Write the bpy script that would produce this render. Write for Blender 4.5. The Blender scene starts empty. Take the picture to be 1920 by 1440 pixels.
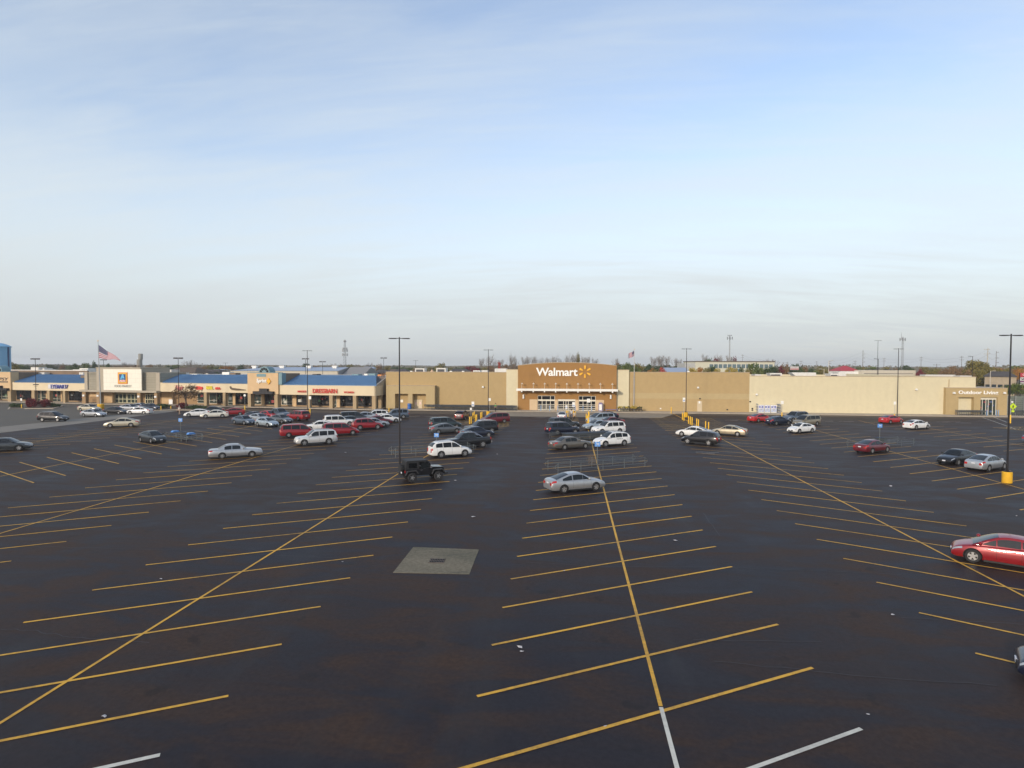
import bpy, bmesh, math, random
from mathutils import Vector, Matrix
R = math.radians
rnd = random.Random(7)
SC = bpy.context.scene
COL = SC.collection

# ------------------------------------------------------------------ camera, sky, sun, exposure
FPX, CX, CY, CAMH = 1110.0, 960.0, 720.0, 10.0
PITCH, ROLL, YAW = R(1.78), R(0.16), R(5.76)      # looking down a little, yawed left of the rows
cam = bpy.data.objects.new("camera", bpy.data.cameras.new("camera"))
COL.objects.link(cam); SC.camera = cam
cam.data.sensor_width = 36.0
cam.data.lens = FPX / 1920.0 * 36.0
cam.data.clip_start = 0.5; cam.data.clip_end = 9000
CAMROT = Matrix.Rotation(YAW, 3, 'Z') @ Matrix.Rotation(R(90) - PITCH, 3, 'X') @ Matrix.Rotation(ROLL, 3, 'Z')
cam.matrix_world = Matrix.Translation((0, 0, CAMH)) @ CAMROT.to_4x4()

SUN_EL, SUN_AZ = R(17), R(207)                    # azimuth of the sun, clockwise from +Y (behind and left)
w = bpy.data.worlds.new("World"); SC.world = w; w.use_nodes = True
def build_world():
    nt = w.node_tree; N = nt.nodes; L = nt.links; N.clear()
    out = N.new('ShaderNodeOutputWorld'); bg = N.new('ShaderNodeBackground')
    sky = N.new('ShaderNodeTexSky'); sky.sky_type = 'NISHITA'; sky.sun_disc = False
    sky.sun_elevation = SUN_EL; sky.sun_rotation = SUN_AZ; sky.air_density = 1.0; sky.dust_density = 1.2; sky.ozone_density = 2.0
    tc = N.new('ShaderNodeTexCoord'); sep = N.new('ShaderNodeSeparateXYZ'); L.new(tc.outputs['Generated'], sep.inputs[0])
    def m(op, a, b=None, clamp=False):
        n = N.new('ShaderNodeMath'); n.operation = op; n.use_clamp = clamp
        for i, v in enumerate((a, b)):
            if v is None: continue
            if isinstance(v, (int, float)): n.inputs[i].default_value = v
            else: L.new(v, n.inputs[i])
        return n.outputs[0]
    z = m('MAXIMUM', sep.outputs[2], 0.0)
    zz = m('ADD', z, 0.16)
    px = m('DIVIDE', sep.outputs[0], zz); py = m('DIVIDE', sep.outputs[1], zz)
    cb = N.new('ShaderNodeCombineXYZ'); L.new(px, cb.inputs[0]); L.new(py, cb.inputs[1])
    def noise(scale, rot, sc, detail, rough, dist, loc=(0, 0, 0)):
        mp = N.new('ShaderNodeMapping'); mp.inputs['Rotation'].default_value = (0, 0, R(rot)); mp.inputs['Scale'].default_value = sc
        mp.inputs['Location'].default_value = loc
        L.new(cb.outputs[0], mp.inputs[0])
        n = N.new('ShaderNodeTexNoise'); n.inputs['Scale'].default_value = scale; n.inputs['Detail'].default_value = detail
        n.inputs['Roughness'].default_value = rough; n.inputs['Distortion'].default_value = dist
        L.new(mp.outputs[0], n.inputs['Vector']); return n.outputs['Fac']
    def ramp(f, a, b):
        n = N.new('ShaderNodeMapRange'); n.interpolation_type = 'SMOOTHSTEP'
        n.inputs['From Min'].default_value = a; n.inputs['From Max'].default_value = b; L.new(f, n.inputs['Value']); return n.outputs[0]
    big = ramp(noise(0.42, 25, (1, .8, 1), 4, .5, .6, (1.3, .4, 0)), .30, .66)
    streak = ramp(noise(1.0, 38, (.55, 1.7, 1), 9, .6, .9), .34, .66)
    fine = ramp(noise(3.0, 50, (.35, 2.2, 1), 8, .66, .6, (3, 1, 0)), .36, .70)
    c = m('ADD', m('MULTIPLY', big, .26), m('ADD', m('MULTIPLY', streak, .26), m('MULTIPLY', fine, .16)))
    low = ramp(z, .42, .03)                       # a thin veil seen edge-on thickens towards the horizon
    f = m('ADD', m('MULTIPLY', m('ADD', c, .04), m('SUBTRACT', 1.0, m('MULTIPLY', low, .74))), m('MULTIPLY', low, .90), True)
    f = m('MULTIPLY', f, .96)
    mix = N.new('ShaderNodeMix'); mix.data_type = 'RGBA'
    L.new(f, mix.inputs[0]); 
    grade = N.new('ShaderNodeMix'); grade.data_type = 'RGBA'; grade.blend_type = 'MULTIPLY'; grade.inputs[0].default_value = 1
    L.new(sky.outputs[0], grade.inputs[6]); grade.inputs[7].default_value = (2.45, 2.17, 2.08, 1)
    L.new(grade.outputs[2], mix.inputs[6])
    cc = N.new('ShaderNodeMix'); cc.data_type = 'RGBA'
    L.new(ramp(z, .22, .0), cc.inputs[0])
    cc.inputs[6].default_value = (6.15, 6.65, 6.85, 1); cc.inputs[7].default_value = (5.1, 5.45, 5.6, 1)
    L.new(cc.outputs[2], mix.inputs[7])
    L.new(mix.outputs[2], bg.inputs['Color']); bg.inputs['Strength'].default_value = 0.125
    L.new(bg.outputs[0], out.inputs[0])
build_world()
sl = bpy.data.lights.new("sun", 'SUN'); sl.energy = 2.7; sl.angle = R(5); sl.color = (1.0, .88, .73)
sun = bpy.data.objects.new("sun", sl); COL.objects.link(sun)
sd = Vector((math.sin(SUN_AZ) * math.cos(SUN_EL), math.cos(SUN_AZ) * math.cos(SUN_EL), math.sin(SUN_EL)))
sun.rotation_euler = sd.to_track_quat('Z', 'Y').to_euler(); sun.location = sd * 60
SC.view_settings.view_transform = 'Standard'; SC.view_settings.look = 'None'
SC.view_settings.exposure = 0.0; SC.view_settings.gamma = 1.0
SC.render.engine = 'CYCLES'
SC.render.resolution_x = 1024; SC.render.resolution_y = 768

# ------------------------------------------------------------------ where a sight line meets the ground / a wall
def ray(px, py):
    return CAMROT @ Vector(((px - CX) / FPX, -(py - CY) / FPX, -1.0))
def G(px, py, z=0.0):
    d = ray(px, py); t = (z - CAMH) / d.z
    return Vector((d.x * t, d.y * t, z))
FWD = Vector((-math.sin(YAW), math.cos(YAW), 0)); RGT = Vector((math.cos(YAW), math.sin(YAW), 0))
def P(px, py, dist):                               # the point on the sight line 'dist' metres ahead
    d = ray(px, py); t = dist / d.dot(FWD)
    return Vector((0, 0, CAMH)) + d * t
def mpp(dist): return dist / FPX                   # metres per photo pixel at a distance
class Wall:
    """vertical plane through two ground points; local x along it, y away from the viewer, z up"""
    def __init__(s, a, b):
        s.o = a.copy(); s.o.z = 0; u = (b - a); u.z = 0; s.u = u.normalized()
        s.n = Vector((-s.u.y, s.u.x, 0)); s.ang = math.atan2(s.u.y, s.u.x)
    def at(s, px, py, y=0.0):
        d = ray(px, py); c = Vector((0, 0, CAMH)); t = ((s.o + s.n * y - c).dot(s.n)) / d.dot(s.n)
        p = c + d * t; return (p - s.o).dot(s.u), p.z
    def x(s, px, y=0.0): return s.at(px, 740, y)[0]
    def z(s, px, py, y=0.0): return s.at(px, py, y)[1]
    def pt(s, x, y, z=0): return s.o + s.u * x + s.n * y + Vector((0, 0, z))

# ------------------------------------------------------------------ materials
MATS = {}
def mat(name, col, rough=.7, metal=0.0, var=.10, scale=1.5, coat=0.0, spec=.5, bump=0.0, bscale=20, alpha=None, tint=None):
    if name in MATS: return MATS[name]
    m = bpy.data.materials.new(name); m.use_nodes = True; nt = m.node_tree; b = nt.nodes['Principled BSDF']
    b.inputs['Roughness'].default_value = rough; b.inputs['Metallic'].default_value = metal
    b.inputs['Specular IOR Level'].default_value = spec; b.inputs['Coat Weight'].default_value = coat
    b.inputs['Coat Roughness'].default_value = .06
    c4 = (*col, 1)
    if var > 0:
        tc = nt.nodes.new('ShaderNodeTexCoord'); n = nt.nodes.new('ShaderNodeTexNoise')
        n.inputs['Scale'].default_value = scale; n.inputs['Detail'].default_value = 6; n.inputs['Roughness'].default_value = .6
        nt.links.new(tc.outputs['Object'], n.inputs['Vector'])
        r = nt.nodes.new('ShaderNodeMapRange'); r.inputs['From Min'].default_value = .3; r.inputs['From Max'].default_value = .7
        nt.links.new(n.outputs['Fac'], r.inputs['Value'])
        mx = nt.nodes.new('ShaderNodeMix'); mx.data_type = 'RGBA'
        t = tint or (1, 1, 1)
        mx.inputs[6].default_value = (*[max(0, c * (1 - var)) for c in col], 1)
        mx.inputs[7].default_value = (*[min(1, c * (1 + var) * q) for c, q in zip(col, t)], 1)
        nt.links.new(r.outputs[0], mx.inputs[0]); nt.links.new(mx.outputs[2], b.inputs['Base Color'])
    else: b.inputs['Base Color'].default_value = c4
    if bump > 0:
        tc = nt.nodes.new('ShaderNodeTexCoord'); n = nt.nodes.new('ShaderNodeTexNoise'); n.inputs['Scale'].default_value = bscale
        n.inputs['Detail'].default_value = 5; nt.links.new(tc.outputs['Object'], n.inputs['Vector'])
        bp = nt.nodes.new('ShaderNodeBump'); bp.inputs['Strength'].default_value = bump; bp.inputs['Distance'].default_value = .02
        nt.links.new(n.outputs['Fac'], bp.inputs['Height']); nt.links.new(bp.outputs[0], b.inputs['Normal'])
    MATS[name] = m; return m
def block_mat(name, col, col2, mortar, bw=.4, bh=.2, stain=.045, msize=.012):
    if name in MATS: return MATS[name]
    m = bpy.data.materials.new(name); m.use_nodes = True; nt = m.node_tree; b = nt.nodes['Principled BSDF']; N = nt.nodes; L = nt.links
    b.inputs['Roughness'].default_value = .85; b.inputs['Specular IOR Level'].default_value = .25
    tc = N.new('ShaderNodeTexCoord'); sp = N.new('ShaderNodeSeparateXYZ'); L.new(tc.outputs['Object'], sp.inputs[0])
    ad = N.new('ShaderNodeMath'); ad.operation = 'ADD'; L.new(sp.outputs[0], ad.inputs[0]); L.new(sp.outputs[1], ad.inputs[1])
    cb = N.new('ShaderNodeCombineXYZ'); L.new(ad.outputs[0], cb.inputs[0]); L.new(sp.outputs[2], cb.inputs[1])
    br = N.new('ShaderNodeTexBrick'); br.inputs['Scale'].default_value = 1; br.inputs['Brick Width'].default_value = bw
    br.inputs['Row Height'].default_value = bh; br.inputs['Mortar Size'].default_value = msize; br.inputs['Bias'].default_value = -.1
    br.inputs['Color1'].default_value = (*col, 1); br.inputs['Color2'].default_value = (*col2, 1); br.inputs['Mortar'].default_value = (*mortar, 1)
    L.new(cb.outputs[0], br.inputs['Vector'])
    n = N.new('ShaderNodeTexNoise'); n.inputs['Scale'].default_value = 1.1; n.inputs['Detail'].default_value = 9; n.inputs['Roughness'].default_value = .65
    mp = N.new('ShaderNodeMapping'); mp.inputs['Scale'].default_value = (1, 1, .5); L.new(tc.outputs['Object'], mp.inputs[0]); L.new(mp.outputs[0], n.inputs['Vector'])
    r = N.new('ShaderNodeMapRange'); r.inputs['From Min'].default_value = .3; r.inputs['From Max'].default_value = .7
    r.inputs['To Min'].default_value = 1 - stain; r.inputs['To Max'].default_value = 1 + stain; L.new(n.outputs['Fac'], r.inputs['Value'])
    mx = N.new('ShaderNodeMix'); mx.data_type = 'RGBA'; mx.blend_type = 'MULTIPLY'; mx.inputs[0].default_value = 1
    L.new(br.outputs['Color'], mx.inputs[6]); L.new(r.outputs[0], mx.inputs[7]); L.new(mx.outputs[2], b.inputs['Base Color'])
    MATS[name] = m; return m
def glass(name, col, rough=.04, spec=.8):
    return mat(name, col, rough, 0, 0, spec=spec)

# ------------------------------------------------------------------ mesh builder
class MB:
    def __init__(s): s.v = []; s.f = []; s.m = []
    def add(s, vs, fs, mi=0):
        o = len(s.v); s.v += [tuple(p) for p in vs]; s.f += [tuple(i + o for i in f) for f in fs]; s.m += [mi] * len(fs); return s
    def box(s, x0, x1, y0, y1, z0, z1, mi=0):
        if x0 > x1: x0, x1 = x1, x0
        if y0 > y1: y0, y1 = y1, y0
        if z0 > z1: z0, z1 = z1, z0
        return s.add([(x0,y0,z0),(x1,y0,z0),(x1,y1,z0),(x0,y1,z0),(x0,y0,z1),(x1,y0,z1),(x1,y1,z1),(x0,y1,z1)],
              [(0,3,2,1),(4,5,6,7),(0,1,5,4),(1,2,6,5),(2,3,7,6),(3,0,4,7)], mi)
    def prism(s, poly, y0, y1, mi=0, axis='y'):          # poly of (x,z) pushed along y
        n = len(poly)
        f = (lambda a, b, c: (a, c, b)) if axis == 'y' else ((lambda a, b, c: (a, b, c)) if axis == 'z' else (lambda a, b, c: (c, a, b)))
        vs = [f(a, b, y0) for a, b in poly] + [f(a, b, y1) for a, b in poly]
        fs = [tuple(range(n)), tuple(range(2 * n - 1, n - 1, -1))] + [(i, i + n, (i + 1) % n + n, (i + 1) % n) for i in range(n)]
        return s.add(vs, fs, mi)
    def tube(s, a, b, r0, r1=None, n=8, mi=0, cap=True):
        a = Vector(a); b = Vector(b); r1 = r0 if r1 is None else r1
        d = (b - a).normalized(); t = Vector((0, 0, 1)) if abs(d.z) < .9 else Vector((1, 0, 0))
        x = d.cross(t).normalized(); y = d.cross(x)
        vs = []
        for p, r in ((a, r0), (b, r1)):
            for i in range(n):
                q = 2 * math.pi * i / n; vs.append(p + x * math.cos(q) * r + y * math.sin(q) * r)
        fs = [(i, (i + 1) % n, (i + 1) % n + n, i + n) for i in range(n)]
        if cap: fs += [tuple(range(n - 1, -1, -1)), tuple(range(n, 2 * n))]
        return s.add(vs, fs, mi)
    def path(s, pts, r, n=6, mi=0):
        for a, b in zip(pts[:-1], pts[1:]): s.tube(a, b, r, n=n, mi=mi)
        return s
    def lathe(s, prof, n=16, c=(0, 0, 0), axis='z', mi=0, cap=True):  # prof of (radius, height)
        vs = []
        for r, h in prof:
            for i in range(n):
                q = 2 * math.pi * i / n; a, b = r * math.cos(q), r * math.sin(q)
                p = (a, b, h) if axis == 'z' else (a, h, b)
                vs.append((p[0] + c[0], p[1] + c[1], p[2] + c[2]))
        fs = []
        for k in range(len(prof) - 1):
            for i in range(n): fs.append((k*n+i, k*n+(i+1)%n, (k+1)*n+(i+1)%n, (k+1)*n+i))
        if cap: fs += [tuple(range(n)), tuple(range((len(prof)-1)*n, len(prof)*n))]
        return s.add(vs, fs, mi)
    def build(s, name, mats, parent=None, smooth=False, fix=True, bevel=0, loc=None, rot=None):
        me = bpy.data.meshes.new(name); me.from_pydata(s.v, [], s.f)
        if not isinstance(mats, (list, tuple)): mats = [mats]
        for m in mats: me.materials.append(m)
        for p, i in zip(me.polygons, s.m): p.material_index = min(i, len(mats) - 1)
        if fix:
            bm = bmesh.new(); bm.from_mesh(me); bmesh.ops.recalc_face_normals(bm, faces=bm.faces)
            if bevel: bmesh.ops.bevel(bm, geom=[e for e in bm.edges], offset=bevel, segments=1, affect='EDGES')
            bm.to_mesh(me); bm.free()
        if smooth:
            me.polygons.foreach_set('use_smooth', [True] * len(me.polygons))
            try: me.set_sharp_from_angle(angle=R(smooth if smooth is not True else 35))
            except Exception: pass
        me.update()
        o = bpy.data.objects.new(name, me); COL.objects.link(o)
        if parent: o.parent = parent
        if loc is not None: o.location = loc
        if rot is not None: o.rotation_euler = (0, 0, rot)
        return o
def root(name, loc, rz, label, cat, group=None):
    o = bpy.data.objects.new(name, None); COL.objects.link(o); o.location = loc; o.rotation_euler = (0, 0, rz)
    o.empty_display_size = .3
    return tag(o, label, cat, group)
def tag(o, label, cat, group=None):
    o['label'] = label; o['category'] = cat
    if group: o['group'] = group
    return o
def struct(o): o['kind'] = 'structure'; return o
def copy_tree(o, parent=None):
    c = o.copy(); COL.objects.link(c)
    if parent: c.parent = parent
    for ch in o.children: copy_tree(ch, c)
    return c
NUM = ['first','second','third','fourth','fifth','sixth','seventh','eighth','ninth','tenth','eleventh','twelfth','thirteenth','fourteenth','fifteenth','sixteenth','seventeenth','eighteenth','nineteenth','twentieth']
def nth(i): return NUM[i] if i < 20 else NUM[i % 10] + ' after the twentieth'
def text_mesh(txt, x0, x1, z0, z1, y0, thick, mb=None, mi=0, shear=0, bold=.0, spacing=1.0, res=3):
    """lettering filling the box x0..x1, z0..z1, its face at y0 (towards the viewer is -y)"""
    cu = bpy.data.curves.new('t', 'FONT'); cu.body = txt; cu.size = 1; cu.extrude = .5; cu.resolution_u = res; cu.shear = shear
    cu.offset = bold; cu.space_character = spacing
    ob = bpy.data.objects.new('t', cu); COL.objects.link(ob)
    me = bpy.data.meshes.new_from_object(ob.evaluated_get(bpy.context.evaluated_depsgraph_get()))
    vs = [v.co.copy() for v in me.vertices]; fs = [tuple(p.vertices) for p in me.polygons]
    bpy.data.objects.remove(ob); bpy.data.curves.remove(cu); bpy.data.meshes.remove(me)
    a, b = min(v.x for v in vs), max(v.x for v in vs); c, d = min(v.y for v in vs), max(v.y for v in vs)
    out = [(x0 + (v.x - a) / (b - a) * (x1 - x0), y0 + (.5 - v.z) * thick, z0 + (v.y - c) / (d - c) * (z1 - z0)) for v in vs]
    mb = mb or MB(); mb.add(out, fs, mi); return mb
# ------------------------------------------------------------------ ground, asphalt, markings
def asphalt_mat(name, base, blue, brown, rough=.62, drips=False):
    m = bpy.data.materials.new(name); m.use_nodes = True; nt = m.node_tree; b = nt.nodes['Principled BSDF']; N = nt.nodes; L = nt.links
    tc = N.new('ShaderNodeTexCoord')
    def noise(sc, det, rgh, mapsc=(1, 1, 1), rot=0, dist=0):
        mp = N.new('ShaderNodeMapping'); mp.inputs['Scale'].default_value = mapsc; mp.inputs['Rotation'].default_value = (0, 0, R(rot))
        L.new(tc.outputs['Object'], mp.inputs[0]); n = N.new('ShaderNodeTexNoise'); n.inputs['Scale'].default_value = sc
        n.inputs['Detail'].default_value = det; n.inputs['Roughness'].default_value = rgh; n.inputs['Distortion'].default_value = dist
        L.new(mp.outputs[0], n.inputs['Vector']); return n.outputs['Fac']
    def rmp(f, a, b_, c=0, d=1):
        n = N.new('ShaderNodeMapRange'); n.interpolation_type = 'SMOOTHSTEP'
        for k, v in (('From Min', a), ('From Max', b_), ('To Min', c), ('To Max', d)): n.inputs[k].default_value = v
        L.new(f, n.inputs['Value']); return n.outputs[0]
    def mix(f, a, c, bt='MIX'):
        n = N.new('ShaderNodeMix'); n.data_type = 'RGBA'; n.blend_type = bt
        for i, v in ((0, f), (6, a), (7, c)):
            if isinstance(v, (int, float)): n.inputs[i].default_value = v
            elif isinstance(v, tuple): n.inputs[i].default_value = (*v, 1)
            else: L.new(v, n.inputs[i])
        return n.outputs[2]
    streak = noise(.33, 7, .62, (.55, 1.5, 1), 24, .8)
    c = mix(rmp(streak, .36, .66), blue, brown)
    c = mix(rmp(noise(.055, 4, .5), .35, .65, 0, .45), c, base)
    fine = rmp(noise(5.5, 8, .7), .25, .75, .74, 1.28)
    c = mix(1.0, c, fine, 'MULTIPLY')
    if drips:
        dr = noise(.9, 3, .5, (1, 1, 1), 30); c = mix(rmp(dr, .63, .72, 0, .5), c, (.009, .009, .010)); lane = noise(.10, 5, .6, (3.2, .35, 1)); c = mix(rmp(lane, .50, .72, 0, .45), c, (.036, .034, .035))
    grit = rmp(noise(55, 3, .6), .62, .78, 1, 1.9)
    c = mix(.6, c, grit, 'MULTIPLY')
    L.new(c, b.inputs['Base Color'])
    L.new(rmp(streak, .3, .7, rough - .06, rough + .12), b.inputs['Roughness']); b.inputs['Specular IOR Level'].default_value = .20
    bp = N.new('ShaderNodeBump'); bp.inputs['Strength'].default_value = .35; bp.inputs['Distance'].default_value = .02
    L.new(noise(38, 5, .7), bp.inputs['Height']); L.new(bp.outputs[0], b.inputs['Normal'])
    return m
M_ASPH = asphalt_mat('sealed_asphalt', (.027, .0205, .0200), (.0115, .0105, .0170), (.050, .027, .0165), drips=True)
M_OLD = asphalt_mat('old_asphalt', (.12, .11, .092), (.105, .098, .084), (.135, .12, .096), .85)
M_ROADB = asphalt_mat('brown_worn_asphalt', (.10, .082, .062), (.085, .07, .054), (.12, .094, .07), .8)
M_CONC = mat('concrete', (.40, .34, .26), .9, var=.14, scale=.6, bump=.1)
M_CONC2 = asphalt_mat('stained_concrete', (.165, .152, .105), (.12, .11, .08), (.19, .165, .12), .9)
M_STRIPC = mat('weathered_concrete_strip', (.20, .18, .15), .9, var=.15, scale=.4)
def paint_mat(name, col, wear=.35, worn=(.06, .05, .045)):
    m = bpy.data.materials.new(name); m.use_nodes = True; nt = m.node_tree; b = nt.nodes['Principled BSDF']; N = nt.nodes; L = nt.links
    b.inputs['Roughness'].default_value = .7
    tc = N.new('ShaderNodeTexCoord'); n = N.new('ShaderNodeTexNoise'); n.inputs['Scale'].default_value = 3.2; n.inputs['Detail'].default_value = 9; n.inputs['Roughness'].default_value = .75
    L.new(tc.outputs['Object'], n.inputs['Vector'])
    n2 = N.new('ShaderNodeTexNoise'); n2.inputs['Scale'].default_value = .25; n2.inputs['Detail'].default_value = 2; L.new(tc.outputs['Object'], n2.inputs['Vector'])
    a = N.new('ShaderNodeMath'); a.operation = 'MULTIPLY_ADD'; L.new(n2.outputs['Fac'], a.inputs[0]); a.inputs[1].default_value = .8; L.new(n.outputs['Fac'], a.inputs[2])
    r = N.new('ShaderNodeMapRange'); r.inputs['From Min'].default_value = .80; r.inputs['From Max'].default_value = 1.12; r.inputs['To Max'].default_value = wear
    L.new(a.outputs[0], r.inputs['Value'])
    mx = N.new('ShaderNodeMix'); mx.data_type = 'RGBA'; mx.inputs[6].default_value = (*col, 1); mx.inputs[7].default_value = (*worn, 1)
    L.new(r.outputs[0], mx.inputs[0]); L.new(mx.outputs[2], b.inputs['Base Color']); return m
M_YEL = paint_mat('yellow_line_paint', (.70, .38, .035), .6)
M_WHT = paint_mat('white_line_paint', (.62, .60, .52), .35)
M_YELF = paint_mat('faded_yellow_paint', (.52, .33, .08), .7)
M_WHF = paint_mat('faded_white_paint', (.34, .32, .28), .8)
def sheet(name, pts, z, m, kind='structure'):
    me = bpy.data.meshes.new(name); me.from_pydata([(p[0], p[1], z) for p in pts], [], [tuple(range(len(pts)))]); me.materials.append(m)
    o = bpy.data.objects.new(name, me); COL.objects.link(o); o['kind'] = kind
    if me.polygons[0].normal.z < 0: me.flip_normals()
    return o
M_FIELD = mat('autumn_ground', (.085, .082, .045), .95, var=.45, scale=.02, tint=(1.2, 1.0, .8))
g = [(3800 * math.cos(a), 3800 * math.sin(a)) for a in [2 * math.pi * i / 64 for i in range(64)]]
sheet('ground', g, -.03, M_FIELD)
def px(*pts): return [G(*p) for p in pts]
sheet('parking_lot', [(-130, -25), (175, -25), (175, 131.4), (-41, 132.2), (-95, 138), (-130, 143)], 0.0, M_ASPH)
WW = Wall(G(750, 766.5), G(1773, 778)); WS = Wall(G(0, 753), G(715, 768.5))
# the old part of the lot on the left, its pale concrete edge, the worn road in front of the stores
sheet('old_parking_lot', [(-260, -10), (-84, -10), (-84.2, 92), (-84.8, 121), (-88, 133.5), (-150, 143), (-260, 158)], .004, M_OLD)
sheet('concrete_strip', [(-90.5, -10), (-82.6, -10), (-82.7, 92), (-84.4, 119), (-88.6, 120), (-90.5, 96)], .008, M_STRIPC)
sheet('service_road', [WS.pt(WS.x(345), -11.5), WS.pt(WS.x(723), -10.5), WS.pt(WS.x(723), -4.6), WS.pt(WS.x(345), -4.6)], .004, M_ROADB)
sheet('front_road', [WW.pt(WW.x(724), -13.0), WW.pt(WW.x(963), -13.5), WW.pt(WW.x(963), -4.4), WW.pt(WW.x(724), -4.4)], .004, M_ROADB)
M_BRICKX = mat('crossing_pavement', (.25, .21, .155), .85, var=.2, scale=1.2)
sheet('crossing', [WW.pt(WW.x(955), -16.5), WW.pt(WW.x(1222), -16.0), WW.pt(WW.x(1262), -4.4), WW.pt(WW.x(930), -4.4)], .008, M_BRICKX)
sheet('side_road', [WW.pt(WW.x(1262), -9), WW.pt(140, -9), WW.pt(140, -4.4), WW.pt(WW.x(1250), -4.4)], .004, M_ROADB)
# pavements with kerbs
def slab(name, pts, z, m):
    return struct(MB().prism([(p[0], p[1]) for p in pts], -.05, z, axis='z').build(name, m))
slab('pavement', [WW.pt(WW.x(724), -4.4), WW.pt(139, -4.4), WW.pt(139, .3), WW.pt(WW.x(724), .3)], .14, M_CONC)
slab('pavement', [WS.pt(-60, -1.6), WS.pt(WS.x(735), -1.6), WS.pt(WS.x(735), 6), WS.pt(-60, 6)], .14, M_CONC)
# row and stall lines --------------------------------------------------
LW = .125
def seg(mb, a, b, wd=LW, z=.012, mi=0):
    a = Vector((a[0], a[1])); b = Vector((b[0], b[1])); d = (b - a).normalized(); n = Vector((-d.y, d.x)) * wd / 2
    return mb.add([(*(a - n), z), (*(a + n), z), (*(b + n), z), (*(b - n), z)], [(0, 3, 2, 1)], mi)
ROWS = {  # left-end base, left-end step, right-end base, right-end step, first k, last k
 'A': ((-2.79, 14.10), (-.001, 3.297), (8.01, 20.25), (-.001, 3.315), -3, 27),
 'B': ((-21.02, 10.63), (-.015, 3.325), (-10.26, 16.63), (-.015, 3.334), 0, 27),
 'D': ((-38.6, 20.31), (-.075, 3.372), (-28.27, 27.07), (-.06, 3.362), -2, 26),
 'C': ((14.08, 21.90), (.018, 3.41), (24.42, 15.3), (.045, 3.47), -4, 24),
 'E': ((31.24, 44.47), (.055, 3.49), (42.0, 50.9), (.05, 3.47), -9, 19),
 'F': ((51.11, 75.59), (.063, 3.53), (61.9, 81.6), (.08, 3.53), -12, 10),
 'G': ((-55.9, 51.51), (-.103, 3.275), (-45.1, 45.36), (-.098, 3.266), -10, 18),
 'H': ((-73.2, 58.5), (-.09, 3.3), (-62.4, 64.7), (-.09, 3.3), -10, 12),
}
LINES = {'A': ((2.66, 17.45), (2.60, 110)), 'B': ((-15.75, -6), (-15.95, 108)), 'D': ((-33.2, 8), (-34.6, 106)), 'C': ((19.35, 6), (21.2, 127.2)),
         'E': ((35.6, 8), (38.3, 104)), 'F': ((56.0, 30), (58.0, 112)), 'G': ((-49.7, 14), (-52.3, 108)), 'H': ((-65.5, 20), (-70.8, 102))}
yel = MB()
for k_, (lb, ls, rb, rs, a0, a1) in ROWS.items():
    for k in range(a0, a1 + 1):
        p = (lb[0] + ls[0] * k, lb[1] + ls[1] * k); q = (rb[0] + rs[0] * k, rb[1] + rs[1] * k)
        if k_ == 'H': p = (max(p[0], -82.3), p[1] + (max(p[0], -82.3) - p[0]) * .57)
        seg(yel, p, q, mi=1 if (k_ in 'AB' and k < 0) else 0)
    seg(yel, *LINES[k_], wd=.12, z=.0125)
seg(yel, (2.66, 17.4), (2.7, -4), wd=.12, z=.0125, mi=1)
wa, wb = G(300, 1416), G(190, 1440.5); seg(yel, wa + (wb - wa).normalized() * 6.2, wa, .15, mi=1)
# hatched bays near the entrance
def hatch(mb, quad, n, wd=.15, mi=2):
    a, b, c, d = [Vector((p[0], p[1])) for p in quad]
    for i in range(1, n + 1):
        t = i / (n + 1); p = a.lerp(d, t); q = b.lerp(c, t); nz = 6; pts = [p.lerp(q, k / nz) + (d - a).normalized() * (.45 if k % 2 else -.45) for k in range(nz + 1)]
        for u_, v_ in zip(pts[:-1], pts[1:]): seg(mb, u_, v_, wd, .013, mi)
    for p, q in ((a, b), (d, c)): seg(mb, p, q, wd, .0135, 0)
hatch(yel, px((1217, 784), (1262, 782), (1322, 806), (1248, 807)), 11)
hatch(yel, px((1290, 784), (1332, 784), (1383, 803), (1330, 803)), 10)
hatch(yel, px((1862, 802), (1935, 800), (1990, 812), (1905, 806)), 5)
hatch(yel, px((846, 782), (872, 782), (897, 793), (850, 797)), 8)
hatch(yel, px((935, 790), (952, 790), (955, 799), (925, 803)), 6)
hatch(yel, px((1066, 783), (1083, 783), (1087, 796), (1068, 794)), 5)
for a, b in [((1850, 777), (1888, 792)), ((1900, 778), (1960, 792)), ((1843, 783), (1905, 805)), ((1260, 775), (1330, 808)), ((1384, 787), (1410, 790)), ((1610, 788.5), (1640, 795.5)), ((1404, 786), (1432, 792))]:
    seg(yel, G(*a), G(*b), .12, .014, 0 if a[0] < 1840 else 1)
# worn symbols and arrows painted on the lanes
def symbol(c, s=1.0, ang=0):
    ca, sa = math.cos(ang), math.sin(ang)
    def T(x, y): return (c[0] + (x * ca - y * sa) * s, c[1] + (x * sa + y * ca) * s)
    pts = [(-1.2, 0), (-.4, .5), (.3, .2), (1.1, .6)]
    for p, q in zip(pts[:-1], pts[1:]): seg(yel, T(*p), T(*q), .22 * s, .014, 3)
    seg(yel, T(-.6, -.5), T(.7, -.6), .2 * s, .0145, 3)
for p in [(806, 781), (831, 783), (776, 781), (988, 781), (1015, 783), (1373, 788), (1189, 785), (1552, 790), (1588, 790.5), (1771, 791.5), (1808, 793), (1327, 849)]:
    symbol(G(*p), 1.1, rnd.uniform(-.3, .3))
def arrow(c, ln, ang):
    ca, sa = math.cos(ang), math.sin(ang)
    T = lambda x, y: (c[0] + x * ca - y * sa, c[1] + x * sa + y * ca)
    seg(yel, T(0, 0), T(ln, 0), .25, .014, 3)
arrow(G(1835, 789), 3.2, .1); arrow(G(1768, 790), 3, 0)
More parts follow.
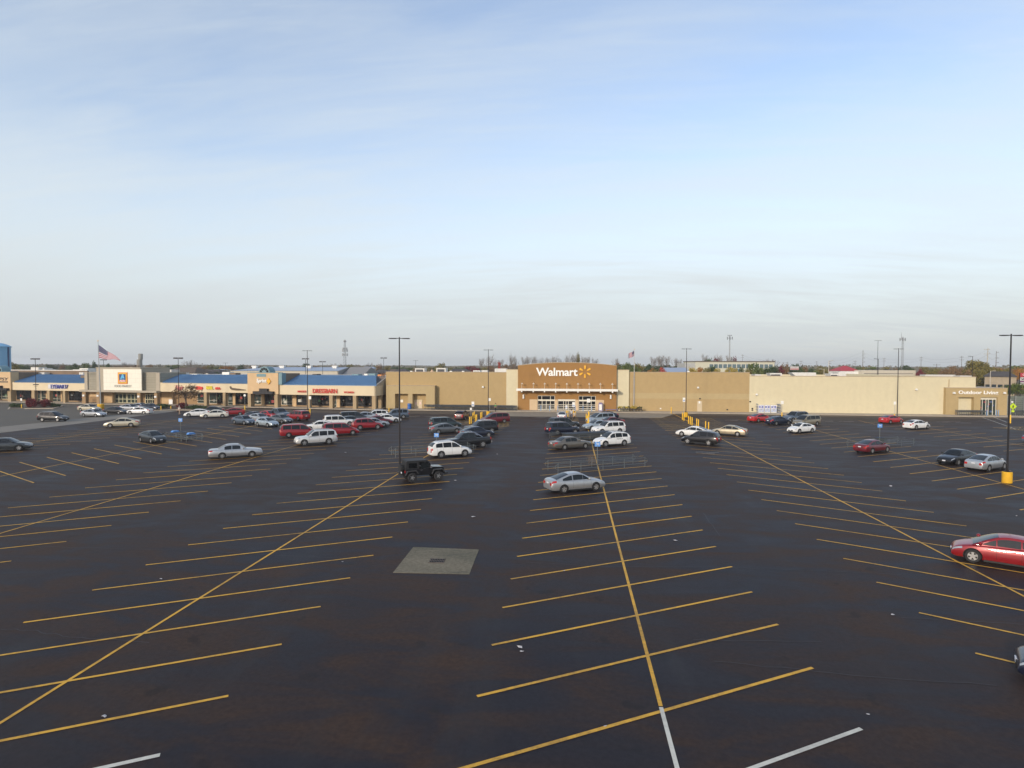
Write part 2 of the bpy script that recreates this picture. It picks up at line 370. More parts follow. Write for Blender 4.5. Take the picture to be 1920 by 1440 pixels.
struct(yel.build('lane_markings', [M_YEL, M_WHT, M_YELF, M_WHF], fix=False))
M_CRK = mat('crack_filler', (.048, .046, .050), .8, var=.2)
ck = MB()
def crack(pts, wd=.035, zz=.010):
    q = [G(*p) for p in pts]
    for a, b in zip(q[:-1], q[1:]):
        n = 7; prev = a
        for i in range(1, n + 1):
            c = a.lerp(b, i / n) + Vector((rnd.uniform(-.05, .05), rnd.uniform(-.07, .07), 0)) * (i < n)
            seg(ck, prev, c, wd, zz); prev = c
crack([(60, 1025), (320, 1031), (640, 1047)]); crack([(985, 1054), (1130, 1063), (1300, 1063), (1520, 1070), (1690, 1078)]); crack([(1300, 1200), (1540, 1203)])
crack([(1340, 1240), (1560, 1262), (1870, 1286)]); crack([(0, 1180), (60, 1182), (130, 1195), (280, 1205)]); crack([(1690, 1158), (1830, 1166), (1920, 1171)], .05)
crack([(390, 922), (560, 932)]); crack([(1318, 962), (1350, 1005)], .05)
crack([(838, 1043), (860, 1040), (893, 1036)], .03, .02); crack([(842, 1076), (880, 1071)], .03, .02)
struct(ck.build('asphalt_cracks', M_CRK, fix=False))
# concrete pad with its drain grate
pad = [G(775, 1026), G(898, 1031), G(880, 1077), G(737, 1074)]
struct(MB().prism([(p.x, p.y) for p in pad], -.05, .016, axis='z').build('concrete_pad', M_CONC2))
M_IRON = mat('dark_iron', (.11, .09, .08), .55, .6, var=.3, scale=8)
gc = G(819.5, 1052.5); gr = MB()
for i in range(9): gr.box(-.36 + i * .085, -.335 + i * .085, -.26, .26, .02, .045)
gr.box(-.40, .40, -.30, -.26, .018, .05); gr.box(-.40, .40, .26, .30, .018, .05); gr.box(-.40, .40, -.012, .012, .022, .048)
gr.box(-.37, .37, -.27, .27, .0165, .019, 1)
tag(gr.build('storm_drain', [M_IRON, mat('drain_dark', (.008, .008, .01), .9, var=0)], loc=(gc.x, gc.y, 0), rot=R(3)), 'rusty iron drain grate in the middle of the pale concrete square', 'drain grate')

# ------------------------------------------------------------------ the big store
M_TAN = block_mat('tan_painted_block', (.445, .322, .158), (.42, .302, .148), (.33, .245, .12))
M_TAN2 = block_mat('lighter_tan_block', (.46, .355, .19), (.44, .34, .18), (.38, .29, .15))
M_BRN = block_mat('brown_painted_block', (.335, .182, .062), (.315, .17, .056), (.28, .15, .05))
M_CRM = block_mat('cream_painted_block', (.645, .572, .39), (.62, .547, .37), (.53, .49, .32))
M_OLB = block_mat('garden_shop_block', (.45, .335, .17), (.42, .315, .155), (.33, .245, .12))
M_COP = mat('parapet_coping', (.42, .33, .22), .6, var=.05)
M_WHITE = mat('white_metal', (.78, .77, .72), .45, var=.04)
M_OFFW = mat('off_white_frame', (.70, .66, .55), .5, var=.05)
M_SHOPG = glass('dark_shop_glass', (.012, .013, .016), .06)
M_GREENG = glass('greenish_shop_glass', (.03, .045, .04), .08)
M_ROOFT = mat('white_roof_membrane', (.45, .43, .39), .9, var=.1, scale=.2)
M_SHUT = mat('pale_door', (.60, .50, .34), .6, var=.05)
M_BLUE = mat('blue_paint', (.10, .22, .48), .5, var=.08)
M_LETW = mat('white_letter', (.86, .85, .80), .4, var=.02)
M_SPK = mat('yellow_spark', (.80, .42, .025), .4, var=.03)
M_DKM = mat('dark_metal', (.02, .02, .024), .5, .3, var=.1)
M_PEACH = mat('light_tan_panel', (.60, .45, .28), .8, var=.06)
W = WW
store = root('superstore', W.o, W.ang, 'long low superstore of tan and cream block with a brown arched entrance front', 'store')
def S(mb, name, m, **k): return mb.build(name, m, store, **k)
X = W.x
zb = .1
hT = W.z(800, 698); hP = W.z(960, 693.3, -.4); hC = W.z(1600, 706.3); hR = W.z(1290, 698.6)
D_ = 62
xL, xP1, xE1, xE2, xP2, xT2, xC2, xO2 = X(723.5), X(949.7), X(971, -1), X(1156, -1), X(1179), X(1405), X(1829), X(1889, -.8)
o = S(MB().box(xL, xP1, 0, .35, zb, hT), 'wall', M_TAN)
S(MB().box(xL, xP1, -.04, .45, hT, hT + .12), 'coping', M_COP)
S(MB().box(xP1, xE1, -.4, .3, zb, hP), 'wall', M_CRM); S(MB().box(xP1 - .03, xE1 + .02, -.44, .34, hP, hP + .12), 'coping', M_COP)
S(MB().box(xE2, xP2, -.4, .3, zb, hP), 'wall', M_CRM); S(MB().box(xE2 - .02, xP2 + .03, -.44, .34, hP, hP + .12), 'coping', M_COP)
S(MB().box(xP2, xT2, .003, .35, zb, hR), 'wall', M_TAN); S(MB().box(xP2, xT2, -.037, .45, hR, hR + .12), 'coping', M_COP)
S(MB().box(xP2, xT2 - .002, -.002, .003, W.z(1300, 748), W.z(1300, 737.5)), 'paint_band', M_TAN2)
S(MB().box(xT2, xC2, .006, .35, zb, hC), 'wall', M_CRM); S(MB().box(xT2, xC2 + .04, -.034, .45, hC, hC + .12), 'coping', M_COP)
S(MB().box(xL, xC2, .35, D_, zb, hC - 1.0), 'roof', M_ROOFT)
S(MB().box(xL, xT2 - .35, .36, .7, hC - 1, hT - .1).box(xL, xT2, 34, 34.4, hC - 1, hT - .2).box(xT2 - .35, xT2 - .002, .36, 34, hC - 1, hR - .05), 'parapet', M_TAN)
S(MB().box(xC2 - .3, xC2 - .002, .36, D_, hC - 1, hC - .05).box(xT2, xC2, D_ - .3, D_ - .002, hC - 1, hC - .4), 'parapet', M_CRM)
# projecting box with the two recesses on the left
yb = -1.5; bz = W.z(770, 723.6, yb)
bx0, bx1 = X(724, yb), X(815, yb)
r1 = (X(740.5, yb), X(765, yb)); r2 = (X(773.3, yb), X(798.5, yb)); rz = W.z(770, 738.5, yb)
mb = MB(); mb.box(bx0, r1[0], yb, -.003, zb, bz); mb.box(r1[1], r2[0], yb, -.003, zb, bz); mb.box(r2[1], bx1, yb, -.003, zb, bz)
mb.box(r1[0], r1[1], yb, -.003, rz, bz); mb.box(r2[0], r2[1], yb, -.003, rz, bz)
S(mb, 'service_entry', M_TAN2); S(MB().box(bx0, bx1 + .05, yb - .05, -.003, bz, bz + .1), 'coping', M_COP)
dz = W.z(785, 749.5, -.1)
dd = S(MB().box(X(776.5), X(784), -.1, -.004, zb, dz).box(X(784.3), X(791.7), -.1, -.004, zb, dz), 'double_door', M_SHUT)
for a, b in ((778.8, 781.5), (787, 789.7)): MB().box(X(a), X(b), -.12, -.1, dz - 1.1, dz - .5).build('notice', mat('pink_notice', (.75, .55, .5), .7, var=.1), dd)
S(MB().box(X(753.5) - .3, X(753.5) + .3, -.08, -.004, 1.5, 2.1), 'notice', M_WHITE)
# brown entrance block with the arched top
ey = -1.0
za = W.z(971, 685.8, ey); zm = W.z(1066, 680.2, ey); pts = []
N_ = 24
for i in range(N_ + 1):
    t = i / N_; pts.append((xE1 + (xE2 - xE1) * t, za + (zm - za) * (1 - (2 * t - 1) ** 2)))
# door openings
dl = (X(1008, ey), X(1040.5, ey)); dm = (X(1046, ey), X(1079, ey)); dr = (X(1085, ey), X(1117, ey))
zt = W.z(1020, 741.8, ey); zmid = W.z(1060, 748.6, ey)
up = [(xE1, zt + .02)] + [p for p in pts] + [(xE2, zt + .02)]
S(MB().prism(up, ey, .3), 'entrance_wall', M_BRN)
for a, b in ((xE1, dl[0]), (dl[1], dm[0]), (dm[1], dr[0]), (dr[1], xE2)): S(MB().box(a, b, ey, .3, zb, zt + .02), 'wall_pier', M_BRN)
S(MB().box(dm[0], dm[1], ey, .3, zmid, zt + .02), 'lintel', M_BRN)
cp = MB()
for a, b in zip(pts[:-1], pts[1:]):
    cp.add([(a[0], ey - .06, a[1]), (b[0], ey - .06, b[1]), (b[0], .36, b[1]), (a[0], .36, a[1]), (a[0], ey - .06, a[1] + .14), (b[0], ey - .06, b[1] + .14), (b[0], .36, b[1] + .14), (a[0], .36, a[1] + .14)],
           [(0, 1, 2, 3), (4, 7, 6, 5), (0, 4, 5, 1), (3, 2, 6, 7), (0, 3, 7, 4), (1, 5, 6, 2)])
S(cp, 'coping', M_COP)
for a, b in ((X(993, ey), dl[0] - .05), (dr[1] + .05, X(1132.5, ey)), (dl[1] + .03, dm[0] - .03), (dm[1] + .03, dr[0] - .03)):
    S(MB().box(a, b, ey - .04, ey, zb, W.z(1000, 748.8, ey)), 'wall_panel', M_PEACH)
S(MB().box(dl[0] - .3, dr[1] + .3, .5, 6, .05, zt), 'lobby', mat('dim_lobby', (.02, .02, .022), .9, var=.3, scale=.6))  # solid near-black block, the lobby's interior darkness put into its colour
def door(x0, x1, top, transom):
    gl = S(MB().box(x0, x1, ey + .28, ey + .30, zb, top), 'entrance_door', M_SHOPG)
    f = MB(); y0, y1 = ey + .1, ey + .279
    ws = x1 - x0
    f.box(x0, x0 + .09, y0, y1, zb, top); f.box(x1 - .09, x1, y0, y1, zb, top)
    for t in ((.26, .5, .74) if transom else (.32, .46, .60)): f.box(x0 + ws * t - .05, x0 + ws * t + .05, y0, y1, zb, (W.z(1020, 751.8, ey) if transom else top))
    if transom:
        zh0, zh1 = W.z(1020, 751.8, ey), W.z(1020, 749, ey); f.box(x0, x1, y0 - .02, y1, zh0, zh1)
        for t in (.24, .74): f.box(x0 + ws * t - .05, x0 + ws * t + .05, y0, y1, zh1, top)
        f.box(x0, x1, y0, y1, top - .08, top)
    else: f.box(x0, x1, y0 - .02, y1, top - .42, top)
    for zz in (.55, 1.0, 1.35): f.box(x0, x1, y0 + .01, y1, zz, zz + .09)
    f.box(x0, x1, y0, y1, zb, zb + .2)
    f.build('frame', M_OFFW, gl)
door(dl[0], dl[1], zt, True); door(dm[0], dm[1], zmid, False); door(dr[0], dr[1], zt, True)
# canopy beam, gooseneck lamps, wall lamps
cy0 = -3.0; cz1, cz0 = W.z(1060, 729.3, cy0), W.z(1060, 733.4, cy0)
can = S(MB().box(X(968, cy0), X(1158.5, cy0), cy0, cy0 + .35, cz0, cz1), 'canopy', M_WHITE)
MB().box(X(968, cy0), X(1158.5, cy0), cy0 + .35, ey - .003, cz1 - .14, cz1 - .04).build('canopy_roof', M_WHITE, can)
for q in (978, 999.7, 1020.8, 1041.7, 1062.7, 1083.7, 1104.8, 1126, 1148.5):
    xx = X(q, cy0); br = MB(); br.box(xx - .13, xx + .13, cy0 + .06, cy0 + .5, cz0 - .28, cz0 - .003, 0); br.box(xx - .07, xx + .07, cy0 + .5, ey - .003, cz0 - .1, cz1 - .15, 0); br.build('bracket', M_WHITE, can)
M_LAMP = mat('lamp_metal', (.55, .50, .42), .5, .2, var=.05)
for q in (978, 999.7, 1020.8, 1041.7, 1062.7, 1083.7, 1104.8, 1126, 1148.5):
    xx = X(q, cy0); z1 = W.z(1060, 719.5, cy0 + .3)
    l = MB().path([(xx, cy0 + .3, cz1), (xx, cy0 + .3, z1), (xx, cy0 + .55, z1 + .2), (xx, cy0 + .9, z1 + .1)], .045, 6).build('sign_lamp', M_LAMP, store)
    MB().lathe([(.05, .0), (.09, -.05), (.26, -.24), (.24, -.26), (.02, -.2)], 10, (xx, cy0 + .95, z1 + .12)).build('lamp_shade', M_OFFW, l)
def wall_lamp(q, r_, y=0):
    xx, z_ = W.at(q, r_, y); l = MB().box(xx - .14, xx + .14, y - .1, y - .002, z_ - .05, z_ + .2).build('wall_lamp', M_LAMP, store)
    MB().prism([(xx - .24, z_ - .18), (xx + .24, z_ - .18), (xx + .17, z_ + .16), (xx - .17, z_ + .16)], y - .4, y - .1).build('lamp_shade', M_WHITE, l)
for q, r_, y in ((981.7, 743.5, ey), (1145, 744, ey)):
    xx, z_ = W.at(q, r_, y); l = MB().lathe([(.16, -.45), (.19, -.4), (.19, .4), (.16, .45)], 10, (xx, y - .24, z_)).build('wall_lamp', M_WHITE, store)
    MB().box(xx - .08, xx + .08, y - .2, y - .002, z_ + .4, z_ + .6).build('lamp_bracket', M_DKM, l)
for q, r_ in ((905.8, 725.3), (1308.5, 726.5), (1418, 739.3), (1717, 730)): wall_lamp(q, r_)
# letters and the spark
sy = ey - .16
lx0, lz0 = W.at(1005, 704.8, sy); lx1, lz1 = W.at(1083.2, 689.7, sy)
S(text_mesh('Walmart', lx0, lx1, lz0, lz1, sy, .14, bold=.022, spacing=.95), 'sign_letters', M_LETW)
sx, sz = W.at(1096.8, 696.9, sy); sp = MB(); rr = 11.3 * mpp(134)
for i in range(6):
    a = R(90 + 60 * i); ca, sa = math.cos(a), math.sin(a)
    prof = [(.38, -.075), (.72, -.145), (.95, -.15), (1.0, -.09), (1.0, .09), (.95, .15), (.72, .145), (.38, .075)]
    sp.prism([(sx + (u * ca - v * sa) * rr, sz + (u * sa + v * ca) * rr) for u, v in prof], sy, sy + .14)
S(sp, 'sign_emblem', M_SPK)
# door in the tan wall, small wall boxes
S(MB().box(X(1307.5), X(1316.5), -.05, -.002, zb, W.z(1310, 752.3)), 'side_door', mat('beige_door', (.55, .45, .30), .6, var=.05))
S(MB().box(X(1310), X(1313.2), -.07, -.052, 1.9, 2.4), 'notice', M_WHITE)
for q, r_, c_ in ((1238.5, 766, M_WHITE), (1363.5, 768, M_DKM), (1410.5, 766, M_DKM), (1410.5, 769, M_DKM), (1406.5, 753, M_DKM), (1312.3, 747.5, M_DKM)):
    xx, z_ = W.at(q, r_); S(MB().box(xx - .15, xx + .15, -.12, -.004, z_ - .12, z_ + .12), 'wall_box', c_)
for q, r0 in ((1186.5, 705), (1778.5, 711), (949.2, 745)):
    x0 = X(q); dp = MB(); dp.box(x0 - .05, x0 + .05, -.12, -.002, zb if q < 1200 and q > 1000 else W.z(q, 726), W.z(q, r0)); S(dp, 'downpipe', mat('downpipe_tan', (.38, .29, .17), .6, var=.05))
# garden shop block on the right
gy = -.8; gz = W.z(1830, 728, gy); gx0, gx1 = X(1773.7, gy), xO2
w1 = (X(1797.5, gy), X(1826.5, gy)); w2 = (X(1839, gy), X(1871, gy)); wz = W.z(1810, 745, gy)
mb = MB()
for a, b in ((gx0, w1[0]), (w1[1], w2[0]), (w2[1], gx1)): mb.box(a, b, gy, 8, zb, gz)
for a, b in (w1, w2): mb.box(a, b, gy, 8, wz, gz)
S(mb, 'garden_shop', M_OLB); S(MB().box(gx0 - .03, gx1 + .05, gy - .05, 8.05, gz, gz + .12), 'coping', M_COP)
S(MB().box(*w1, gy + .9, gy + 1.1, zb, wz), 'shutter', M_SHUT)
gl = S(MB().box(*w2, gy + .5, gy + .52, zb, wz), 'shop_door', M_GREENG)
f = MB()
for t in (0, .17, .38, .52, .78, .97): xx = w2[0] + (w2[1] - w2[0]) * t; f.box(xx, xx + .09, gy + .4, gy + .499, zb, wz)
f.box(*w2, gy + .38, gy + .498, wz - .45, wz); f.build('frame', M_OFFW, gl)
rr_ = random.Random(5); gd = [mat('red_goods', (.25, .04, .05), .6), mat('blue_goods', (.05, .1, .3), .6), mat('grey_goods', (.2, .22, .23), .6)]
for i in range(12): 
    x_ = rr_.uniform(w2[0] + .2, w2[1] - .6); z_ = rr_.uniform(.3, wz - .9); MB().box(x_, x_ + .35, gy + .47, gy + .499, z_, z_ + .3).build('display_goods', gd[i % 3], gl)
a0, b0 = W.at(1797.5, 740.9, gy - .1); a1, b1 = W.at(1872, 732.6, gy - .1)
S(text_mesh('Outdoor Living', a0, a1, b0, b1, gy - .1, .1, bold=.02), 'sign_letters', M_LETW)
for q in (1787.6, 1882): wall_lamp(q, 736.5, gy)
# rooftop units
M_RTU = mat('rooftop_unit_white', (.62, .60, .55), .6, var=.1); M_RTUD = mat('unit_dark', (.06, .06, .065), .7)
def rtu(q0, q1, r0, yd, slant=False, dark=True):
    a = W.at(q0, r0, yd); b = W.at(q1, r0, yd); base = hC - 1.0; z1 = a[1]
    wd = b[0] - a[0]
    if slant: u = MB().prism([(a[0], z1), (b[0], z1), (b[0] + .2, base), (a[0] + wd * .35, base)], yd, yd + 3)
    else: u = MB().box(a[0], b[0], yd, yd + 2.5, base, z1)
    u = u.build('rooftop_unit', M_RTU, store)
    if dark: MB().box(a[0] + wd * .12, b[0] - wd * .12, yd - .02, yd - .004, base, z1 - .3).build('grille', M_RTUD, u)
for a in ((778, 795.5, 690.5, 14), (818, 835.6, 690, 14), (887, 900, 694.5, 12), (902, 914, 694.2, 16, False, False), (927.5, 950, 691, 20, False, False),
          (1415, 1427, 702, 10, True, False), (1443, 1466, 699.6, 14, True), (1484, 1530, 698.4, 16, True, False), (1556, 1572, 700.5, 12, True), (1571, 1586, 698, 13, True, False), (1735, 1792, 702.5, 30, False, False), (1822 - 22, 1822, 704.4, 20, False, False)):
    rtu(*a)
qx, qz = W.at(810, 692.8, 15); S(MB().lathe([(2.1, -1.6 - 1.2), (.05, 0)], 4, (qx, 15, qz)), 'roof_cap', mat('orange_cap', (.62, .42, .28), .7))
for q in (771, 845, 868, 957, 1291): 
    xx, z_ = W.at(q, 695.5, 9); S(MB().box(xx - .25, xx + .25, 9, 9.6, hC - 1, z_), 'vent', M_WHITE)
# flagpole on the roof parapet with its flag
def us_flag(mb, o_, ux, L_, Hh, drop, sag, wave, nx=20, ny=13):
    """flag cloth as a bent grid; ux = direction away from the pole, falls by 'drop' over its length"""
    def pt(u, v):
        y = wave * math.sin(u * 6.0) * u
        return (o_[0] + ux[0] * L_ * u - ux[1] * y, o_[1] + ux[1] * L_ * u + ux[0] * y, o_[2] - Hh * v * (1 - sag * u) - drop * u * (1 + .10 * math.sin(2 * math.pi * u)))
    vs = []; fs = []; ms = []
    for s_ in (0, 1):
        for j in range(ny + 1):
            for i in range(nx + 1):
                p = pt(i / nx, j / ny); vs.append((p[0] - ux[1] * .02 * s_, p[1] + ux[0] * .02 * s_, p[2]))
    n1 = (nx + 1) * (ny + 1)
    for s_ in (0, 1):
        for j in range(ny):
            for i in range(nx):
                a = s_ * n1 + j * (nx + 1) + i; f_ = (a, a + 1, a + nx + 2, a + nx + 1)
                mi = 2 if (i < nx * .4 and j < 7) else (0 if j % 2 == 0 else 1)
                mb.add([], [], 0); fs.append(f_ if s_ else f_[::-1]); ms.append(mi)
    o2 = len(mb.v); mb.v += vs; mb.f += [tuple(q + o2 for q in f_) for f_ in fs]; mb.m += ms
    # stars on the canton
    for j in range(5):
        for i in range(6):
            u = .4 * (i + .5 + .25 * (j % 2)) / 6.4; v = (7 / 13) * (j + .5) / 5
            for sgn in (-1, 1):
                c = pt(u, v); c = Vector((c[0] - ux[1] * (.01 + sgn * .02), c[1] + ux[0] * (.01 + sgn * .02), c[2])); r_ = Hh * .022
                mb.add([c + Vector((ux[0] * r_, ux[1] * r_, 0)), c + Vector((0, 0, r_)), c - Vector((ux[0] * r_, ux[1] * r_, 0)), c - Vector((0, 0, r_))], [(0, 1, 2, 3)], 1)
    return mb
FLAGM = [mat('flag_red', (.36, .025, .05), .8, var=.08), mat('flag_white', (.62, .60, .62), .8, var=.05), mat('flag_blue', (.03, .035, .11), .8, var=.08)]
fx, fz = W.at(1189, 709, -.25); _, ft = W.at(1189, 656, -.25)
t = root('flagpole', W.pt(fx, -.25, 0), W.ang, 'slim white flagpole standing behind the tan wall right of the entrance front', 'flagpole')
MB().lathe([(.09, 0), (.09, fz), (.07, fz), (.04, ft)], 10).build('pole', mat('pole_white', (.6, .59, .56), .4, .3, var=.03), t); MB().lathe([(.01, ft + .2), (.09, ft + .1), (.01, ft)], 8).build('ball', M_SPK, t)
_, a1 = W.at(1189, 657.5, -.25)
tag(us_flag(MB(), (-.08, 0, a1), (-.8, -.6), 1.5, 1.15, .75, .1, .25).build('flag', FLAGM, smooth=True, loc=W.pt(fx, -.25, 0), rot=W.ang), 'small limp striped flag on the pole above the tan wall', 'flag')
# ------------------------------------------------------------------ the strip of shops on the left
W = WS; X = W.x
M_FAS = mat('cream_fascia', (.66, .55, .37), .8, var=.05, scale=.4)
M_PCH = mat('peach_stucco', (.60, .42, .235), .85, var=.07, scale=.5)
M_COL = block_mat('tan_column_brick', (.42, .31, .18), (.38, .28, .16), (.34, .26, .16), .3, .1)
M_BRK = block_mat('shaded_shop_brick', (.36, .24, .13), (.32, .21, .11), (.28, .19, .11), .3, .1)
M_BROOF = mat('blue_metal_roof', (.095, .205, .36), .5, .1, var=.08, scale=.5)
M_TEAL = mat('teal_trim', (.16, .27, .30), .6, var=.08)
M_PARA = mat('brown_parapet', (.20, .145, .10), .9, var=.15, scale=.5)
M_GPAN = block_mat('grey_panel', (.33, .30, .235), (.31, .285, .22), (.24, .22, .17), 6.0, .62, .06, .03)
M_GPIL = mat('taupe_pilaster', (.40, .35, .27), .8, var=.05)
M_WPAN = block_mat('white_panel', (.82, .78, .66), (.80, .765, .65), (.66, .63, .53), 2.2, 1.1, .03, .03)
M_POST = [mat('poster_white', (.55, .55, .50), .6), mat('poster_red', (.38, .05, .05), .6), mat('poster_green', (.10, .22, .12), .6), mat('poster_grey', (.16, .17, .17), .6), mat('interior_brown', (.13, .09, .06), .8)]
zb = .1; RD = 3.0                                   # recess depth of the shop fronts
def B_(parent, name, m, mb, **k): return mb.build(name, m, parent, **k)
def roof(parent, q0, q1, eave, ridge, q0r=None, q1r=None, yd=6.0, ye=-.5, gable=False):
    """standing-seam slope: eave at photo y 'eave', ridge at 'ridge'"""
    ze = W.z((q0 + q1) / 2, eave, ye); zr = W.z((q0 + q1) / 2, ridge, yd)
    a, b = X(q0, ye), X(q1, ye); ar = X(q0r, yd) if q0r else a; br_ = X(q1r, yd) if q1r else b
    mb = MB().add([(a, ye, ze), (b, ye, ze), (br_, yd, zr), (ar, yd, zr), (a, ye, ze - .14), (b, ye, ze - .14), (br_, yd, zr - .14), (ar, yd, zr - .14)],
                  [(0, 1, 2, 3), (7, 6, 5, 4), (0, 4, 5, 1), (1, 5, 6, 2), (2, 6, 7, 3), (3, 7, 4, 0)])
    n = int((b - a) / .55)
    for i in range(n + 1):
        t = i / n; p = a + (b - a) * t; hi = max(ar, min(br_, p)); f = 1.0
        if p < ar: f = max(.02, (p - a) / max(ar - a, .01))
        y1 = ye + (yd - ye) * f; z1 = ze + (zr - ze) * f
        mb.add([(p - .02, ye, ze + .003), (p + .02, ye, ze + .003), (p + .02, y1, z1 + .003), (p - .02, y1, z1 + .003), (p - .02, ye, ze + .06), (p + .02, ye, ze + .06), (p + .02, y1, z1 + .06), (p - .02, y1, z1 + .06)],
               [(0, 1, 2, 3), (4, 7, 6, 5), (0, 4, 5, 1), (1, 5, 6, 2), (2, 6, 7, 3), (3, 7, 4, 0)])
    return mb.build('roof', M_BROOF, parent), ze, zr
def front(parent, q0, q1, items, ztop, seed):
    """recessed shop front between photo columns: items (kind, q0, q1)"""
    rr = random.Random(seed)
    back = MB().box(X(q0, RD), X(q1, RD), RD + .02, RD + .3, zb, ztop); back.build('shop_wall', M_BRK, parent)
    for kind, a, b in items:
        x0, x1 = X(a, RD), X(b, RD); zt_ = ztop - .25
        gm = M_GREENG if kind in 'gd' else M_SHOPG
        if kind == 'w': MB().box(x0, x1, RD - .15, RD + .02, zb, ztop).build('pier', M_PCH, parent); continue
        z0 = zb + (.35 if kind != 'd' else 0)
        gl = MB().box(x0, x1, RD - .05, RD + .018, z0, zt_).build('shop_window' if kind != 'd' else 'shop_door', gm, parent)
        fr = MB(); n = max(1, round((x1 - x0) / 1.5))
        for i in range(n + 1): xx = x0 + (x1 - x0) * i / n; fr.box(xx - .04, xx + .04, RD - .1, RD - .052, z0, zt_)
        fr.box(x0, x1, RD - .1, RD - .052, zt_ - .08, zt_); fr.box(x0, x1, RD - .1, RD - .052, z0, z0 + .08); fr.box(x0, x1, RD - .098, RD - .053, z0 + .7, z0 + .76)
        fr.build('frame', M_OFFW if kind in 'gd' else M_DKM, gl)
        for i in range(int((x1 - x0) * .9) + 1):
            a_ = rr.uniform(x0 + .1, x1 - .6); s = rr.uniform(.25, .75); z_ = rr.uniform(z0 + .2, max(z0 + .3, zt_ - s - .1)); MB().box(a_, min(a_ + s * rr.uniform(.5, 1.2), x1 - .05), RD - .07, RD - .051 - i * .002, z_, z_ + s).build('window_display', M_POST[rr.choice((0, 3, 3, 4, 4, 1, 2))], gl)
def columns(parent, qs, ztop, m=None, y0=-.45, y1=.45):
    for a, b in qs: MB().box(X(a), X(b), y0, y1, zb, ztop).build('column', m or M_COL, parent)
def letters(parent, txt, q0, q1, r1, r0, m, y=-.75, thick=.12, **k):
    a = W.at(q0, r0, y); b = W.at(q1, r1, y)
    return text_mesh(txt, a[0], b[0], a[1], b[1], y, thick, **k).build('sign_letters', m, parent)
def shed(parent, q0, q1, ztop, name='shop_block', m=None, d=26, y0=6.3):
    return MB().box(X(q0, y0), X(q1, y0), y0, d, zb, ztop).build(name, m or M_PARA, parent)
def canopy_soffit(parent, q0, q1, z0, z1):
    return MB().box(X(q0), X(q1), -.5, RD + .3, z0, z1).build('fascia', M_FAS, parent)
def fan_window(parent, q, r0, rad, y, depth):
    x, z = W.at(q, r0, y); n = 18
    mb = MB(); pts_ = [(x + rad * math.cos(R(180 * i / n)), z + rad * math.sin(R(180 * i / n))) for i in range(n + 1)]
    mb.prism(pts_, y, y + depth, 0)
    o = mb.build('arched_vault', M_TEAL, parent)
    g_ = MB()
    for i in range(5):
        a0_, a1_ = R(8 + 34 * i), R(8 + 34 * i + 28)
        g_.prism([(x + rad * .45 * math.cos(a0_), z + rad * .45 * math.sin(a0_)), (x + rad * .82 * math.cos(a0_), z + rad * .82 * math.sin(a0_)), (x + rad * .85 * math.cos((a0_ + a1_) / 2), z + rad * .85 * math.sin((a0_ + a1_) / 2)), (x + rad * .82 * math.cos(a1_), z + rad * .82 * math.sin(a1_)), (x + rad * .45 * math.cos(a1_), z + rad * .45 * math.sin(a1_))], y - .03, y - .003)
    g_.build('fan_window', M_SHOPG, o)
    return o
# --- left shops --------------------------------------------------------
left = root('shop_row', W.pt(0, 0), W.ang, 'left row of shops with blue metal roof, peach corner tower and eyewear store sign', 'shops')
left.location = W.o
zF = W.z(95, 732.3, -.5); zE = W.z(95, 717.3, -.5)
B_(left, 'fascia', M_FAS, MB().box(X(27), X(163), -.5, RD + .3, zF, zE))
roof(left, 27, 163, 717.0, 702.0, 46, 163)
zPar = W.z(95, 694.8, 9)
B_(left, 'parapet', M_PARA, MB().box(X(20, 9), X(165, 9), 9, 9.4, 4, zPar)); B_(left, 'coping', M_WHITE, MB().box(X(20, 9), X(165, 9), 8.9, 9.5, zPar, zPar + .18))
shed(left, -60, 164, W.z(95, 703.5, 6.2), d=9)
B_(left, 'ceiling', M_FAS, MB().box(X(-60), X(163), 3.3, 6.25, 3.9, zF + .4))
B_(left, 'rear_block', M_ROOFT, MB().box(X(-60, 9.4), X(165, 9.4), 9.4, 40, zb, zPar - .6))
columns(left, ((62.5, 67.8), (91.3, 96), (121, 125.2)), zF)
front(left, 27, 163, (('s', 32, 58), ('d', 70, 76), ('g', 78, 87), ('w', 87, 91), ('d', 99, 116), ('w', 114.8, 121), ('s', 130, 159)), zF, 3)
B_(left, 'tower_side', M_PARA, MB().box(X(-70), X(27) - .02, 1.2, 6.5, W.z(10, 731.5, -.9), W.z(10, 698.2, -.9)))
B_(left, 'tower', M_PCH, MB().box(X(-70), X(27), -.9, 1.2, W.z(10, 731.5, -.9), W.z(10, 697.5, -.9)))
B_(left, 'tower_trim', M_TEAL, MB().box(X(-70), X(27) + .05, -.95, 1.25, W.z(10, 697.4, -.9), W.z(10, 696.6, -.9)))
columns(left, ((20.8, 27), (-30, -25)), W.z(10, 731.5), y0=-.9)
front(left, -60, 20.5, (('g', -58, -32), ('g', -24, 3), ('g', 4, 20)), zF, 11)
B_(left, 'awning', M_DKM, MB().box(X(-30, -1), X(4.7, -1), -1.6, -.9, W.z(0, 727.5, -1), W.z(0, 723, -1)).box(X(-36, -1), X(16.8, -1), -1.7, -.9, W.z(0, 731.5, -1), W.z(0, 727.5, -1)))
fan_window(left, -5, 697, 11.5 * mpp(158), -1, 2.2)
letters(left, 'EPSY', -7, 15, 708, 713.5, mat('dark_script', (.05, .05, .06), .6), y=-1.0, shear=.25)
B_(left, 'sign_bar', mat('dark_bar', (.07, .06, .06), .6), MB().box(X(-7, -1), X(14.5, -1), -1.0, -.9, W.z(5, 717, -1), W.z(5, 715, -1)))
letters(left, 'EYEMART', 95, 124, 721.4, 728.4, mat('blue_letter', (.05, .06, .30), .5), y=-.72, bold=.006)
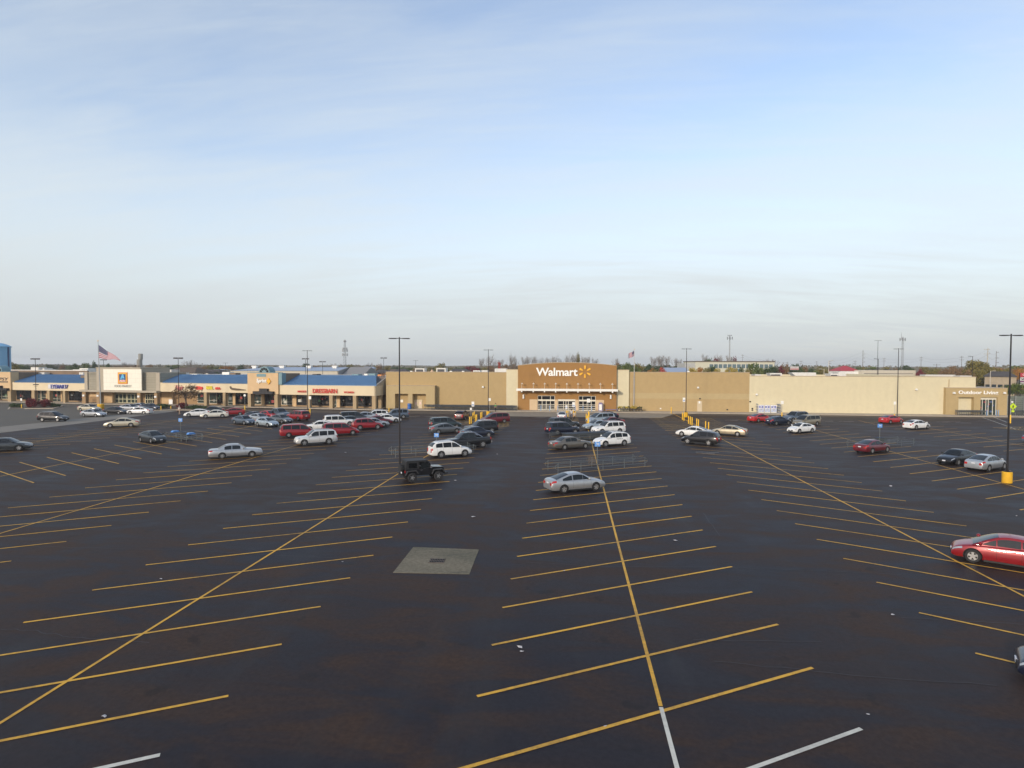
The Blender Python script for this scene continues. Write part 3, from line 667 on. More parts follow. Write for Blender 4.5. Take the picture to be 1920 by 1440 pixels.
letters(left, '/', 123.6, 127, 721.4, 728.4, mat('blue_letter', (.05, .06, .30), .5), y=-.72, bold=.006)
B_(left, 'sign_panel', mat('pale_sign', (.62, .60, .60), .6), MB().box(X(94.5), X(126), -.56, -.502, W.z(110, 729, -.5), W.z(110, 720.6, -.5)))
for q0, q1, r, y in ((59, 73, 688.6, 16), (73, 84, 690.3, 17), (150, 166, 690.4, 16), (85, 91, 692.6, 18), (137.5, 154, 692.8, 14)):
    a, b = X(q0, y), X(q1, y); u = MB().box(a, b, y, y + 2.5, zPar - .7, W.z(q0, r, y)).build('rooftop_unit', M_RTU if q0 < 140 or q0 > 145 else M_WHITE, left)
for q in (69, 80, 153):
    a, b = X(q - 4, 7), X(q + 4, 7); B_(left, 'rooftop_box', M_RTU, MB().box(a, b, 7, 8.5, 4, W.z(q, 698.2, 7)))
# --- grocery store -----------------------------------------------------
gro = root('grocery_store', W.o, W.ang, 'grocery store with big white panelled front, grey wings and square orange and blue sign', 'grocery store')
ztc = W.z(230, 690.3, -1.2); zwing = W.z(180, 698.6, -.3); zb1, zb0 = W.z(230, 732, -1.6), W.z(230, 735.6, -1.6)
B_(gro, 'wing', M_GPAN, MB().box(X(163), X(190), -.3, 8, zb1, zwing)); B_(gro, 'wing', M_GPAN, MB().box(X(271.5), X(303), -.3, 8, zb1, zwing))
B_(gro, 'pilaster', M_GPIL, MB().box(X(163), X(168.5), -.6, -.302, zb1, zwing + .1)); B_(gro, 'pilaster', M_GPIL, MB().box(X(296.5), X(303.5), -.6, -.302, zb1, zwing + .1))
B_(gro, 'coping', M_GPIL, MB().box(X(168.5), X(190), -.4, 8, zwing, zwing + .14).box(X(271.8), X(296.5), -.4, 8, zwing, zwing + .14))
B_(gro, 'front_block', M_GPIL, MB().box(X(189.5), X(271.5), -1.2, 8, zb1, ztc)); B_(gro, 'coping', M_GPIL, MB().box(X(189), X(272), -1.3, 8.1, ztc, ztc + .2))
B_(gro, 'white_front', M_WPAN, MB().box(X(194.7, -1.3), X(266, -1.3), -1.35, -1.202, W.z(230, 731.6, -1.3), W.z(230, 692, -1.3)))
B_(gro, 'canopy', M_GPIL, MB().box(X(160), X(303.5), -1.7, RD, zb0, zb1))
for a, b in ((163.5, 169.8), (190, 195.8), (265.8, 272), (297.5, 303.3)):
    c_ = MB().box(X(a), X(b), -1.4, -.5, zb, zb0).build('column', M_BRK, gro)
    MB().box((X(a) + X(b)) / 2 - .3, (X(a) + X(b)) / 2 + .3, -1.55, -1.402, zb0 - 1.2, zb0 - .75).build('lamp', M_WHITE, c_)
B_(gro, 'shop_block', M_PARA, MB().box(X(163, 5), X(303, 5), RD + .3, 30, zb, zwing - .8))
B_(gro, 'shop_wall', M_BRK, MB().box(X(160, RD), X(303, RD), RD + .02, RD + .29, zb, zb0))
B_(gro, 'pier', M_PCH, MB().box(X(171, RD), X(190, RD), RD - .4, RD, 1.6, zb0)); B_(gro, 'pier', M_PCH, MB().box(X(200, RD), X(217.5, RD), RD - .8, RD, zb, zb0 - .3))
for a, b, nn in ((218, 239.5, 3), (241, 262, 3), (263, 266, 1), (275, 296, 5)):
    x0, x1 = X(a, RD), X(b, RD); gl = MB().box(x0, x1, RD - .3, RD - .02, zb, zb0 - .5).build('shop_window', M_GREENG if a < 270 else M_SHOPG, gro)
    fr = MB()
    for i in range(nn + 1): xx = x0 + (x1 - x0) * i / nn; fr.box(xx - .07, xx + .07, RD - .4, RD - .302, zb, zb0 - .5)
    for z_ in (zb, zb + .95, zb0 - .7): fr.box(x0, x1, RD - .4, RD - .303, z_, z_ + .14)
    fr.build('frame', mat('yellowish_frame', (.62, .60, .42), .6), gl)
rk = MB()
for a, b in ((171.5, 188.5), (273, 296)):
    x0, x1 = X(a), X(b)
    for z_ in (.35, .75, 1.15): rk.tube((x0, .3, z_), (x1, .3, z_), .03, n=5)
    for i in range(9): xx = x0 + (x1 - x0) * i / 8; rk.tube((xx, .3, zb), (xx, .3, 1.2), .025, n=5)
B_(gro, 'cart_rail', M_DKM, rk)
# square sign
ly = -1.5; M_ORG = mat('orange_border', (.72, .25, .03), .5); M_NAVY = mat('navy_panel', (.02, .04, .16), .5); M_LB = mat('light_blue_mark', (.10, .42, .68), .5); M_YLW = mat('yellow_line', (.8, .6, .05), .5); M_RED = mat('red_line', (.6, .04, .03), .5)
q = lambda a, b: W.at(a, b, ly)
x0, z0 = q(221, 719.6); x1, z1 = q(238.2, 698.2); w_, h_ = x1 - x0, z1 - z0
sg = B_(gro, 'square_sign', M_ORG, MB().box(x0, x1, ly, -1.352, z0, z1))
i1 = .10 * w_; MB().box(x0 + i1, x1 - i1, ly - .02, ly - .002, z0 + i1, z1 - i1).build('border', M_YLW, sg); i2 = .15 * w_
MB().box(x0 + i2, x1 - i2, ly - .04, ly - .022, z0 + i2, z1 - i2).build('panel', M_NAVY, sg)
mk = MB(); mx_ = (x0 + x1) / 2
mk.prism([(mx_ - .24 * w_, z0 + .40 * h_), (mx_ - .02 * w_, z0 + .84 * h_), (mx_ + .10 * w_, z0 + .84 * h_), (mx_ - .08 * w_, z0 + .40 * h_)], ly - .06, ly - .042)
mk.prism([(mx_ + .0 * w_, z0 + .62 * h_), (mx_ + .1 * w_, z0 + .84 * h_), (mx_ + .16 * w_, z0 + .72 * h_), (mx_ + .24 * w_, z0 + .47 * h_), (mx_ + .02 * w_, z0 + .47 * h_)], ly - .065, ly - .043)
mk.box(mx_ - .26 * w_, mx_ + .26 * w_, ly - .062, ly - .044, z0 + .37 * h_, z0 + .41 * h_); mk.build('emblem', M_LB, sg)
MB().box(x0 + i2 + .02, x1 - i2 - .02, ly - .06, ly - .043, z0 + .17 * h_, z0 + .34 * h_).build('name_bar', M_RED, sg)
text_mesh('ALDI', x0 + i2 + .12, x1 - i2 - .12, z0 + .19 * h_, z0 + .32 * h_, ly - .08, .03, bold=.03).build('sign_letters', M_LETW, sg)
a = W.at(215, 726, -1.4); b = W.at(246.5, 722, -1.4)
text_mesh('FOOD MARKET', a[0], b[0], a[1], b[1], -1.42, .06).build('sign_letters', mat('grey_letter', (.30, .30, .28), .6), gro)
B_(gro, 'vent', M_WHITE, MB().lathe([(.25, ztc - .3), (.3, W.z(247.5, 688.3, 4))], 8, (X(247.5, 4), 4, 0)))
for q0, q1, r, y in ((282, 302, 694.3, 12), (295, 322, 693, 20)): B_(gro, 'rooftop_unit', M_RTU, MB().box(X(q0, y), X(q1, y), y, y + 3, zwing - 1, W.z(q0, r, y)))
# --- right shops -------------------------------------------------------
rgt = root('shop_row', W.o, W.ang, 'right row of shops under blue roofs with a peach tower and red clothing store letters', 'shops')
zF = W.z(390, 735.6, -.5); zE = W.z(390, 718.2, -.5)
B_(rgt, 'fascia', M_FAS, MB().box(X(303.6), X(469), -.5, RD + .3, zF, zE))
roof(rgt, 305, 469, 718.0, 702.3, 319, 469)
shed(rgt, 304, 724, W.z(390, 703, 6.2), d=9)
B_(rgt, 'rear_block', M_ROOFT, MB().box(X(304, 9), X(724, 9), 9, 34, zb, W.z(500, 704.5, 9)))
columns(rgt, ((384.6, 389.8), (420, 425)), zF)
front(rgt, 303, 469, (('w', 304, 325), ('g', 371, 383), ('g', 393, 407), ('s', 408, 419), ('d', 428, 437), ('w', 437, 442), ('s', 443, 468)), zF, 5)
zF3 = W.z(612, 741, -.5); zE3 = W.z(612, 722.6, -.5)
B_(rgt, 'fascia', M_FAS, MB().box(X(525), X(705.7), -.5, RD + .3, zF3, zE3))
_, ze3, zr3 = roof(rgt, 527, 705.7, 721.9, 703.4, 541, 705.7)
xe = X(705.7)
ge = MB().prism([(-.5, zE3), (6.0, zr3 - .15), (9, zr3 - .15), (9, zF3), (-.5, zF3)], xe - .3, xe - .002, axis='x')
B_(rgt, 'gable_end', mat('shade_grey_end', (.42, .36, .27), .85, var=.06), ge)  # side-wall shade put into the colour, greyer than the cream fascia
columns(rgt, ((577.5, 582.5), (619, 625.3), (663.3, 669.7), (699, 705.7)), zF3)
columns(rgt, ((699.5, 705.6),), zF3, y0=RD - .4, y1=RD + .3)
front(rgt, 525, 705, (('g', 528, 548), ('w', 549, 556), ('s', 557, 577), ('s', 584, 617), ('d', 626, 631), ('w', 632, 638), ('s', 639, 662), ('s', 671, 697)), zF3, 8)
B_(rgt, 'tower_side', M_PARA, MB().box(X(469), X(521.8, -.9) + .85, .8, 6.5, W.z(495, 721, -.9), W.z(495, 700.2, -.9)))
B_(rgt, 'tower', M_PCH, MB().box(X(469), X(521.8, -.9), -.9, .8, W.z(495, 738.6, -.9), W.z(495, 699.2, -.9)))
B_(rgt, 'tower_trim', M_TEAL, MB().box(X(469) - .03, X(521.8, -.9) + .05, -.95, .85, W.z(495, 699.1, -.9), W.z(495, 698.2, -.9)).box(X(521.8, -.9), X(521.8, -.9) + .9, -.8, .79, W.z(495, 721, -.9), W.z(495, 699.2, -.9)))
columns(rgt, ((469.2, 474.8), (518.7, 524.8)), W.z(495, 738.6), y0=-.9)
front(rgt, 475, 518.5, (('g', 477, 490), ('w', 490.5, 496), ('s', 497.5, 518)), W.z(495, 738.6), 9)
B_(rgt, 'awning', M_DKM, MB().box(X(488.3, -1), X(503.3, -1), -1.5, -.9, W.z(495, 733.6, -1), W.z(495, 728.4, -1)).box(X(476.8, -1), X(514, -1), -1.6, -.9, W.z(495, 738.6, -1), W.z(495, 733.6, -1)))
B_(rgt, 'tower_panel', M_TEAL, MB().box(X(486.5), X(503.5), -.96, -.902, W.z(495, 706.4, -.9), W.z(495, 701, -.9)))
fan_window(rgt, 495.3, 699, 11.5 * mpp(141), -1, 2.2)
letters(rgt, 'Sprint', 481, 499.6, 710, 719.4, M_LETW, y=-1.15, bold=.03, shear=.1)
ax, az = W.at(500, 714.8, -1.1); s_ = 7.5 * mpp(141)
B_(rgt, 'sign_emblem', M_SPK, MB().prism([(ax, az - .3), (ax + s_ * .45, az - .3), (ax + s_ * .25, az - s_ * .72), (ax + s_ * .55, az - s_ * .72), (ax + s_ * 1.1, az), (ax + s_ * .55, az + s_ * .72), (ax + s_ * .25, az + s_ * .72), (ax + s_ * .45, az + .3), (ax, az + .3)], -1.15, -.92))
M_REDL = mat('red_letter', (.62, .035, .02), .45)
letters(rgt, 'DRESSBARN', 586, 631.7, 729.2, 737, M_REDL, bold=.008); letters(rgt, 'MISSES', 558, 574, 732.3, 735.7, M_REDL, bold=.01); letters(rgt, 'WOMEN', 644.3, 663.2, 733.9, 737.2, M_REDL, bold=.01)
letters(rgt, 'SPA', 403.3, 413.2, 726, 730.5, M_REDL, bold=.06); letters(rgt, 'NAIL', 386.5, 398.8, 724, 730.2, mat('yellow_letter', (.75, .62, .03), .5), bold=.05)
letters(rgt, 'NEW', 352.5, 364, 723, 730, mat('grey_script', (.30, .33, .30), .6), shear=.2); letters(rgt, 'Hair', 328, 343.5, 722, 731.5, mat('pink_script', (.50, .14, .14), .6), shear=.3, bold=.02)
a, b = W.at(366.3, 730.5, -.6), W.at(380.5, 724, -.6)
B_(rgt, 'sign_panel', M_REDL, MB().prism([(a[0], a[1] + .2), (a[0] + .3, a[1]), (b[0] - .2, a[1]), (b[0], (a[1] + b[1]) / 2), (b[0] - .2, b[1] - .15), (a[0] + .4, b[1]), (a[0], b[1] - .3)], -.7, -.502))
a, b = W.at(430.5, 731.8, -.6), W.at(460.5, 724.5, -.6)
B_(rgt, 'swoosh_sign', mat('brown_swoosh', (.10, .065, .035), .6), MB().prism([(a[0], b[1] - .1), (a[0] + .35, b[1]), (a[0] + .6, a[1] + .6), (a[0] + 1.8, a[1] + .5), (b[0], a[1] + .2), (b[0], a[1] + .05), (a[0] + 2, a[1]), (a[0] + .7, a[1] + .1), (a[0] + .2, a[1] + .35)], -.66, -.502))
for q0, q1, r, y, m_ in ((332, 345, 698.8, 13, M_RTU), (358, 370, 701, 13, M_WHITE), (417, 430, 697.6, 14, M_WHITE), (432, 442, 699, 14, M_PARA), (586, 594, 701.2, 12, M_RTUD), (660, 672, 701.4, 12, M_TEAL), (692, 703.5, 700.4, 11, M_TEAL), (683, 689, 700.8, 12, M_WHITE), (708, 715, 702.4, 10, M_ORG)):
    B_(rgt, 'rooftop_unit', m_, MB().box(X(q0, y), X(q1, y), y, y + 2, 5, W.z(q0, r, y)))
# ------------------------------------------------------------------ vehicles
M_TYRE = mat('tyre_rubber', (.018, .018, .019), .85, var=.2); M_RIM = mat('alloy_rim', (.55, .55, .55), .3, .75, var=.05); M_RIMD = mat('dark_rim', (.05, .05, .055), .4, .5, var=.1)
M_CGL = glass('car_glass', (.010, .013, .015), .03, .45); M_CGL2 = glass('tinted_car_glass', (.004, .005, .006), .04, .4)
M_BLK = mat('black_trim', (.012, .012, .013), .6, var=.1); M_HL = mat('headlamp_glass', (.36, .39, .42), .12, .3, var=.1, scale=9); M_TL = mat('tail_lamp_red', (.42, .02, .02), .2, var=.15, scale=8)
M_PLATE = mat('plate_white', (.62, .63, .66), .5, var=.05); M_CHR = mat('chrome', (.6, .6, .62), .18, .9, var=0); M_AMB = mat('amber_lens', (.7, .28, .03), .25, var=.05)
def crom(pts, n):
    """resampled smooth curve through control points (x, z), n samples evenly spread in x"""
    xs = [p[0] for p in pts]; out = []
    for i in range(n + 1):
        x = xs[0] + (xs[-1] - xs[0]) * i / n
        k = max(0, min(len(pts) - 2, next((j for j in range(len(xs) - 1) if x <= xs[j + 1] + 1e-9), len(pts) - 2)))
        p0 = pts[max(k - 1, 0)]; p1 = pts[k]; p2 = pts[k + 1]; p3 = pts[min(k + 2, len(pts) - 1)]
        h = p2[0] - p1[0]; t = (x - p1[0]) / h
        m1 = (p2[1] - p0[1]) / max(p2[0] - p0[0], 1e-6) * h; m2 = (p3[1] - p1[1]) / max(p3[0] - p1[0], 1e-6) * h
        lim = 3 * abs(p2[1] - p1[1]); m1 = max(-lim, min(lim, m1)); m2 = max(-lim, min(lim, m2))
        z = (2*t**3 - 3*t*t + 1) * p1[1] + (t**3 - 2*t*t + t) * m1 + (-2*t**3 + 3*t*t) * p2[1] + (t**3 - t*t) * m2
        out.append((x, z))
    return out
def curve_at(pts):
    s = crom(pts, 160)
    def f(x):
        x = max(s[0][0], min(s[-1][0], x)); u = (x - s[0][0]) / (s[-1][0] - s[0][0]) * 160; i = min(int(u), 159)
        return s[i][1] + (s[i + 1][1] - s[i][1]) * (u - i)
    return f
TYPES = {
 'sedan': dict(L=4.85, W=1.84, wb=2.83, fo=.98, r=.335, clr=.20, top=[(-2.42,.66),(-2.38,.93),(-2.28,1.02),(-1.9,1.06),(-1.3,1.00),(-.3,.965),(.6,.955),(1.05,.95),(1.5,.90),(2.0,.80),(2.3,.68),(2.42,.50)],
    gh=[(-2.05,1.03),(-1.2,1.30),(-.75,1.42),(-.2,1.47),(.15,1.455),(.45,1.38),(1.15,.95)], wr=.56, wbase=.80, belt=.97, win=[(-1.45,.98,-.62),(-.55,.98,.30),(.33,.98,.92)], pil=.055, rw=(-1.95,-.85), ws=(.28,1.12)),
 'boxy': dict(L=5.3, W=1.95, wb=2.9, fo=1.08, r=.33, clr=.2, top=[(-2.65,.55),(-2.62,.86),(-2.52,.95),(-2.0,.99),(-1.5,.99),(-.3,.95),(.7,.945),(1.2,.94),(1.9,.88),(2.45,.78),(2.6,.70),(2.65,.48)],
    gh=[(-1.75,.99),(-1.15,1.33),(-.85,1.42),(-.3,1.455),(.15,1.44),(.45,1.36),(1.05,.94)], wr=.60, wbase=.82, belt=.955, win=[(-1.10,.96,-.42),(-.36,.96,.44)], pil=.06, rw=(-1.68,-.98), ws=(.28,1.02)),
 'compact': dict(L=4.55, W=1.78, wb=2.70, fo=.92, r=.33, clr=.19, top=[(-2.27,.6),(-2.23,.93),(-2.1,1.05),(-1.8,1.09),(-1.2,1.03),(-.3,.99),(.6,.96),(1.0,.955),(1.5,.88),(1.95,.76),(2.18,.64),(2.27,.48)],
    gh=[(-1.95,1.07),(-1.2,1.31),(-.75,1.40),(-.25,1.445),(.1,1.435),(.45,1.34),(1.25,.95)], wr=.55, wbase=.77, belt=.985, win=[(-1.35,1.0,-.5),(-.44,1.0,.38),(.42,1.0,.95)], pil=.05, rw=(-1.85,-.9), ws=(.30,1.2)),
 'coupe': dict(L=4.7, W=1.82, wb=2.72, fo=.98, r=.33, clr=.18, top=[(-2.35,.6),(-2.31,.92),(-2.2,1.01),(-1.7,1.04),(-1.1,.98),(0,.93),(.6,.92),(1.0,.92),(1.6,.85),(2.05,.74),(2.27,.6),(2.35,.48)],
    gh=[(-1.85,1.03),(-1.0,1.28),(-.5,1.36),(-.1,1.375),(.2,1.34),(.5,1.25),(1.15,.92)], wr=.53, wbase=.78, belt=.95, win=[(-1.15,.97,-.38),(-.30,.97,.80)], pil=.05, rw=(-1.75,-.75), ws=(.35,1.1)),
 'hatch': dict(L=4.45, W=1.76, wb=2.70, fo=.88, r=.32, clr=.18, top=[(-2.22,.6),(-2.18,1.0),(-2.1,1.08),(-1.6,1.06),(-.5,1.02),(.6,.98),(1.1,.95),(1.6,.85),(1.95,.72),(2.13,.6),(2.22,.46)],
    gh=[(-2.12,1.07),(-1.6,1.28),(-1.0,1.42),(-.35,1.49),(.1,1.47),(.5,1.35),(1.45,.92)], wr=.56, wbase=.77, belt=1.0, win=[(-1.7,1.04,-.75),(-.68,1.02,.2),(.25,1.0,.95)], pil=.05, rw=(-2.05,-1.3), ws=(.25,1.4)),
 'fastback': dict(L=4.55, W=1.78, wb=2.70, fo=.88, r=.345, clr=.17, top=[(-2.27,.6),(-2.23,.95),(-2.12,1.07),(-1.8,1.09),(-1.2,1.03),(-.3,.98),(.6,.95),(1.1,.93),(1.5,.88),(1.95,.76),(2.18,.64),(2.27,.46)],
    gh=[(-2.05,1.06),(-1.5,1.25),(-.9,1.395),(-.3,1.45),(.15,1.435),(.6,1.31),(1.42,.915)], wr=.54, wbase=.77, belt=.97, win=[(-1.62,1.02,-.55),(-.49,.99,.42),(.47,.975,1.0)], pil=.05, rw=(-1.98,-1.1), ws=(.36,1.38)),
 'crossover': dict(L=4.7, W=1.89, wb=2.72, fo=.93, r=.37, clr=.24, top=[(-2.35,.6),(-2.31,1.0),(-2.24,1.14),(-1.8,1.14),(-.5,1.09),(.5,1.06),(1.0,1.05),(1.5,1.0),(1.95,.90),(2.22,.74),(2.35,.55)],
    gh=[(-2.27,1.13),(-2.08,1.42),(-1.75,1.62),(-1.2,1.69),(-.4,1.72),(.1,1.70),(.4,1.61),(1.2,1.05)], wr=.62, wbase=.83, belt=1.10, win=[(-1.85,1.13,-1.1),(-1.03,1.11,-.1),(-.03,1.09,.98)], pil=.06, rw=(-2.24,-1.88), ws=(.22,1.16), rails=True),
 'suv': dict(L=5.05, W=1.98, wb=2.98, fo=.95, r=.39, clr=.27, top=[(-2.52,.65),(-2.49,1.05),(-2.43,1.19),(-2.0,1.18),(-.5,1.14),(.6,1.12),(1.15,1.11),(1.7,1.08),(2.2,1.02),(2.42,.88),(2.52,.6)],
    gh=[(-2.46,1.18),(-2.36,1.50),(-2.2,1.72),(-1.8,1.79),(-.5,1.81),(.15,1.79),(.42,1.71),(1.12,1.11)], wr=.69, wbase=.87, belt=1.15, win=[(-2.12,1.18,-1.32),(-1.22,1.16,-.28),(-.20,1.15,.78)], pil=.07, rw=(-2.44,-2.26), ws=(.26,1.08), rails=True),
 'minivan': dict(L=5.1, W=1.97, wb=3.02, fo=.96, r=.34, clr=.20, top=[(-2.55,.6),(-2.52,1.0),(-2.45,1.13),(-1.8,1.11),(0,1.06),(.9,1.03),(1.35,1.01),(1.8,.95),(2.2,.84),(2.42,.68),(2.55,.48)],
    gh=[(-2.48,1.12),(-2.36,1.50),(-2.15,1.70),(-1.5,1.76),(-.3,1.77),(.35,1.74),(.7,1.64),(1.65,.99)], wr=.70, wbase=.87, belt=1.08, win=[(-2.15,1.12,-1.12),(-1.05,1.10,.02),(.10,1.08,1.2)], pil=.05, rw=(-2.46,-2.2), ws=(.5,1.6)),
 'pickup': dict(L=5.75, W=2.0, wb=3.65, fo=.95, r=.41, clr=.34, top=[(-2.87,.75),(-2.85,1.22),(-2.75,1.26),(-1.5,1.26),(-.75,1.22),(.5,1.18),(1.2,1.17),(1.8,1.15),(2.4,1.08),(2.72,.95),(2.87,.62)],
    gh=[(-.95,1.22),(-.82,1.66),(-.65,1.83),(-.2,1.87),(.35,1.86),(.7,1.76),(1.35,1.17)], wr=.68, wbase=.86, belt=1.20, win=[(-.66,1.23,.02),(.10,1.22,1.02)], pil=.07, rw=(-.92,-.78), ws=(.5,1.28), bed=True),
}
def make_car(kind):
    T = TYPES[kind]; L_, W_ = T['L'], T['W']; hl = L_ / 2; tp = T['top']; tp = tp[:-1] + [(tp[-1][0] - .045, tp[-1][1] + .10), (tp[-1][0], tp[-1][1] - .02)]; top = curve_at(tp); gh = curve_at(T['gh']); zb_ = T['clr']; r = T['r']
    xf = hl - T['fo']; xr_ = xf - T['wb']
    def hw(x):
        t = abs(x) / hl; e = 4.2 if x > 0 else 6
        return W_ / 2 * (1 - (.27 if x > 0 else .17) * t ** e) 
    def bot(x):
        t = abs(x) / hl; return zb_ + .10 * max(0, (t - .90) / .10) ** 2
    def ring(x):
        wv = hw(x); zt = top(x); z0 = bot(x); h = zt - z0
        return [(0, z0), (wv * .80, z0), (wv * .93, z0 + .06 * h), (wv * .985, z0 + .22 * h), (wv, z0 + .45 * h), (wv * .992, z0 + .62 * h), (wv * .965, z0 + .80 * h), (wv * .93, z0 + .91 * h), (wv * .85, z0 + .975 * h), (wv * .60, z0 + 1.0 * h), (0, z0 + 1.02 * h)]
    st = [-hl + L_ * i / 44 for i in range(45)]
    # bunch stations near the ends
    st = [hl * math.sin(x / hl * math.pi / 2) * .35 + x * .65 for x in st]; st = sorted(st + [hl - .045, hl - .02, -hl + .04])
    mb = MB(); half = [ring(x) for x in st]; n = len(half[0])
    full = [[(x, -y, z) for y, z in reversed(h[1:])] + [(x, y, z) for y, z in h] for x, h in zip(st, half)]
    full = [f[:-1] if abs(f[0][1]) < 1e-9 else f for f in full]; m_ = len(full[0])
    vs = [p for f in full for p in f]; fs = []
    for i in range(len(st) - 1):
        for j in range(m_): a = i * m_ + j; b = i * m_ + (j + 1) % m_; fs.append((a, b, b + m_, a + m_))
    fs += [tuple(range(m_ - 1, -1, -1)), tuple((len(st) - 1) * m_ + j for j in range(m_))]
    mb.add(vs, fs)
    low = mb.build('body', [M_BLK, M_BLK])
    ctm = MB()
    for cx in (xf, xr_):
        for s in (-1, 1): ctm.lathe([(r + .055, 0), (r + .055, .42)], 28, (cx, s * (W_ / 2 + .1) - (.42 if s > 0 else 0), r + .005), 'y', 1)
    if T.get('bed'): ctm.box(-2.72, -1.05, -.72, .72, .75, 2.0, 1)
    cut = ctm.build('cut', [M_BLK, M_BLK])
    md = low.modifiers.new('b', 'BOOLEAN'); md.object = cut; md.operation = 'DIFFERENCE'; md.solver = 'EXACT'
    me = bpy.data.meshes.new_from_object(low.evaluated_get(bpy.context.evaluated_depsgraph_get()))
    bpy.data.objects.remove(cut); old = low.data; low.modifiers.clear(); low.data = me
    # cabin
    prof = crom(T['gh'], 22); H_ = max(z for x, z in prof); belt = T['belt'] - .05; wbs = T['wbase'] * W_ / 1.84; wr = T['wr'] * W_ / 1.84
    def gw(z): return wbs + (wr - wbs) * max(0.0, (z - belt) / (H_ - belt)) ** 1.15
    def grow(x, z):
        w0 = gw(belt); w1 = gw(max(z - .07, belt)); w2 = gw(z)
        return [(x, -w0, belt), (x, -w1, max(z - .07, belt + .001)), (x, -w2 * .93, z - .012), (x, -w2 * .5, z + .018), (x, 0, z + .026), (x, w2 * .5, z + .018), (x, w2 * .93, z - .012), (x, w1, max(z - .07, belt + .001)), (x, w0, belt)]
    g_ = MB(); rows = [grow(x, z) for x, z in prof]; k = 9; g_.add([p for q_ in rows for p in q_], [(i * k + j, i * k + j + 1, (i + 1) * k + j + 1, (i + 1) * k + j) for i in range(len(rows) - 1) for j in range(k - 1)] + [tuple(range(k)), tuple((len(rows) - 1) * k + j for j in range(k - 1, -1, -1))] + [(i * k, (i + 1) * k, (i + 1) * k + k - 1, i * k + k - 1) for i in range(len(rows) - 1)])
    if T.get('rails'):
        for s in (-1, 1):
            x0_, x1_ = T['win'][0][0] + .3, T['ws'][0] - .1
            g_.path([(x0_, s * wr * .93, gh(x0_) + .0), (x0_ + .1, s * wr * .93, gh(x0_) + .07), (x1_ - .1, s * wr * .93, gh(x1_) + .07), (x1_, s * wr * .93, gh(x1_))], .022, 5, 2)
    # door seams and sills
    for s in (-1, 1):
        for xs in ([T['win'][0][0] + .12] + [wv[2] + .035 for wv in T['win']][:-1] + [T['ws'][1] - .12 if kind != 'pickup' else 1.1]):
            if kind == 'coupe' and xs < -.6: continue
            pts_ = ring(xs)[3:8]
            for (ya, za_), (yb_, zb2) in zip(pts_[:-1], pts_[1:]):
                g_.add([(xs - .006, s * (ya + .003), za_), (xs + .006, s * (ya + .003), za_), (xs + .006, s * (yb_ + .003), zb2), (xs - .006, s * (yb_ + .003), zb2)], [(0, 1, 2, 3)], 1)
        for xs in [wv[0] + .2 for wv in T['win'][-2:]]:
            pts_ = ring(xs); y_, z_ = pts_[6]; g_.box(xs, xs + .18, s * (y_ - .01), s * (y_ + .022), z_ - .015, z_ + .015, 0)
        y_, z_ = ring(0)[1]; g_.box(xr_ + r + .1, xf - r - .1, s * (W_ / 2 * .90), s * (W_ / 2 * .955), zb_ - .02, zb_ + .07, 1)
    # bumpers' dark lower band
    for e, sg in ((hl, 1), (-hl, -1)):
        g_.box(e - sg * .30, e - sg * .02, -W_ / 2 * .62, W_ / 2 * .62, zb_ + .10, zb_ + .26, 1)
    cab = g_.build('cab', [M_BLK, M_BLK, M_CHR])
    bm = bmesh.new(); bm.from_mesh(low.data)
    nb = len(bm.faces); bm.from_mesh(cab.data); bm.faces.ensure_lookup_table()
    nm = bpy.data.meshes.new('body'); bm.to_mesh(nm); bm.free(); bpy.data.objects.remove(cab)
    for m__ in (M_BLK, M_BLK, M_CHR): nm.materials.append(m__)
    nm.polygons.foreach_set('use_smooth', [True] * len(nm.polygons)); nm.set_sharp_from_angle(angle=R(32))
    low.data = nm
    body = low
    t = bpy.data.objects.new('proto', None); COL.objects.link(t); body.parent = t
    def part(name, m__, mbx, par=t, sm=False): return mbx.build(name, m__, par, smooth=sm)
    # glass
    def topglass(x0, x1, name, m__):
        mbx = MB(); nn = 7; rows = []
        for i in range(nn + 1):
            x = x0 + (x1 - x0) * i / nn; z = gh(x); dzdx = (gh(x + .02) - gh(x - .02)) / .04; nl = math.hypot(1, dzdx); ox, oz = -dzdx / nl * .012, 1 / nl * .012
            w_ = gw(z) * .90 - .02
            for y in (-1, -.55, 0, .55, 1): rows.append((x + ox, y * w_, z + oz + (.026 if y == 0 else .018 if abs(y) < .6 else -.008)))
        k = 5; mbx.add(rows, [(i * k + j, i * k + j + 1, (i + 1) * k + j + 1, (i + 1) * k + j) for i in range(nn) for j in range(k - 1)])
        return part(name, m__, mbx, sm=True)
    tint = M_CGL2 if kind in ('suv', 'minivan', 'crossover') else M_CGL
    topglass(*T['ws'], 'windshield', M_CGL); topglass(*T['rw'], 'rear_window', tint)
    for s in (-1, 1):
        for i, (x0, z0, x1) in enumerate(T['win']):
            mbx = MB(); n2 = 8; lo = []; hi = []
            for j in range(n2 + 1):
                x = x0 + (x1 - x0) * j / n2; zt_ = gh(x) - .105
                zl = min(z0, zt_ - .02); lo.append((x, zl)); hi.append((x, max(zt_, zl + .02)))
            pl = lo + hi[::-1]
            f3 = lambda x, z, o: (x, s * (gw(z) + o), z)
            vs = [f3(x, z, .010) for x, z in pl]
            mbx.add(vs, [(j, j + 1, 2 * n2 - j, 2 * n2 + 1 - j) for j in range(n2)])
            part('side_window', tint if (i < len(T['win']) - 1 and tint is M_CGL2) else M_CGL, mbx)
        # mirror
        xm = T['ws'][1] - .28; zm_ = T['belt'] + .03
        mbx = MB().lathe([(.03, -.12), (.085, -.07), (.1, 0), (.085, .07), (.03, .12)], 8, (xm, s * (gw(zm_) + .16), zm_ + .06), 'y')
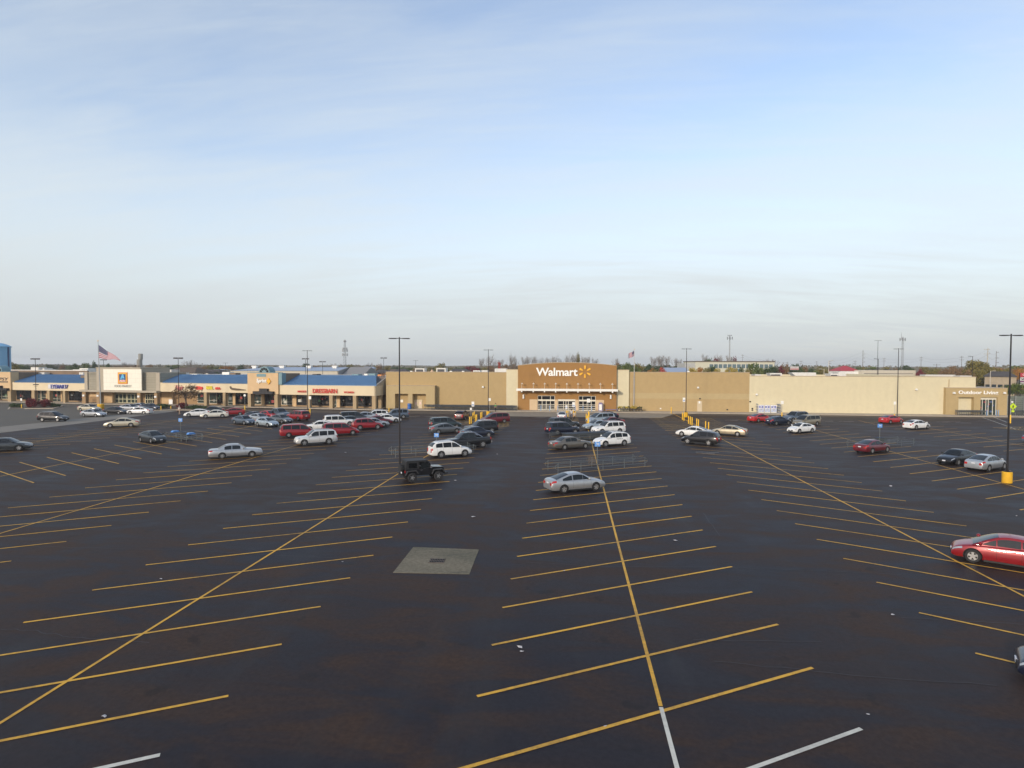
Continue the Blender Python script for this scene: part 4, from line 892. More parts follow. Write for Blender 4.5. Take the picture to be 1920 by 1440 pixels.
        mbx.box(xm - .03, xm + .03, s * (gw(zm_) - .02), s * (gw(zm_) + .08), zm_ - .0, zm_ + .05); part('mirror', M_BLK, mbx, sm=True)
        # lights: patches lying on the body skin
        def patch(x0, x1, j0, j1, name, m__, o=.012, nn=5):
            mbx = MB(); rows = []; lv = 4
            for i in range(nn + 1):
                x = x0 + (x1 - x0) * i / nn; rg = ring(x)
                for l in range(lv + 1):
                    u = j0 + (j1 - j0) * l / lv; a = min(int(u), n - 2); f = u - a
                    y = rg[a][0] * (1 - f) + rg[a + 1][0] * f; z = rg[a][1] * (1 - f) + rg[a + 1][1] * f
                    rows.append((x + (o if x > 0 else -o) * .7, s * (y + o), z + o * .3))
            k = lv + 1; mbx.add(rows, [(i * k + j, i * k + j + 1, (i + 1) * k + j + 1, (i + 1) * k + j) for i in range(nn) for j in range(lv)])
            return part(name, m__, mbx, sm=True)
        # end faces too
        def endlamp(x, y0, y1, z0, z1, name, m__, par=t):
            sgn = 1 if x > 0 else -1
            return part(name, m__, MB().box(x - sgn * .05, x + sgn * .012, s * y0, s * y1, z0, z1), par)
        patch(hl - .46, hl - .05, 5.9, 7.3, 'headlight', M_HL)
        zf = top(hl) - .02; 
        tall = kind in ('suv', 'minivan', 'pickup', 'crossover')
        tl = patch(-hl + (.05), -hl + (.16 if tall else .42), 5.2 if tall else 5.8, 8.0 if tall else 7.4, 'taillight', M_TL)
        zr2 = T['top'][1][1]
        endlamp(-hl, W_ * .27, W_ * .395, zr2 - (.42 if tall else .30), zr2 - .10 if not tall else zr2 - .02, 'lens', M_TL, tl)
        # wheels
        for cx in (xf, xr_):
            wc = (cx, s * (W_ / 2 - .115), r)
            ty = MB().lathe([(r * .62, -.10), (r * .93, -.105), (r, -.07), (r, .07), (r * .93, .105), (r * .62, .10)], 22, wc, 'y', cap=False)
            wheel = ty.build('wheel', M_TYRE, t, smooth=True)
            rm = MB(); rr_ = r * .66; yo = wc[1] + s * .085                     # outer face of the wheel
            def annulus(ra, rb, ya, yb_, mi):
                nn = 22; vs = []
                for rad, yy in ((ra, ya), (rb, yb_)):
                    for i in range(nn): q_ = 2 * math.pi * i / nn; vs.append((wc[0] + rad * math.cos(q_), yy, wc[2] + rad * math.sin(q_)))
                rm.add(vs, [(i, (i + 1) % nn, (i + 1) % nn + nn, i + nn) for i in range(nn)], mi)
            annulus(rr_, rr_ * .88, yo, yo, 0); annulus(rr_ * .88, rr_ * .86, yo, yo - s * .05, 0); annulus(rr_ * .87, .01, yo - s * .05, yo - s * .05, 1)
            annulus(.055, .045, yo - s * .02, yo + s * .004, 0); annulus(.045, .001, yo + s * .004, yo + s * .004, 0)
            ns = 5 if kind not in ('boxy', 'minivan') else 9
            for q_ in range(ns):
                a = 2 * math.pi * (q_ + .25) / ns; ca, sa = math.cos(a), math.sin(a); w5 = .028 if ns == 5 else .018
                pr = [(0.02, -w5 - .012), (rr_ * .9, -w5 - .03 * (ns == 5)), (rr_ * .9, w5 + .03 * (ns == 5)), (0.02, w5 + .012)]
                y_a, y_b = sorted((yo - s * .022, yo - s * .003)); rm.prism([(wc[0] + u * ca - v * sa, wc[2] + u * sa + v * ca) for u, v in pr], y_a, y_b, 0)
            rm.build('rim', [M_RIM, M_BLK], wheel)
    zg = top(hl - .03)
    part('grille', M_BLK, MB().box(hl - .06, hl + .012, -W_ * .22, W_ * .22, top(hl) - .02 - .14, top(hl) + .03)); 
    part('licence_plate', M_PLATE, MB().box(hl - .03, hl + .022, -.15, .15, zb_ + .20, zb_ + .32))
    part('licence_plate', M_PLATE, MB().box(-hl - .018, -hl + .03, -.15, .15, (.72 if not tall else .80), (.84 if not tall else .94)))
    if T.get('bed'): part('bumper', M_CHR, MB().box(-hl - .12, -hl + .05, -.9, .9, .52, .70))
    return t
def make_jeep():
    t = bpy.data.objects.new('proto', None); COL.objects.link(t)
    pb = MB()
    pb.box(-1.72, .62, -.76, .76, .55, 1.12)                                   # tub
    pb.prism([(.6, 1.12), (.6, .55), (1.72, .60), (1.78, 1.0), (1.70, 1.10)], -.55, .55)    # nose
    pb.prism([(.45, 1.12), (1.62, 1.10), (1.62, 1.14), (.45, 1.20)], -.57, .57)         # hood lid
    for s in (-1, 1):
        pb.prism([(.60, 1.12), (.68, 1.12), (.34, 1.70), (.26, 1.70)], s * .70, s * .745)      # screen frame posts
    pb.box(.24, .36, -.74, .74, 1.66, 1.72)
    body = pb.build('body', [M_BLK, M_BLK, M_CHR], t, bevel=.012, smooth=30)
    MB().prism([(-1.70, 1.12), (-1.62, 1.78), (-1.5, 1.84), (.2, 1.82), (.32, 1.73), (.30, 1.68), (-.48, 1.68), (-.48, 1.12)], -.73, .73).build('hard_top', M_BLK, t, bevel=.01)
    MB().prism([(.585, 1.19), (.64, 1.19), (.34, 1.66), (.285, 1.66)], -.66, .66).build('windshield', M_CGL, t)
    for s in (-1, 1):
        MB().box(-1.42, -.72, s * .732, s * .745, 1.2, 1.62).build('side_window', M_CGL2, t)
        MB().prism([(-.38, 1.14), (.52, 1.14), (.24, 1.64), (-.38, 1.64)], s * .725, s * .738).build('side_window', M_CGL, t)
        d = MB().box(-.45, .50, s * .757, s * .775, .60, 1.115).build('door', M_BLK, t)
        MB().box(-.38, -.22, s * .776, s * .80, .98, 1.02).build('handle', M_CHR, d)
        MB().box(.42, .56, s * .80, s * 1.0, 1.16, 1.36).build('mirror', M_CHR if s < 0 else M_BLK, t)
        for cx in (1.18, -1.14):
            MB().prism([(cx - .62, .62), (cx - .42, 1.0), (cx + .36, 1.03), (cx + .58, .74), (cx + .52, .70), (cx + .33, .95), (cx - .38, .93), (cx - .55, .62)], s * .56, s * .94).build('fender', mat('grey_flare', (.035, .035, .037), .6, var=.1), t)
            wc = (cx, s * .80, .405)
            wh = MB().lathe([(.23, -.13), (.37, -.13), (.405, -.09), (.405, .09), (.37, .13), (.23, .13)], 22, wc, 'y', cap=False).build('wheel', M_TYRE, t, smooth=True)
            yo = wc[1] + s * .11; rm = MB()
            for (ra, rb, ya, yb_) in ((.232, .20, 0, 0), (.20, .195, 0, -.06), (.198, .01, -.06, -.06)):
                nn = 18; vs = [(wc[0] + rad * math.cos(2*math.pi*i/nn), yo + s * yy, wc[2] + rad * math.sin(2*math.pi*i/nn)) for rad, yy in ((ra, ya), (rb, yb_)) for i in range(nn)]
                rm.add(vs, [(i, (i + 1) % nn, (i + 1) % nn + nn, i + nn) for i in range(nn)], 0)
            for k in range(5):
                a = 2 * math.pi * k / 5; ca, sa = math.cos(a), math.sin(a); y_a, y_b = sorted((yo - s * .03, yo - s * .005))
                rm.prism([(wc[0] + u * ca - v * sa, wc[2] + u * sa + v * ca) for u, v in ((0, -.03), (.2, -.03), (.2, .03), (0, .03))], y_a, y_b, 1)
            rm.build('rim', [M_RIMD, M_RIM], wh)
        MB().lathe([(.10, 0), (.10, .05), (.06, .07)], 12, (0, 0, 0)).build('headlight', M_HL, t, loc=(1.76, s * .40, .90)).rotation_euler = (0, R(90), 0)
        MB().box(-1.76, -1.715, s * .62, s * .74, .82, 1.02).build('taillight', M_TL, t)
    gr_ = MB().box(1.745, 1.80, -.54, .54, .66, 1.06); 
    for i in range(7): gr_.box(1.80, 1.806, -.27 + i * .085, -.23 + i * .085, .72, 1.0, 1)
    gr_.build('grille', [M_BLK, M_DKM], t)
    MB().box(1.80, 2.02, -.82, .82, .50, .66).build('bumper', M_BLK, t); MB().box(-1.95, -1.72, -.80, .80, .50, .64).build('bumper', M_BLK, t)
    sw = MB().lathe([(.22, -.12), (.37, -.12), (.40, -.08), (.40, .08), (.37, .12), (.22, .12)], 22, (0, 0, 0)).build('spare_wheel', M_TYRE, t, loc=(-1.92, .05, 1.05), smooth=True); sw.rotation_euler = (0, R(90), 0)
    MB().lathe([(.2, -.08), (.2, .08)], 14).build('rim', M_RIMD, sw)
    MB().box(-2.03, -1.99, -.66, -.40, .78, .92).build('licence_plate', M_PLATE, t)
    return t
def paint(name, col, metal=.25, rough=.34):
    return mat('car_paint_' + name, col, rough, metal, var=.03, scale=2, coat=.55)
PAINTS = dict(pearl=paint('pearl', (.62, .62, .61), .3), plum=paint('plum', (.035, .007, .012)), silver=paint('silver', (.44, .45, .46), .65), white=paint('white', (.72, .72, .70), 0), cream=paint('cream', (.66, .64, .55), .1), black=paint('black', (.007, .007, .009)), navy=paint('navy', (.010, .014, .033)),
   red=paint('red', (.26, .008, .014), .2), brightred=paint('bright_red', (.42, .012, .014), .1), maroon=paint('maroon', (.13, .010, .018)), grey=paint('grey', (.13, .14, .15), .55), darkgrey=paint('dark_grey', (.045, .052, .058), .5),
   greybrown=paint('grey_brown', (.15, .135, .115), .5), gold=paint('gold', (.50, .43, .30), .5), beige=paint('beige', (.52, .47, .35), .4), bluegrey=paint('blue_grey', (.10, .13, .17), .5), lightblue=paint('pale_blue', (.38, .44, .48), .5), tan=paint('tan', (.28, .24, .17), .5), teal=paint('dark_teal', (.03, .05, .055), .4))
protos = {}
def car(kind, color, M, ang, label, cat='car', group=None, row=None, push=.84):
    """M = photo point midway between the two near wheels; ang = heading in degrees from +X"""
    first = kind not in protos
    if first: protos[kind] = make_jeep() if kind == 'jeep' else make_car(kind)
    src = protos[kind]
    o = copy_tree(src)
    m = G(*M); a = R(ang); u = Vector((math.cos(a), math.sin(a), 0)); n = Vector((-u.y, u.x, 0))
    away = Vector((m.x, m.y, 0)).normalized()
    if label.startswith('dark blue car nose'): c = m - u * 2.42
    elif abs(n.dot(away)) < .3:                            # seen from an end: M is then the middle of the near end
        c = m + u * (2.2 if u.dot(away) > 0 else -2.2)
    else: c = m + n * (push if n.dot(away) > 0 else -push)
    o.location = (c.x, c.y, .015); o.rotation_euler = (0, 0, a)
    o.name = {'sedan': 'parked_sedan', 'boxy': 'parked_sedan', 'compact': 'parked_sedan', 'fastback': 'parked_sedan', 'coupe': 'parked_coupe', 'hatch': 'parked_hatchback', 'crossover': 'parked_crossover', 'suv': 'parked_suv', 'minivan': 'parked_minivan', 'pickup': 'parked_pickup', 'jeep': 'parked_offroader'}[kind]
    tag(o, label, cat, group)
    for ch in o.children:
        if ch.name.startswith(('body', 'mirror', 'door')) and ch.material_slots:
            if kind == 'jeep' and ch.name.startswith('mirror'): continue
            ch.material_slots[0].link = 'OBJECT'; ch.material_slots[0].material = PAINTS[color]
    return o
CARS = [
 ('sedan', 'silver', (1087, 923), 27, 'silver sedan parked nose to the yellow line in front of the empty cart rack'),
 ('boxy', 'greybrown', (1076, 842.5), 31, 'grey-brown boxy older sedan beside the packed cart rack'),
 ('crossover', 'white', (1153.5, 837), 209, 'white crossover with small lettering on its rear door, behind the blue cart sign'),
 ('suv', 'white', (1146, 814), 208, 'big white square-backed suv right of the nested carts in the centre row'),
 ('suv', 'navy', (1060, 815), 30, 'dark navy suv just behind the packed cart rack'),
 ('suv', 'darkgrey', (1062, 804.5), 30, 'dark grey wagon with roof rails behind the navy suv'),
 ('sedan', 'lightblue', (1125, 806), 208, 'pale silver sedan hidden behind the big white suv'),
 ('sedan', 'maroon', (1149, 799.5), 208, 'maroon sedan peeping out between the silver minivan and the white suv'),
 ('minivan', 'lightblue', (1130, 793.5), 209, 'silver-blue minivan at the head of the centre row'),
 ('sedan', 'navy', (1140, 786.5), 209, 'dark car whose roof shows behind the silver-blue minivan'),
 ('sedan', 'white', (1053, 788.5), 88, 'white sedan seen from behind in front of the store doors'),
 ('jeep', 'black', (797.5, 903), 30, 'black open-fendered off-roader with a spare wheel beside the tall lamp post'),
 ('crossover', 'white', (848.5, 857.5), 31, 'white crossover behind the black off-roader'),
 ('pickup', 'black', (880, 840.5), 210, 'black pickup truck with a silver roll bar behind the white crossover'),
 ('sedan', 'navy', (898, 820.5), 30, 'dark navy sedan behind the black pickup'),
 ('sedan', 'grey', (839, 813), 31, 'grey sedan behind the small blue cart sign'),
 ('minivan', 'teal', (838, 803.5), 30, 'dark teal minivan behind the grey sedan'),
 ('suv', 'black', (905, 812.5), 210, 'black suv with a silver roof beside the yellow posts'),
 ('minivan', 'maroon', (931, 793.5), 209, 'maroon minivan beside the lamp post with the yellow base'),
 ('crossover', 'plum', (860.5, 788.5), 85, 'dark maroon crossover seen from behind near the long cart row'),
 ('boxy', 'silver', (442.5, 859), 32, 'silver older sedan alone in the left middle of the lot'),
 ('suv', 'pearl', (595, 834.5), 217, 'pale silver suv at the near end of the crowded row'),
 ('minivan', 'red', (562, 819.5), 30, 'red minivan left of the silver suv'),
 ('minivan', 'red', (640, 816.5), 30, 'second red minivan, right behind the silver suv'),
 ('crossover', 'red', (691, 805.5), 30, 'red crossover in the middle of the crowded row'),
 ('sedan', 'silver', (703, 801.5), 30, 'silver car mostly hidden behind the red crossover'),
 ('sedan', 'maroon', (710, 796.5), 29, 'dark red sedan in front of the white sedan near the shops'),
 ('sedan', 'white', (727, 792.8), 29, 'white sedan just left of the tall lamp post'),
 ('suv', 'bluegrey', (742, 785.8), 206, 'blue-grey suv at the far end of the crowded row'),
 ('crossover', 'white', (705, 786.5), 208, 'white crossover nearest the clothing shop front'),
 ('sedan', 'silver', (683, 788), 208, 'pale sedan between the white crossover and the dark green minivan'),
 ('suv', 'white', (637, 800), 30, 'white suv above the second red minivan'),
 ('minivan', 'darkgrey', (665, 790.5), 30, 'dark green-grey minivan behind the white suv'),
 ('sedan', 'teal', (660, 797), 30, 'dark teal car wedged between the white suv and the red crossover'),
 ('sedan', 'white', (600, 807.5), 208, 'white sedan above the red minivans'),
 ('compact', 'darkgrey', (273, 830), -28, 'dark grey compact sedan left of the cart rack under the blue sign'),
 ('sedan', 'bluegrey', (448.5, 796), -28, 'blue-grey sedan at the left of the tower shop cluster'),
 ('compact', 'lightblue', (492, 800), -28, 'pale blue sedan nearest the viewer in the cluster before the tower'),
 ('compact', 'silver', (478, 791), -28, 'silver sedan behind the pale blue one'),
 ('sedan', 'navy', (470, 787), -28, 'dark blue sedan behind the blue-grey one before the tower'),
 ('sedan', 'grey', (519, 793.5), -28, 'grey sedan right behind the pale blue one'),
 ('compact', 'brightred', (496, 785), -28, 'bright red compact half hidden before the tower'),
 ('pickup', 'bluegrey', (515, 784.5), -28, 'blue-grey pickup left of the red suv'),
 ('suv', 'red', (551, 788.5), 150, 'red square-backed suv by the yellow lamp base'),
 ('fastback', 'white', (369, 781.5), 208, 'white sleek sedan, left of the pair by the tree island'),
 ('sedan', 'cream', (401.7, 783.6), 208, 'cream-white sedan in front of the pair by the tree island'),
 ('sedan', 'darkgrey', (396, 776), 208, 'dark grey sedan behind the two white ones'),
 ('hatch', 'red', (436, 779.3), 208, 'red hatchback right of the cream sedan'),
 ('sedan', 'beige', (226.5, 801.5), 206, 'beige sedan alone below the pale concrete strip'),
 ('sedan', 'darkgrey', (6, 846.5), 29, 'dark grey sedan cut off by the left edge of the photo'),
 ('crossover', 'black', (93, 791), 4, 'black crossover parked in front of the shrub island'),
 ('sedan', 'silver', (168, 782), -8, 'light silver sedan in front of the flagpole'),
 ('sedan', 'beige', (161, 771.3), -8, 'beige sedan behind the light silver one'),
 ('sedan', 'black', (211, 777), -5, 'black sedan right of the light silver one'),
 ('sedan', 'white', (257, 777), 184, 'white sedan at the right end of the row before the grocery store'),
 ('sedan', 'silver', (238, 771), -8, 'silver sedan behind the black one before the grocery store'),
 ('sedan', 'silver', (258, 768.5), -8, 'pale sedan in the back rank before the grocery store'),
 ('sedan', 'navy', (276, 769.5), -12, 'dark blue sedan at the back right before the grocery store'),
 ('sedan', 'white', (1297, 819.5), 150, 'white sedan behind the black crossover near the yellow posts'),
 ('crossover', 'black', (1309.5, 834), 148, 'black crossover at the near end of the right-of-centre row'),
 ('sedan', 'gold', (1364, 817), 150, 'gold sedan beside the yellow posts'),
 ('compact', 'white', (1511, 812), 211, 'white sedan in front of the tan minivan'),
 ('minivan', 'tan', (1520, 798.5), 210, 'tan minivan right of the navy sedan'),
 ('suv', 'bluegrey', (1498, 791), 210, 'blue-grey suv behind the tan minivan'),
 ('sedan', 'navy', (1466.5, 797), 30, 'navy sedan in front of the white ice boxes'),
 ('sedan', 'brightred', (1432, 791.5), 32, 'red sedan behind the navy one'),
 ('sedan', 'maroon', (1649, 849.5), 33, 'dark red sedan in front of the right cart rack'),
 ('sedan', 'black', (1811, 871), 213, 'black sedan facing the viewer, near the right lamp post'),
 ('sedan', 'silver', (1868, 882.5), 33, 'silver sedan seen from behind, beside the right lamp post'),
 ('compact', 'brightred', (1679.5, 794.5), 28, 'bright red sedan below the lamp post at the cream wall'),
 ('fastback', 'white', (1728.5, 805), 27, 'white sedan right of the bright red one'),
 ('sedan', 'bluegrey', (1962, 832), 30, 'car barely entering the right edge beyond the lamp post'),
 ('fastback', 'red', (1890, 1066), 150, 'glossy red sedan with silver wheels nearest the viewer, cut off by the right edge'),
 ('sedan', 'navy', (1904, 1262), 150, 'dark blue car nose just showing at the lower right edge'),
]
for c_ in CARS:
    o = car(*c_[:5], cat={'jeep': 'off-roader', 'pickup': 'pickup truck', 'suv': 'suv', 'minivan': 'minivan'}.get(c_[0], 'car'), group='cars parked in the lot')
    lb = c_[4]
    if 'silver roof' in lb:
        MB().prism([(-2.2, 1.80), (-1.8, 1.87), (.1, 1.86), (.35, 1.80), (.3, 1.78), (-2.15, 1.76)], -.70, .70).build('roof_panel', PAINTS['silver'], o)
    if 'roll bar' in lb:
        for s in (-1, 1): MB().path([(.2, s * .66, 1.90), (-.7, s * .68, 1.88), (-1.7, s * .82, 1.30)], .05, 6).build('roll_bar', M_CHR, o)
    if 'lettering' in lb:
        text_mesh('SERVICE', -.55, .25, .86, .97, 0, .01).build('door_lettering', M_DKM, o, loc=(-.75, .945, 0), rot=math.pi)
for p_ in protos.values():
    for ch in list(p_.children):
        for g_ in list(ch.children): bpy.data.objects.remove(g_)
        bpy.data.objects.remove(ch)
    bpy.data.objects.remove(p_)
# ------------------------------------------------------------------ lamp posts
M_POLE = mat('dark_bronze_pole', (.022, .019, .021), .45, .3, var=.15); M_BASEY = mat('yellow_concrete_base', (.72, .40, .02), .75, var=.08, scale=3); M_CONB = mat('grey_concrete_base', (.35, .33, .29), .9)
M_LENS = mat('lamp_lens', (.4, .4, .38), .3)
def lamp_post(loc, h, label, base='y', heads=2, arm=.95, rot=0.0, r=.085, name='lamp_post', style='led', mid=None, basey=None):
    t = root(name, (loc.x, loc.y, 0), rot, label, 'lamp post', 'lamp posts of the car park')
    bh = .95 if base else 0.02
    if base: MB().lathe([(.37, 0), (.38, .03), (.38, bh - .05), (.35, bh)], 20).build('base', M_BASEY if base == 'y' else M_CONB, t, smooth=30)
    p = MB().prism([(-r * 1.15, -r * 1.15), (r * 1.15, -r * 1.15), (r * 1.15, r * 1.15), (-r * 1.15, r * 1.15)], bh, bh + .1, axis='z')
    p.box(-.2, .2, -.2, .2, bh, bh + .06); p.tube((0, 0, bh), (0, 0, h), r, r * .62, 8); p.build('pole', M_POLE, t, smooth=40)
    k = MB()
    ds = {1: [0], 2: [0, 180], 4: [0, 90, 180, 270]}[heads]
    for d in ds:
        a = R(d); c, s = math.cos(a), math.sin(a)
        hd = MB()
        if style == 'led':
            hd.tube((0, 0, h - .12), (c * .32, s * .32, h - .12), .035, n=6)
            l_ = arm; wv = .16
            P_ = lambda u, v, z: (c * u - s * v, s * u + c * v, z)
            pts = [(.28, -wv * .7), (.42, -wv), (l_, -wv * .9), (l_, wv * .9), (.42, wv), (.28, wv * .7)]
            vs = [P_(u, v, h - .17) for u, v in pts] + [P_(u, v, h - .09) for u, v in pts]; n = 6
            hd.add(vs, [tuple(range(n - 1, -1, -1)), tuple(range(n, 2 * n))] + [(i, (i + 1) % n, (i + 1) % n + n, i + n) for i in range(n)])
        else:
            P_ = lambda u, v, z: (c * u - s * v, s * u + c * v, z)
            hd.tube((0, 0, h - .1), (c * .3, s * .3, h - .1), .04, n=6)
            vs = [P_(u, v, z) for z in (h - .28, h + .02) for u, v in ((.2, -.22), (arm, -.22), (arm, .22), (.2, .22))]
            hd.add(vs, [(3, 2, 1, 0), (4, 5, 6, 7), (0, 1, 5, 4), (1, 2, 6, 5), (2, 3, 7, 6), (3, 0, 4, 7)])
        hh = hd.build('lamp_head', M_POLE, t)
        MB().add([P_(u, v, h - .185 if style == 'led' else h - .285) for u, v in ((.45, -.1), (arm - .06, -.1), (arm - .06, .1), (.45, .1))], [(0, 1, 2, 3)]).build('lens', M_LENS, hh)
    if mid:
        m2 = MB().box(-.55, .55, -.15, .15, mid, mid + .22); m2.tube((-.4, 0, mid - .25), (.4, 0, mid - .25), .04, n=5); m2.build('low_lamp_head', M_POLE, t)
    return t
def hgt(px_, pytop, p):                             # height of a pole standing at ground point p whose top shows at pytop
    d = p.dot(FWD); return P(px_, pytop, d).z
for (bx_, by_, ty, lab, kw) in [
    (749.5, 886, 632, 'tall dark twin-head lamp post beside the black off-roader', dict(base=None)),
    (1888, 905, 626, 'tall dark twin-head lamp post with the big yellow base at the right edge', {}),
    (915.5, 780, 655, 'dark twin-head lamp post with yellow base beside the maroon minivan', {}),
    (1286, 782, 653, 'dark twin-head lamp post among the yellow posts by the tan wall', {}),
    (1682, 783, 653, 'dark twin-head lamp post in front of the cream wall', dict(base=None)),
    (577, 778, 656.5, 'dark twin-head lamp post with yellow base in front of the tower shop', {}),
    (68, 762, 672, 'old box-head lamp post rising from the dark red shrub, low second head', dict(base=None, style='box', mid=1)),
    (335.5, 768, 670.5, 'old box-head lamp post rising behind the bare reddish tree', dict(base=None, style='box', mid=None))]:
    p = G(bx_, by_); h = hgt(bx_, ty, p)
    if kw.get('mid'): kw = dict(kw, mid=hgt(bx_, 722, p))
    lamp_post(p, h, lab, rot=math.atan2(RGT.y, RGT.x) + R(3), **kw)
far = [(573, 672, 175, 'distant lamp post just left of the tower-shop lamp post, above the warehouse roof', 'box'), (605, 677.5, 190, 'small distant lamp post above the pale warehouse roof', 'box'), (719.5, 670.5, 190, 'distant lamp post left of the tall post beside the off-roader', 'box'),
       (779.5, 675.5, 240, 'faint distant lamp post above the tan wall near the rooftop units', 'led'), (423, 680, 230, 'faint distant lamp post left of the pale warehouse', 'led'), (194.5, 674, 200, 'distant lamp post hidden behind the big flagpole', 'box'),
       (1645, 638, 200, 'very tall thin distant pole above the cream wall, left of its lamp post', 'led')]
for q, ty, d, lab, st in far:
    p = P(q, 700, d); lamp_post(Vector((p.x, p.y, 0)), P(q, ty, d).z, lab, base=None, style=st, rot=math.atan2(RGT.y, RGT.x), arm=1.0 if q < 1600 else 1.2, r=.09)
for q, ty, d, lab in ((1823, 668, 165, 'dark single-arm street lamp in front of the big olive tree'), (1857, 695.5, 150, 'pale cobra-head street lamp by the road at the far right'), (1646.5, 673, 165, 'dark single-arm lamp beside the very tall thin pole'), (1545, 692, 155, 'small pale single-arm lamp above the cream wall roof'), (1553.5, 676, 170, 'banner-topped pale street lamp above the cream wall roof')):
    p = P(q, 700, d); h = P(q, ty, d).z; t = root('street_lamp', (p.x, p.y, 0), math.atan2(RGT.y, RGT.x), lab, 'street lamp', 'single-arm street lamps')
    pm = M_POLE if 'dark' in lab else M_LAMP; s = -1 if q in (1823, 1646.5, 1545) else 1
    MB().tube((0, 0, 0), (0, 0, h), .09, .06, 8).build('pole', pm, t)
    MB().tube((0, 0, h - .1), (s * .8, 0, h), .04, n=6).box(s * .6, s * 1.25, -.12, .12, h - .03, h + .08).build('lamp_head', pm, t)
# ------------------------------------------------------------------ yellow posts and traffic signs
M_BOL = mat('yellow_bollard', (.80, .46, .015), .5, var=.07, scale=4); M_GALV = mat('galvanised_pole', (.40, .41, .40), .45, .5, var=.08)
def bollard_mb(h=1.15, r=.085): return MB().lathe([(r, 0), (r, h - .06), (r * .75, h - .015), (r * .2, h)], 12)
bol = []
def bollard(q, by, label, h=1.15, grp='yellow bollards'):
    p = G(q, by)
    if not bol: o = bollard_mb().build('bollard', M_BOL, smooth=40); bol.append(o)
    else: o = bol[0].copy(); COL.objects.link(o)
    o.location = (p.x, p.y, 0); o.scale = (1, 1, h / 1.15); o.name = 'bollard'
    tag(o, label, 'bollard', grp); return o
g1 = [(880.4, 795), (883.5, 794.2), (887, 786), (889.3, 783.5), (891.4, 790.6), (893.8, 789.7), (901.2, 785.5), (903.6, 784.2)]
for i, (a, b) in enumerate(sorted(g1)): bollard(a, b, f'{nth(i)} yellow bollard from the left in the cluster before the shopping carts', 1.25)
for i, (a, b) in enumerate([(1064.8, 781.5), (1075, 782), (1078.4, 782.5)]): bollard(a, b, ['yellow bollard right beside the white sedan seen from behind', 'left one of two yellow bollards under the white sign by the store doors', 'right one of two yellow bollards under the white sign by the store doors'][i], 1.25)
for i, (a, b) in enumerate([(1104.5, 785), (1099.2, 789), (1101, 792.5), (1102.4, 795.5), (1103.6, 799)]): bollard(a, b, f'{nth(i)} from the store in the yellow bollard run beside the silver-blue minivan', 1.3)
g3 = [(1258.5, 775.5), (1279.6, 787.5), (1282.5, 788.8), (1291, 794.5), (1294.3, 796), (1297.6, 797.5), (1306.3, 800.5), (1309.6, 802.5), (1323, 806), (1328.5, 808)]
for i, (a, b) in enumerate(g3): bollard(a, b, 'lone yellow bollard at the start of the yellow line by the tan wall' if i == 0 else f'{nth(i - 1)} yellow bollard on the line from the tan wall to the white sedan', 1.4)
for a, b, lb in ((302, 769.5, 'short yellow bollard left of the white sign at the tree island'), (729.5, 773.5, 'yellow bollard right of the shop end wall by the blue-grey suv')): bollard(a, b, lb, 1.0)
def sign(q, by, ty, kind, label, hb=1.0, sc=1.0):
    """sign on a pole in a yellow post"""
    p = G(q, by); h = hgt(q, ty, p); t = root('parking_sign', (p.x, p.y, 0), WW.ang, label, 'sign', 'signs on yellow posts')
    if hb: bollard_mb(hb, .10).build('base_post', M_BOL, t, smooth=40)
    MB().tube((0, 0, hb * .98), (0, 0, h - .05), .03, n=6).build('pole', M_GALV, t)
    w_ = .17 * sc; hh = .30 * sc if kind != 'sq' else .2 * sc
    if kind == 'round': b_ = MB().lathe([(.26, -.012), (.26, .012)], 16, (0, -.05, h - .26), 'y').build('sign_plate', M_WHITE, t)
    else: b_ = MB().box(-w_, w_, -.06, -.035, h - 2 * hh, h).build('sign_plate', M_WHITE, t)
    if kind == 'hc':
        MB().box(-w_ * .7, w_ * .7, -.066, -.061, h - 2 * hh + .15, h - 2 * hh + .42).build('blue_square', M_BLUE, b_)
        wm = MB().lathe([(.035, -.003), (.035, .003)], 8, (.0, -.07, h - 2 * hh + .36), 'y'); wm.lathe([(.075, -.003), (.075, .003)], 10, (.01, -.069, h - 2 * hh + .24), 'y'); wm.build('wheelchair_mark', M_WHITE, b_)
    return t
sign(886.8, 786, 753, 'hc', 'white accessible parking sign standing above the left cluster of yellow bollards', 1.2, 1.5)
sign(883, 789, 764.5, 'sq', 'small grey sign back on a pole left of the white accessible parking sign', 0, 1.0)
sign(1282, 783, 745.5, 'hc', 'white sign on the pole left of the lamp post by the tan wall', .0, 1.4)
sign(1466, 782.5, 751.5, 'sq', 'white sign on a yellow post beside the ice boxes', 1.0, 1.6)
sign(1677, 784, 753, 'sq', 'white sign on a pole left of the cream wall lamp post', .8, 1.4)
sign(1062, 779, 760, 'hc', 'white accessible parking sign in front of the middle doors', 1.0, 1.2)
sign(1075.3, 781, 754, 'hc', 'taller white accessible parking sign in front of the middle doors', 1.2, 1.6)
sign(1103.3, 783, 747.5, 'sq', 'white sign on a tall pole in front of the right doors', 1.2, 1.8)
sign(459.3, 771.5, 739, 'round', 'round white sign on a yellow post left of the tower shop', 1.3, 1)
sign(581.5, 778, 743, 'sq', 'white sign on a yellow post right of the tower shop lamp post', 1.3, 1.5)
sign(40.5, 766.5, 747, 'sq', 'pale sign on a yellow post at the red shrub island', 1.0, 1.3)
sign(320.5, 767.5, 749, 'sq', 'white square sign on a yellow post before the grocery store, tree island', .8, 2.6)
sign(918, 780, 746.5, 'sq', 'small white sign beside the yellow-based lamp post by the carts', .3, 1.4)
